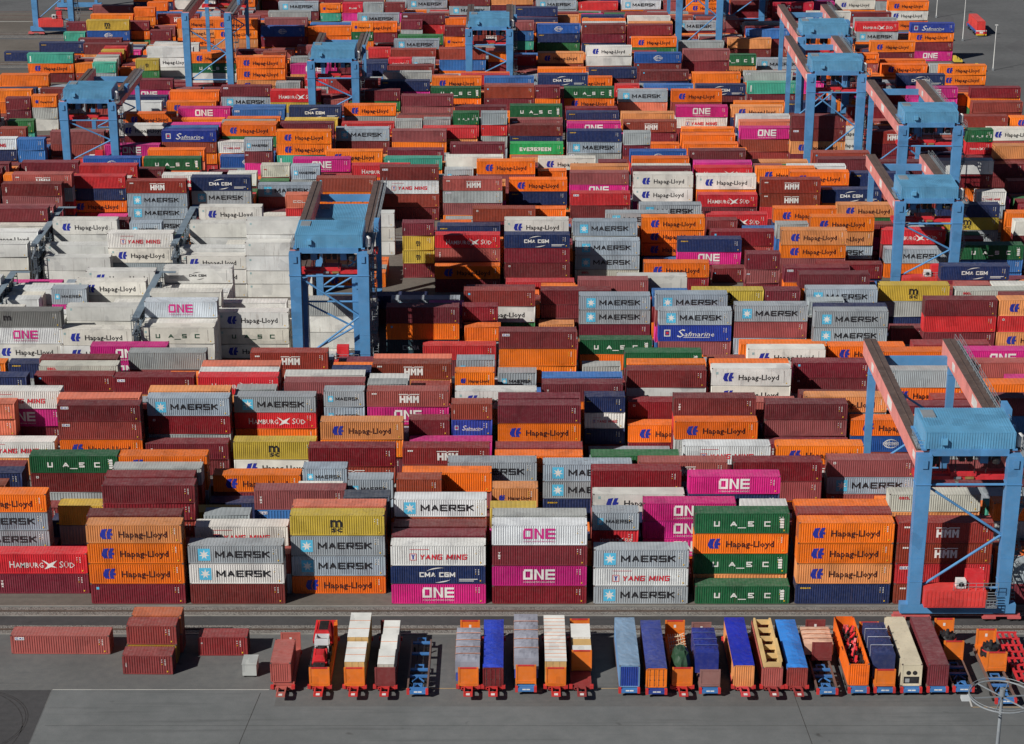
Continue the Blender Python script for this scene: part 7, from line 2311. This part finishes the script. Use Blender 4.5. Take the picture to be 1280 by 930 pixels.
def open_top(x, y, z, code, label, tarp=None, doors=True, hc=False, size='4', lbl_tarp=None, bulge=.25, fill=None):
    """container lying along the row; door end or ribbed end towards the camera"""
    rng = random.Random(int(x*7)+3); L = LEN[size]
    # local +x end faces the camera when turned -90 degrees, local -x end when turned +90
    rz = -math.pi/2 if doors else math.pi/2; ox = -WID/2 if doors else WID/2
    t = make_container((x+ox, y+L/2, z), code, size, hc, label, 'containers on the parked trailers', rng, rz, roof=False, name='open_top_container', cat='container')
    H = HC if hc else ST
    if tarp is not None:
        mb = MB(); n = 26; rr = random.Random(9)
        P = [[(-L/2+L*i/n, WID*u, H+.02+bulge*math.sin(math.pi*u)*(1 if 0 < i < n else .05)*(1+.12*(i % 2))+rr.uniform(-.02, .02)) for u in (0, .12, .35, .5, .65, .88, 1)] for i in range(n+1)]
        for i in range(n):
            for j in range(6): mb.face([P[i][j], P[i+1][j], P[i+1][j+1], P[i][j+1]])
            for j in (0, 6):
                a, b = P[i][j], P[i+1][j]; s = -.014 if j == 0 else .014; q = [(a[0], a[1]+s, H-.35), (b[0], b[1]+s, H-.35), b, a]; mb.face(q if j == 0 else q[::-1])
        part('tarpaulin', mb, tarp, t)
    return t
def machine_load(x, y, z, l, w, label, seed, tall=1.6, dense=False):
    """red and black farm machinery in pieces, wheels and hoses between the panels"""
    rng = random.Random(seed); t = thing('farm_machinery', label, 'machinery', (x, y, z)); red = mat('machine_red', (200,30,38), rust=.05, rough=.3); blk = mat('machine_black', (24,24,27), rough=.5); gr = mat('machine_grey', (190,192,194), rough=.4)
    if dense:
        n = 9
        mb = MB()
        for k in range(n):
            for q in range(3):
                xx = rng.uniform(-w*.4, w*.4); y0 = l*(k+rng.random()*.8)/n; h = tall*rng.uniform(.55, 1)
                mb.beam((xx-.3, y0, h*.6), (xx+rng.uniform(-.3, .4), y0+rng.uniform(.3, .9), h), .3, .14)
        part('bodywork', mb, red, t); mb = MB(); mb.box(-w/2+.05, w/2-.05, .1, l-.1, 0, tall*.3)
        for k in range(n*5):
            xx = rng.uniform(-w*.42, w*.42); y0 = l*rng.random()*.92; r = rng.uniform(.16, .36)
            mb.tube((xx-.1, y0, tall*.45), (xx+.1, y0, tall*.45), r, 12); mb.beam((xx, y0, tall*.3), (xx+rng.uniform(-.6, .6), y0+rng.uniform(-.5, .7), tall*rng.uniform(.6, 1.05)), .09, .09)
        part('running_gear', mb, blk, t)
    else:
        # rear: hooded body with sloping cheeks; front: nose panel
        for y0, y1, h0, h1, ww in ((l*.66, l*.98, 1.9, 2.7, .9), (l*.16, l*.36, 1.5, 2.2, .62)):
            mb = MB(); q = [(-ww*1.15, y0, h0), (ww*1.15, y0, h0), (ww, y1, h0*.95), (-ww, y1, h0*.95)]; u = [(-ww*.7, y0+.4, h1), (ww*.7, y0+.4, h1), (ww*.8, y1-.2, h1), (-ww*.8, y1-.2, h1)]
            for a in range(4): b = (a+1) % 4; mb.face([q[a], q[b], u[b], u[a]])
            mb.face(u); mb.box(-ww*1.1, ww*1.1, y0+.1, y1-.1, h0*.45, h0*.96)
            for sx in (-1, 1): mb.beam((sx*ww*1.25, y0, h0*.7), (sx*ww*1.05, y1, h1*.9), .25, .5)
            part('bodywork', mb, red, t)
        mb = MB()
        mb.box(-1.0, 1.0, .2, l-.4, .15, .8)
        for yy in (l*.06, l*.22, l*.40, l*.55, l*.8): 
            for sx in (-1, 1): mb.tube((sx*.95-.2, yy, .75), (sx*.95+.2, yy, .75), .62, 16)
        for k in range(26):
            xx = rng.uniform(-.9, .9); yy = rng.uniform(.2, l*.62); mb.beam((xx, yy, .8), (xx+rng.uniform(-.4, .4), yy+rng.uniform(-.5, .5), rng.uniform(1.2, 2.0)), .12, .12)
        for k in range(9): mb.box(-.55, .55, l*.72+k*.26, l*.72+k*.26+.14, 2.705, 2.78)
        mb.tube((0, l*.47, 1.2), (0, l*.47, 1.9), .5, 14); mb.box(-.7, .7, l*.02, l*.14, .8, 1.5)
        part('running_gear', mb, blk, t); mb = MB()
        for sx in (-.75, .75): mb.beam((sx, l*.48, 1.0), (sx, l*.48, 2.6), .18, .18); mb.beam((sx, l*.62, 1.0), (sx, l*.62, 2.6), .18, .18); mb.beam((sx, l*.48, 2.6), (sx, l*.62, 2.6), .2, .2)
        mb.box(-.85, .85, l*.46, l*.50, 2.0, 2.7); mb.box(-.8, .8, l*.60, l*.63, 2.2, 2.65)
        part('cab_frame', mb, mat('machine_white', (214,216,218), rough=.4), t); mb = MB()
        for k in range(5): mb.tube((-.6+.3*k, .3, .9), (-.4+.2*k, .75, 1.25), .06, 6)
        part('hydraulic_pipes', mb, gr, t)
    return t
def coil(x, y, z, label):
    t = thing('cable_reel_base', label, 'machine part', (x, y, z)); blk = mat('reel_black', (32,32,34), rough=.4)
    mb = MB(); mb.tube((0,0,0), (0,0,.3), .75, 24); mb.tube((0,0,.3), (0,0,.95), 1.05, 24, 0); mb.tube((0,0,1.05), (0,0,1.5), .98, 24, 0, .8)
    for k in range(10):
        c, s = math.cos(k*.628), math.sin(k*.628); mb.box(c*.85-.12, c*.85+.12, s*.85-.12, s*.85+.12, 1.4, 1.62)
    mb.tube((0,0,1.5), (0,0,2.15), .3, 12, 0, .18); mb.box(-1.15, -1.0, -.25, .25, .0, 1.1); part('drum', mb, blk, t)
    mb = MB(); mb.torus((0,0,.98), 1.06, .09, 28, 8); part('ring', mb, TR, t)
    mb = MB(); mb.box(-.2, .12, -1.12, -1.05, .35, .62); part('plate', mb, mat('plate_yellow', (216,176,60)), t); return t
def build_stand():
    y0 = -22.9; rng = random.Random(2)
    beige = mat('crate_plywood', (202,164,104), rough=.75); wcov = mat('white_sheet', (226,226,220), rough=.6); ostr = mat('strap_orange', (214,140,100)); gcov = mat('grey_sheet', (150,152,164), rough=.6)
    bluet = mat('tarp_blue', (34,62,180), rough=.45, rust=.05); wblue = mat('tarp_worn_blue', (44,62,140), rust=.5, dust=.12); skyt = mat('tarp_sky_blue', (46,128,212), rust=.05, rough=.45); green = mat('tarp_green', (34,66,44), rough=.4); navy = mat('tarp_navy', (40,52,96), rough=.5); pink = mat('sheet_peach', (220,176,150), rough=.7)
    G = 'containers standing on the front paving'
    # left-hand group
    fr = lin(168,84,74)
    def c(x, y, z, code, size, label, rz=0, color=None, hc=False): return make_container((x, y, z), code, size, hc, label, G, rng, rz, color=color)
    c(-55.7, -13.5, 0, 'b', '4', 'long faded red container lying alone at the left of the stand', R(-.6), lin(162,84,78))
    c(-44.1, -18.6, 0, 'm', '2', 'short faded maroon container at the foot of a pile of three', R(-1.0), lin(134,56,56))
    c(-44.0, -15.9, 0, 'y', '2', 'short ochre container hidden behind the foot of the pile', 0, lin(170,130,40)); c(-43.9, -15.85, ST, 'm', '2', 'short maroon container on top of the pile, ribbed roof towards the viewer', R(-.5), lin(140,58,54))
    c(-43.7, -13.2, 0, 'b', '2', 'short container under the orange-roofed one in the pile'); c(-43.7, -13.15, ST, 'F', '2', 'short container with orange brown roof at the back of the pile', R(.3), lin(186,98,62))
    c(-35.6, -13.9, 0, 'r', '2', 'short dark red container standing alone on the front paving', 0, lin(138,44,46))
    t = thing('site_box', 'small pale grey steel box on the paving beside the short dark red container', 'box', (-31.7, -19.3, 0)); mb = MB(); mb.box(-.85, .85, 0, 2.3, .25, 1.75); mb.box(-.9, .9, -.05, 2.35, 1.75, 1.85); part('body', mb, mat('box_pale_grey', (176,180,176)), t)
    mb = MB()
    for x in (-.6, .6): mb.box(x-.1, x+.1, .1, 2.2, 0, .25)
    part('skid', mb, DARK, t)
    # 1: two faded red boxes on a low trailer
    roll_trailer(-27.3, -23.0, 'low trailer under the faded red box, leftmost in the row', 8.8, PINKM)
    make_container((-27.5+1.219, -22.75+3.03, 1.26), 'b', '2', False, 'faded red box on the leftmost trailer, ribbed end to the front', G, rng, math.pi/2, color=lin(170,86,78))
    flat_rack(-27.15, -22.6, .75, 'faded red flat rack carrying a faded box, leftmost trailer of the row', PINKM, 8.4, 2.1, (0, 1))
    # 2
    roll_trailer(-22.9, y0, 'red trailer under the orange flat rack carrying red machinery'); flat_rack(-22.9, y0, .75, 'orange flat rack carrying red and black machinery', ORG)
    machine_load(-23.1, y0+.9, 1.25, 10.4, 2.2, 'red and black machinery lying on the orange flat rack', 4)
    # 3
    roll_trailer(-18.75, y0, 'red trailer under the plywood crates'); flat_rack(-18.75, y0, .75, 'orange flat rack carrying tall plywood crates', ORG)
    crate(-18.7, y0+.35, 1.25, 2.3, 4.9, 2.7, beige, wcov, 'front plywood crate with white lid on orange flat rack', 3, ostr); crate(-18.65, y0+5.6, 1.25, 2.45, 6.2, 3.2, beige, wcov, 'taller rear plywood crate with white lid on orange flat rack', 3, ostr)
    # 4
    roll_trailer(-15.1, y0, 'red trailer under the maroon flat rack of white crates'); flat_rack(-15.1, y0, .75, 'maroon flat rack carrying a row of white lidded crates', BRN)
    for k in range(3): crate(-15.0+.1*k, y0+.4+k*3.7, 1.25, 1.9, 3.6, 2.35, mat('crate_pale', (190,184,170)), wcov, ['front white lidded crate on maroon flat rack','middle white lidded crate on maroon flat rack','rear white lidded crate on maroon flat rack'][k], 2, ostr)
    # 5 empty chassis
    chassis(-11.2, -24.2, 'empty blue chassis with rusty side rails, between flat racks of crates')
    # 6
    roll_trailer(-5.2, y0, 'red trailer under the grey sheeted load with a blue corner'); flat_rack(-5.2, y0, .75, 'orange flat rack carrying a grey sheeted load with blue corner', ORG)
    cloth_box('sheeted_load', -5.3, y0+.5, 1.25, 2.9, 8.6, 2.6, gcov, mat('load_blue', (60,84,170)), 'grey sheeted load with blue lower corner on orange flat rack', 'load', seams=5, strap=ostr, seed=2)
    # 7
    roll_trailer(-2.25, y0, 'red trailer under the maroon open top with blue tarpaulin'); open_top(-2.25, y0, .75, 'm', 'maroon open top container with bright blue bulging tarpaulin', bluet, True, bulge=.2)
    # 8
    chassis(1.65, -23.6, 'blue chassis under the orange flat rack with a long grey sheeted load'); flat_rack(1.65, y0-.2, 1.2, 'orange flat rack with a long grey sheeted load on blue chassis', ORG)
    cloth_box('sheeted_load', 1.7, y0+.35, 1.7, 2.9, 11.2, 2.75, gcov, mat('load_blue', (60,84,170)), 'long grey sheeted load on the orange flat rack over blue chassis', 'load', seams=5, strap=ostr, seed=5)
    # 9
    roll_trailer(5.2, y0, 'red trailer under the long white crate with orange straps'); flat_rack(5.2, y0, .75, 'orange flat rack under the long white crate with orange straps', ORG)
    crate(5.2, y0+.3, 1.25, 2.5, 11.6, 2.8, beige, wcov, 'long white topped crate with many orange straps', 13, ostr)
    # 10
    roll_trailer(8.25, y0, 'red trailer reaching out under the short orange flat rack', body=mat('trailer_dull_red', (150,52,52))); flat_rack(8.4, y0+3.8, .75, 'short orange flat rack carrying a low white and beige load', ORG, 8.3, 2.2)
    crate(8.4, y0+4.3, 1.25, 2.3, 1.3, 2.0, wcov, wcov, 'low white crate at the front of the short orange flat rack', 1); crate(8.4, y0+5.7, 1.25, 2.3, 1.7, 1.9, beige, beige, 'low plywood crate on the short orange flat rack', 1); crate(8.4, y0+7.6, 1.25, 2.3, 3.4, 2.1, wcov, wcov, 'longer white crate at the back of the short orange flat rack', 1)
    # 11
    chassis(13.9, -23.9, 'light blue chassis under the weathered pale blue container'); t = open_top(13.9, -23.8, 1.2, 'l', 'weathered pale blue container with dark blue end, first of the blue row', mat('roof_pale_blue', (120,150,178), rust=.8, dust=.15), False, True, bulge=.06)
    for o in t.children:
        if o.name.startswith('end_wall'): o.color = lin(30,58,140)
        elif not o.name.startswith('tarp'): o.color = lin(104,142,182)
    # 12
    chassis(17.1, -24.2, 'dark blue chassis with red lamps under an orange open top', col=TBD); open_top(17.1, -23.9, 1.2, 'h', 'orange open top container with worn dark blue tarpaulin and doors', wblue, True, bulge=.08)
    # 13
    roll_trailer(20.25, y0, 'red trailer under the flat rack with a green tarpaulin heap'); flat_rack(20.25, y0, .75, 'orange flat rack with a dark green tarpaulin heap', ORG)
    t = thing('green_tarpaulin_load', 'dark green tarpaulin draped in folds over a peaked load on orange flat rack', 'load', (20.3, y0+.5, 1.25)); mb = MB(); nn = 18; rr = random.Random(4)
    rings = []
    for a, (h, rx, ry) in enumerate(((0, 1.12, 2.6), (.9, 1.15, 2.5), (1.8, 1.05, 2.1), (2.5, .8, 1.5), (2.9, .45, .8))):
        rings.append([(rx*math.cos(2*math.pi*k/nn)*(1+.10*(k % 2))+rr.uniform(-.05, .05), 2.9+ry*math.sin(2*math.pi*k/nn)*(1+.10*(k % 2)), h+rr.uniform(-.1, .1)) for k in range(nn)])
    for a in range(4):
        for k in range(nn): mb.face([rings[a][k], rings[a][(k+1)%nn], rings[a+1][(k+1)%nn], rings[a+1][k]])
    mb.face(rings[4]); part('cover', mb, green, t)
    t = thing('pipe_frame', 'pale pipe frames lying behind the green tarpaulin heap', 'frame', (20.3, y0+6.4, 1.25)); mb = MB()
    for k in range(7): mb.tube((-1, k*.7, .1+.35*(k % 3)), (1, k*.7+.3, .9), .06, 6); mb.tube((-1+.3*k, 0, .5), (-1+.3*k, 4.6, .7), .05, 6)
    part('pipes', mb, mat('pipe_cream', (214,190,160)), t)
    # 14
    chassis(23.45, -24.0, 'pale blue chassis under the worn brown flat rack'); flat_rack(23.45, -23.8, 1.2, 'worn brown flat rack carrying a blue sheeted block', mat('flat_rack_worn', (140,98,92), rust=.9), eh=1.7)
    cloth_box('sheeted_load', 23.3, -21.2, 1.7, 2.75, 6.4, 2.7, mat('tarp_deep_blue', (30,46,130), rough=.45), None, 'deep blue sheeted block on the worn brown flat rack', 'load', seams=4, strap=mat('strap_pale', (90,104,160)), seed=7)
    # 15
    roll_trailer(27.55, y0, 'red trailer under the orange open top with royal blue tarpaulin', body=mat('trailer_pink_red', (206,64,72))); open_top(27.55, y0, .75, 'h', 'orange ribbed open top container with royal blue tarpaulin', mat('tarp_royal_blue', (22,42,170), rough=.4, rust=.03), False, True, bulge=.05)
    # 16
    roll_trailer(30.95, y0, 'red trailer under the maroon open top full of timber frames', body=mat('trailer_dull_red', (150,52,52))); open_top(30.95, y0, .75, 'b', 'brown open top container holding pale timber frames, uncovered', None, False)
    t = thing('timber_frame', 'pale timber frame with crosspieces standing in the uncovered brown container', 'timber', (30.95, y0+.4, 1.0)); mb = MB()
    for sx in (-.95, .95): mb.box(sx-.12, sx+.12, 0, 11.2, .3, 2.9); mb.box(sx-.2, sx+.2, 0, 5.5, 2.9, 3.15)
    for k in range(6): mb.box(-.83, .83, k*2.15, k*2.15+.22, 2.2, 2.8)
    part('frame', mb, mat('timber_pale', (214,180,122), rough=.8), t)
    # 17
    roll_trailer(33.9, y0, 'red trailer under the maroon container with sky blue tarpaulin', body=mat('trailer_dull_red', (150,52,52))); open_top(33.9, y0, .75, 'b', 'brown open top container with sky blue tarpaulin', skyt, False, bulge=.2)
    # 18
    chassis(37.35, -24.2, 'blue chassis with bare front half carrying a maroon flat rack'); flat_rack(37.6, -17.4, 1.2, 'short maroon flat rack with peach sheeted load on the rear of a chassis', BRN, 6.1, 1.9)
    cloth_box('sheeted_load', 37.3, -16.7, 1.7, 3.5, 4.4, 1.5, pink, None, 'wide peach sheeted load on the short maroon flat rack', 'load', seams=4, strap=ostr, seed=9)
    # 19
    chassis(41.1, -23.9, 'blue chassis under the orange open top full of red machinery'); open_top(41.1, -23.4, 1.2, 'H', 'orange open top container filled with red machinery', None, False, True)
    machine_load(41.1, -22.7, 2.0, 10.8, 2.1, 'red and black machinery packed inside the orange open top container', 8, 1.9, True)
    # 20
    chassis(44.2, -23.8, 'blue chassis under the orange flat rack with strapped navy block'); flat_rack(44.2, -23.7, 1.2, 'orange flat rack carrying a strapped navy block', ORG, eh=1.7)
    cloth_box('sheeted_load', 44.2, -22.4, 1.7, 2.6, 8.2, 3.1, navy, None, 'navy sheeted block held by white straps', 'load', seams=4, strap=mat('strap_white', (196,200,210)), seed=11)
    # 21
    chassis(47.35, -23.8, 'blue chassis under the cream refrigerated container'); make_container((47.35-WID/2, -23.5+6.1, 1.2), 'a', '4', True, 'cream refrigerated container with its cooling machinery facing the front', 'containers on the parked trailers', rng, -math.pi/2, color=lin(212,200,172))
    # 22
    chassis(50.5, -23.7, 'blue chassis under the closed maroon container'); make_container((50.5+WID/2, -23.5+6.1, 1.2), 'm', '4', True, 'closed maroon container parked beside the cream refrigerated one', 'containers on the parked trailers', rng, math.pi/2, color=lin(112,42,50))
    # 23, 24
    chassis(53.6, -23.6, 'blue chassis with bare front half carrying a black reel, under crane leg'); flat_rack(53.6, -17.2, 1.2, 'short orange flat rack with black reel, close beside the maroon container', ORG, 6.06, 2.0); coil(53.4, -14.2, 1.7, 'black reel base with red ring, nearer the maroon container')
    chassis(58.0, -26.4, 'rightmost blue chassis carrying a black reel, under the lamp ring'); flat_rack(58.2, -20.0, 1.2, 'short orange flat rack with black reel, beside the red ladder frames', ORG, 6.06, 2.0); coil(58.1, -17.0, 1.7, 'black reel base with red ring, nearer the red ladder frames')
    t = thing('red_skeletal_trailer', 'bright red ladder framed trailers at the right edge', 'trailer', (61.6, -22.0, 0)); mb = MB()
    for sx in (-1.1, -.4, .4, 1.1): mb.box(sx-.12, sx+.12, 0, 12, .95, 1.25)
    for k in range(8): mb.box(-1.3, 1.3, k*1.65, k*1.65+.25, 1.26, 1.42)
    part('frame', mb, CRED, t); mb = MB(); wheels(mb, (-.95, .95), (1.6, 2.9, 4.2), .48, .5, 0); part('wheel_set', mb, BLACK, t)
    # lamp mast with ring at the right
    t = thing('lamp_mast', 'grey high mast with a spoked lamp ring, cropped at the lower right corner', 'lamp mast', (43.2, -79.0, 0)); mb = MB(); mb.tube((0,0,0), (0,0,31.6), .3, 16, 0, .14); mb.tube((0,0,31.6), (0,0,32.3), .26, 12); part('pole', mb, GREY, t)
    mb = MB(); mb.torus((0,0,31.5), 2.85, .075, 40, 8); mb.torus((0,0,31.8), 2.9, .03, 40, 6)
    for k in range(6):
        cc, ss = math.cos(k*math.pi/3+.1), math.sin(k*math.pi/3+.1); mb.beam((.2*cc, .2*ss, 31.5), (2.8*cc, 2.8*ss, 31.5), .08, .1)
    part('lamp_ring', mb, GREY, t)
    mb = MB(); mb.box(-3.6, -2.9, -.3, .3, 31.2, 31.5); part('floodlight', mb, mat('lamp_housing', (190,194,196)), t)

def build_far_right():
    # driverless vehicle with red container on the road
    rz = R(0); t = thing('transport_vehicle', 'blue flat transport vehicle with red and white end on the road beyond the stacks', 'vehicle', (139.2, 366.5, 0), rz)
    mb = MB(); mb.box(-1.45, 1.45, 0, 13, .75, 1.45); part('body', mb, mat('vehicle_blue', (52,92,160)), t)
    mb = MB(); mb.box(-1.5, 1.5, -.5, -.01, .55, 1.95); mb.box(-.5, .5, -.52, -.5, .9, 1.4, 1); mb.box(-1.52, 1.52, -.53, -.02, 1.5, 1.8, 1); mb.box(-1.5, 1.5, 13.01, 13.4, .55, 1.7); part('end_panel', mb, [CRED, WHITE], t)
    mb = MB(); mb.box(-1.55, 1.55, -.75, -.51, .35, .7); part('bumper', mb, mat('bumper_yellow', (222,184,50)), t)
    
    for wx in (-1.25, 1.25):
        for wy in (2.2, 4.2, 9, 11): mb = MB(); wheels(mb, (wx,), (wy,), .6, .4, 0); part('wheel', mb, BLACK, t)
    d = Vector((-math.sin(rz), math.cos(rz), 0)); n = Vector((math.cos(rz), math.sin(rz), 0)); c = Vector((139.2, 366.5, 1.46))+d*6.4-n*(-1.22)
    make_container(tuple(c), 'S', '4', True, 'red container with white bird emblem riding on the blue vehicle', None, random.Random(1), rz+math.pi/2, color=lin(206,60,56))
    for (x, y), lab in (((131.5,395),'farthest slim white lamp post beside the stacks'), ((132.4,359.6),'slim white lamp post beside the blue script container stack'), ((132.5,319.5),'slim white lamp post beside the nearest yellow end buffer')):
        t = thing('lamp_post', lab, 'lamp post', (x, y, 0)); mb = MB(); mb.tube((0,0,0), (0,0,12.5), .13, 8, 0, .08); part('pole', mb, WHITE, t); mb = MB(); mb.box(-.25, .25, -.25, .25, 0, .6); part('base', mb, GREY, t); mb = MB(); mb.box(-.4, .4, -.2, .2, 12.5, 12.65); part('lamp_head', mb, WHITE, t)
    yl = mat('buffer_yellow', (214,186,66), rust=.2)
    for (x, y), lab in (((126.5,398),'farthest yellow stepped buffer at a stack end'), ((127.0,360),'yellow stepped buffer right of the blue script container stack'), ((127.5,318.5),'nearest yellow stepped buffer at a stack end'), ((123.5,329),'yellow stepped buffer tucked behind the orange stack')):
        t = thing('end_buffer', lab, 'buffer', (x, y, 0)); 
        for k in range(3):
            mb = MB(); mb.box(k*.8, k*.8+.7, -1.0, 1.0, 0, .5, 0); mb.box(k*.8-.03, k*.8+.74, -1.05, 1.05, .5, 2.0-k*.5, 1); part('step', mb, [DARK, yl], t)

build_ground(); build_yard(); build_cranes(); build_racks(); build_stand(); build_far_right()
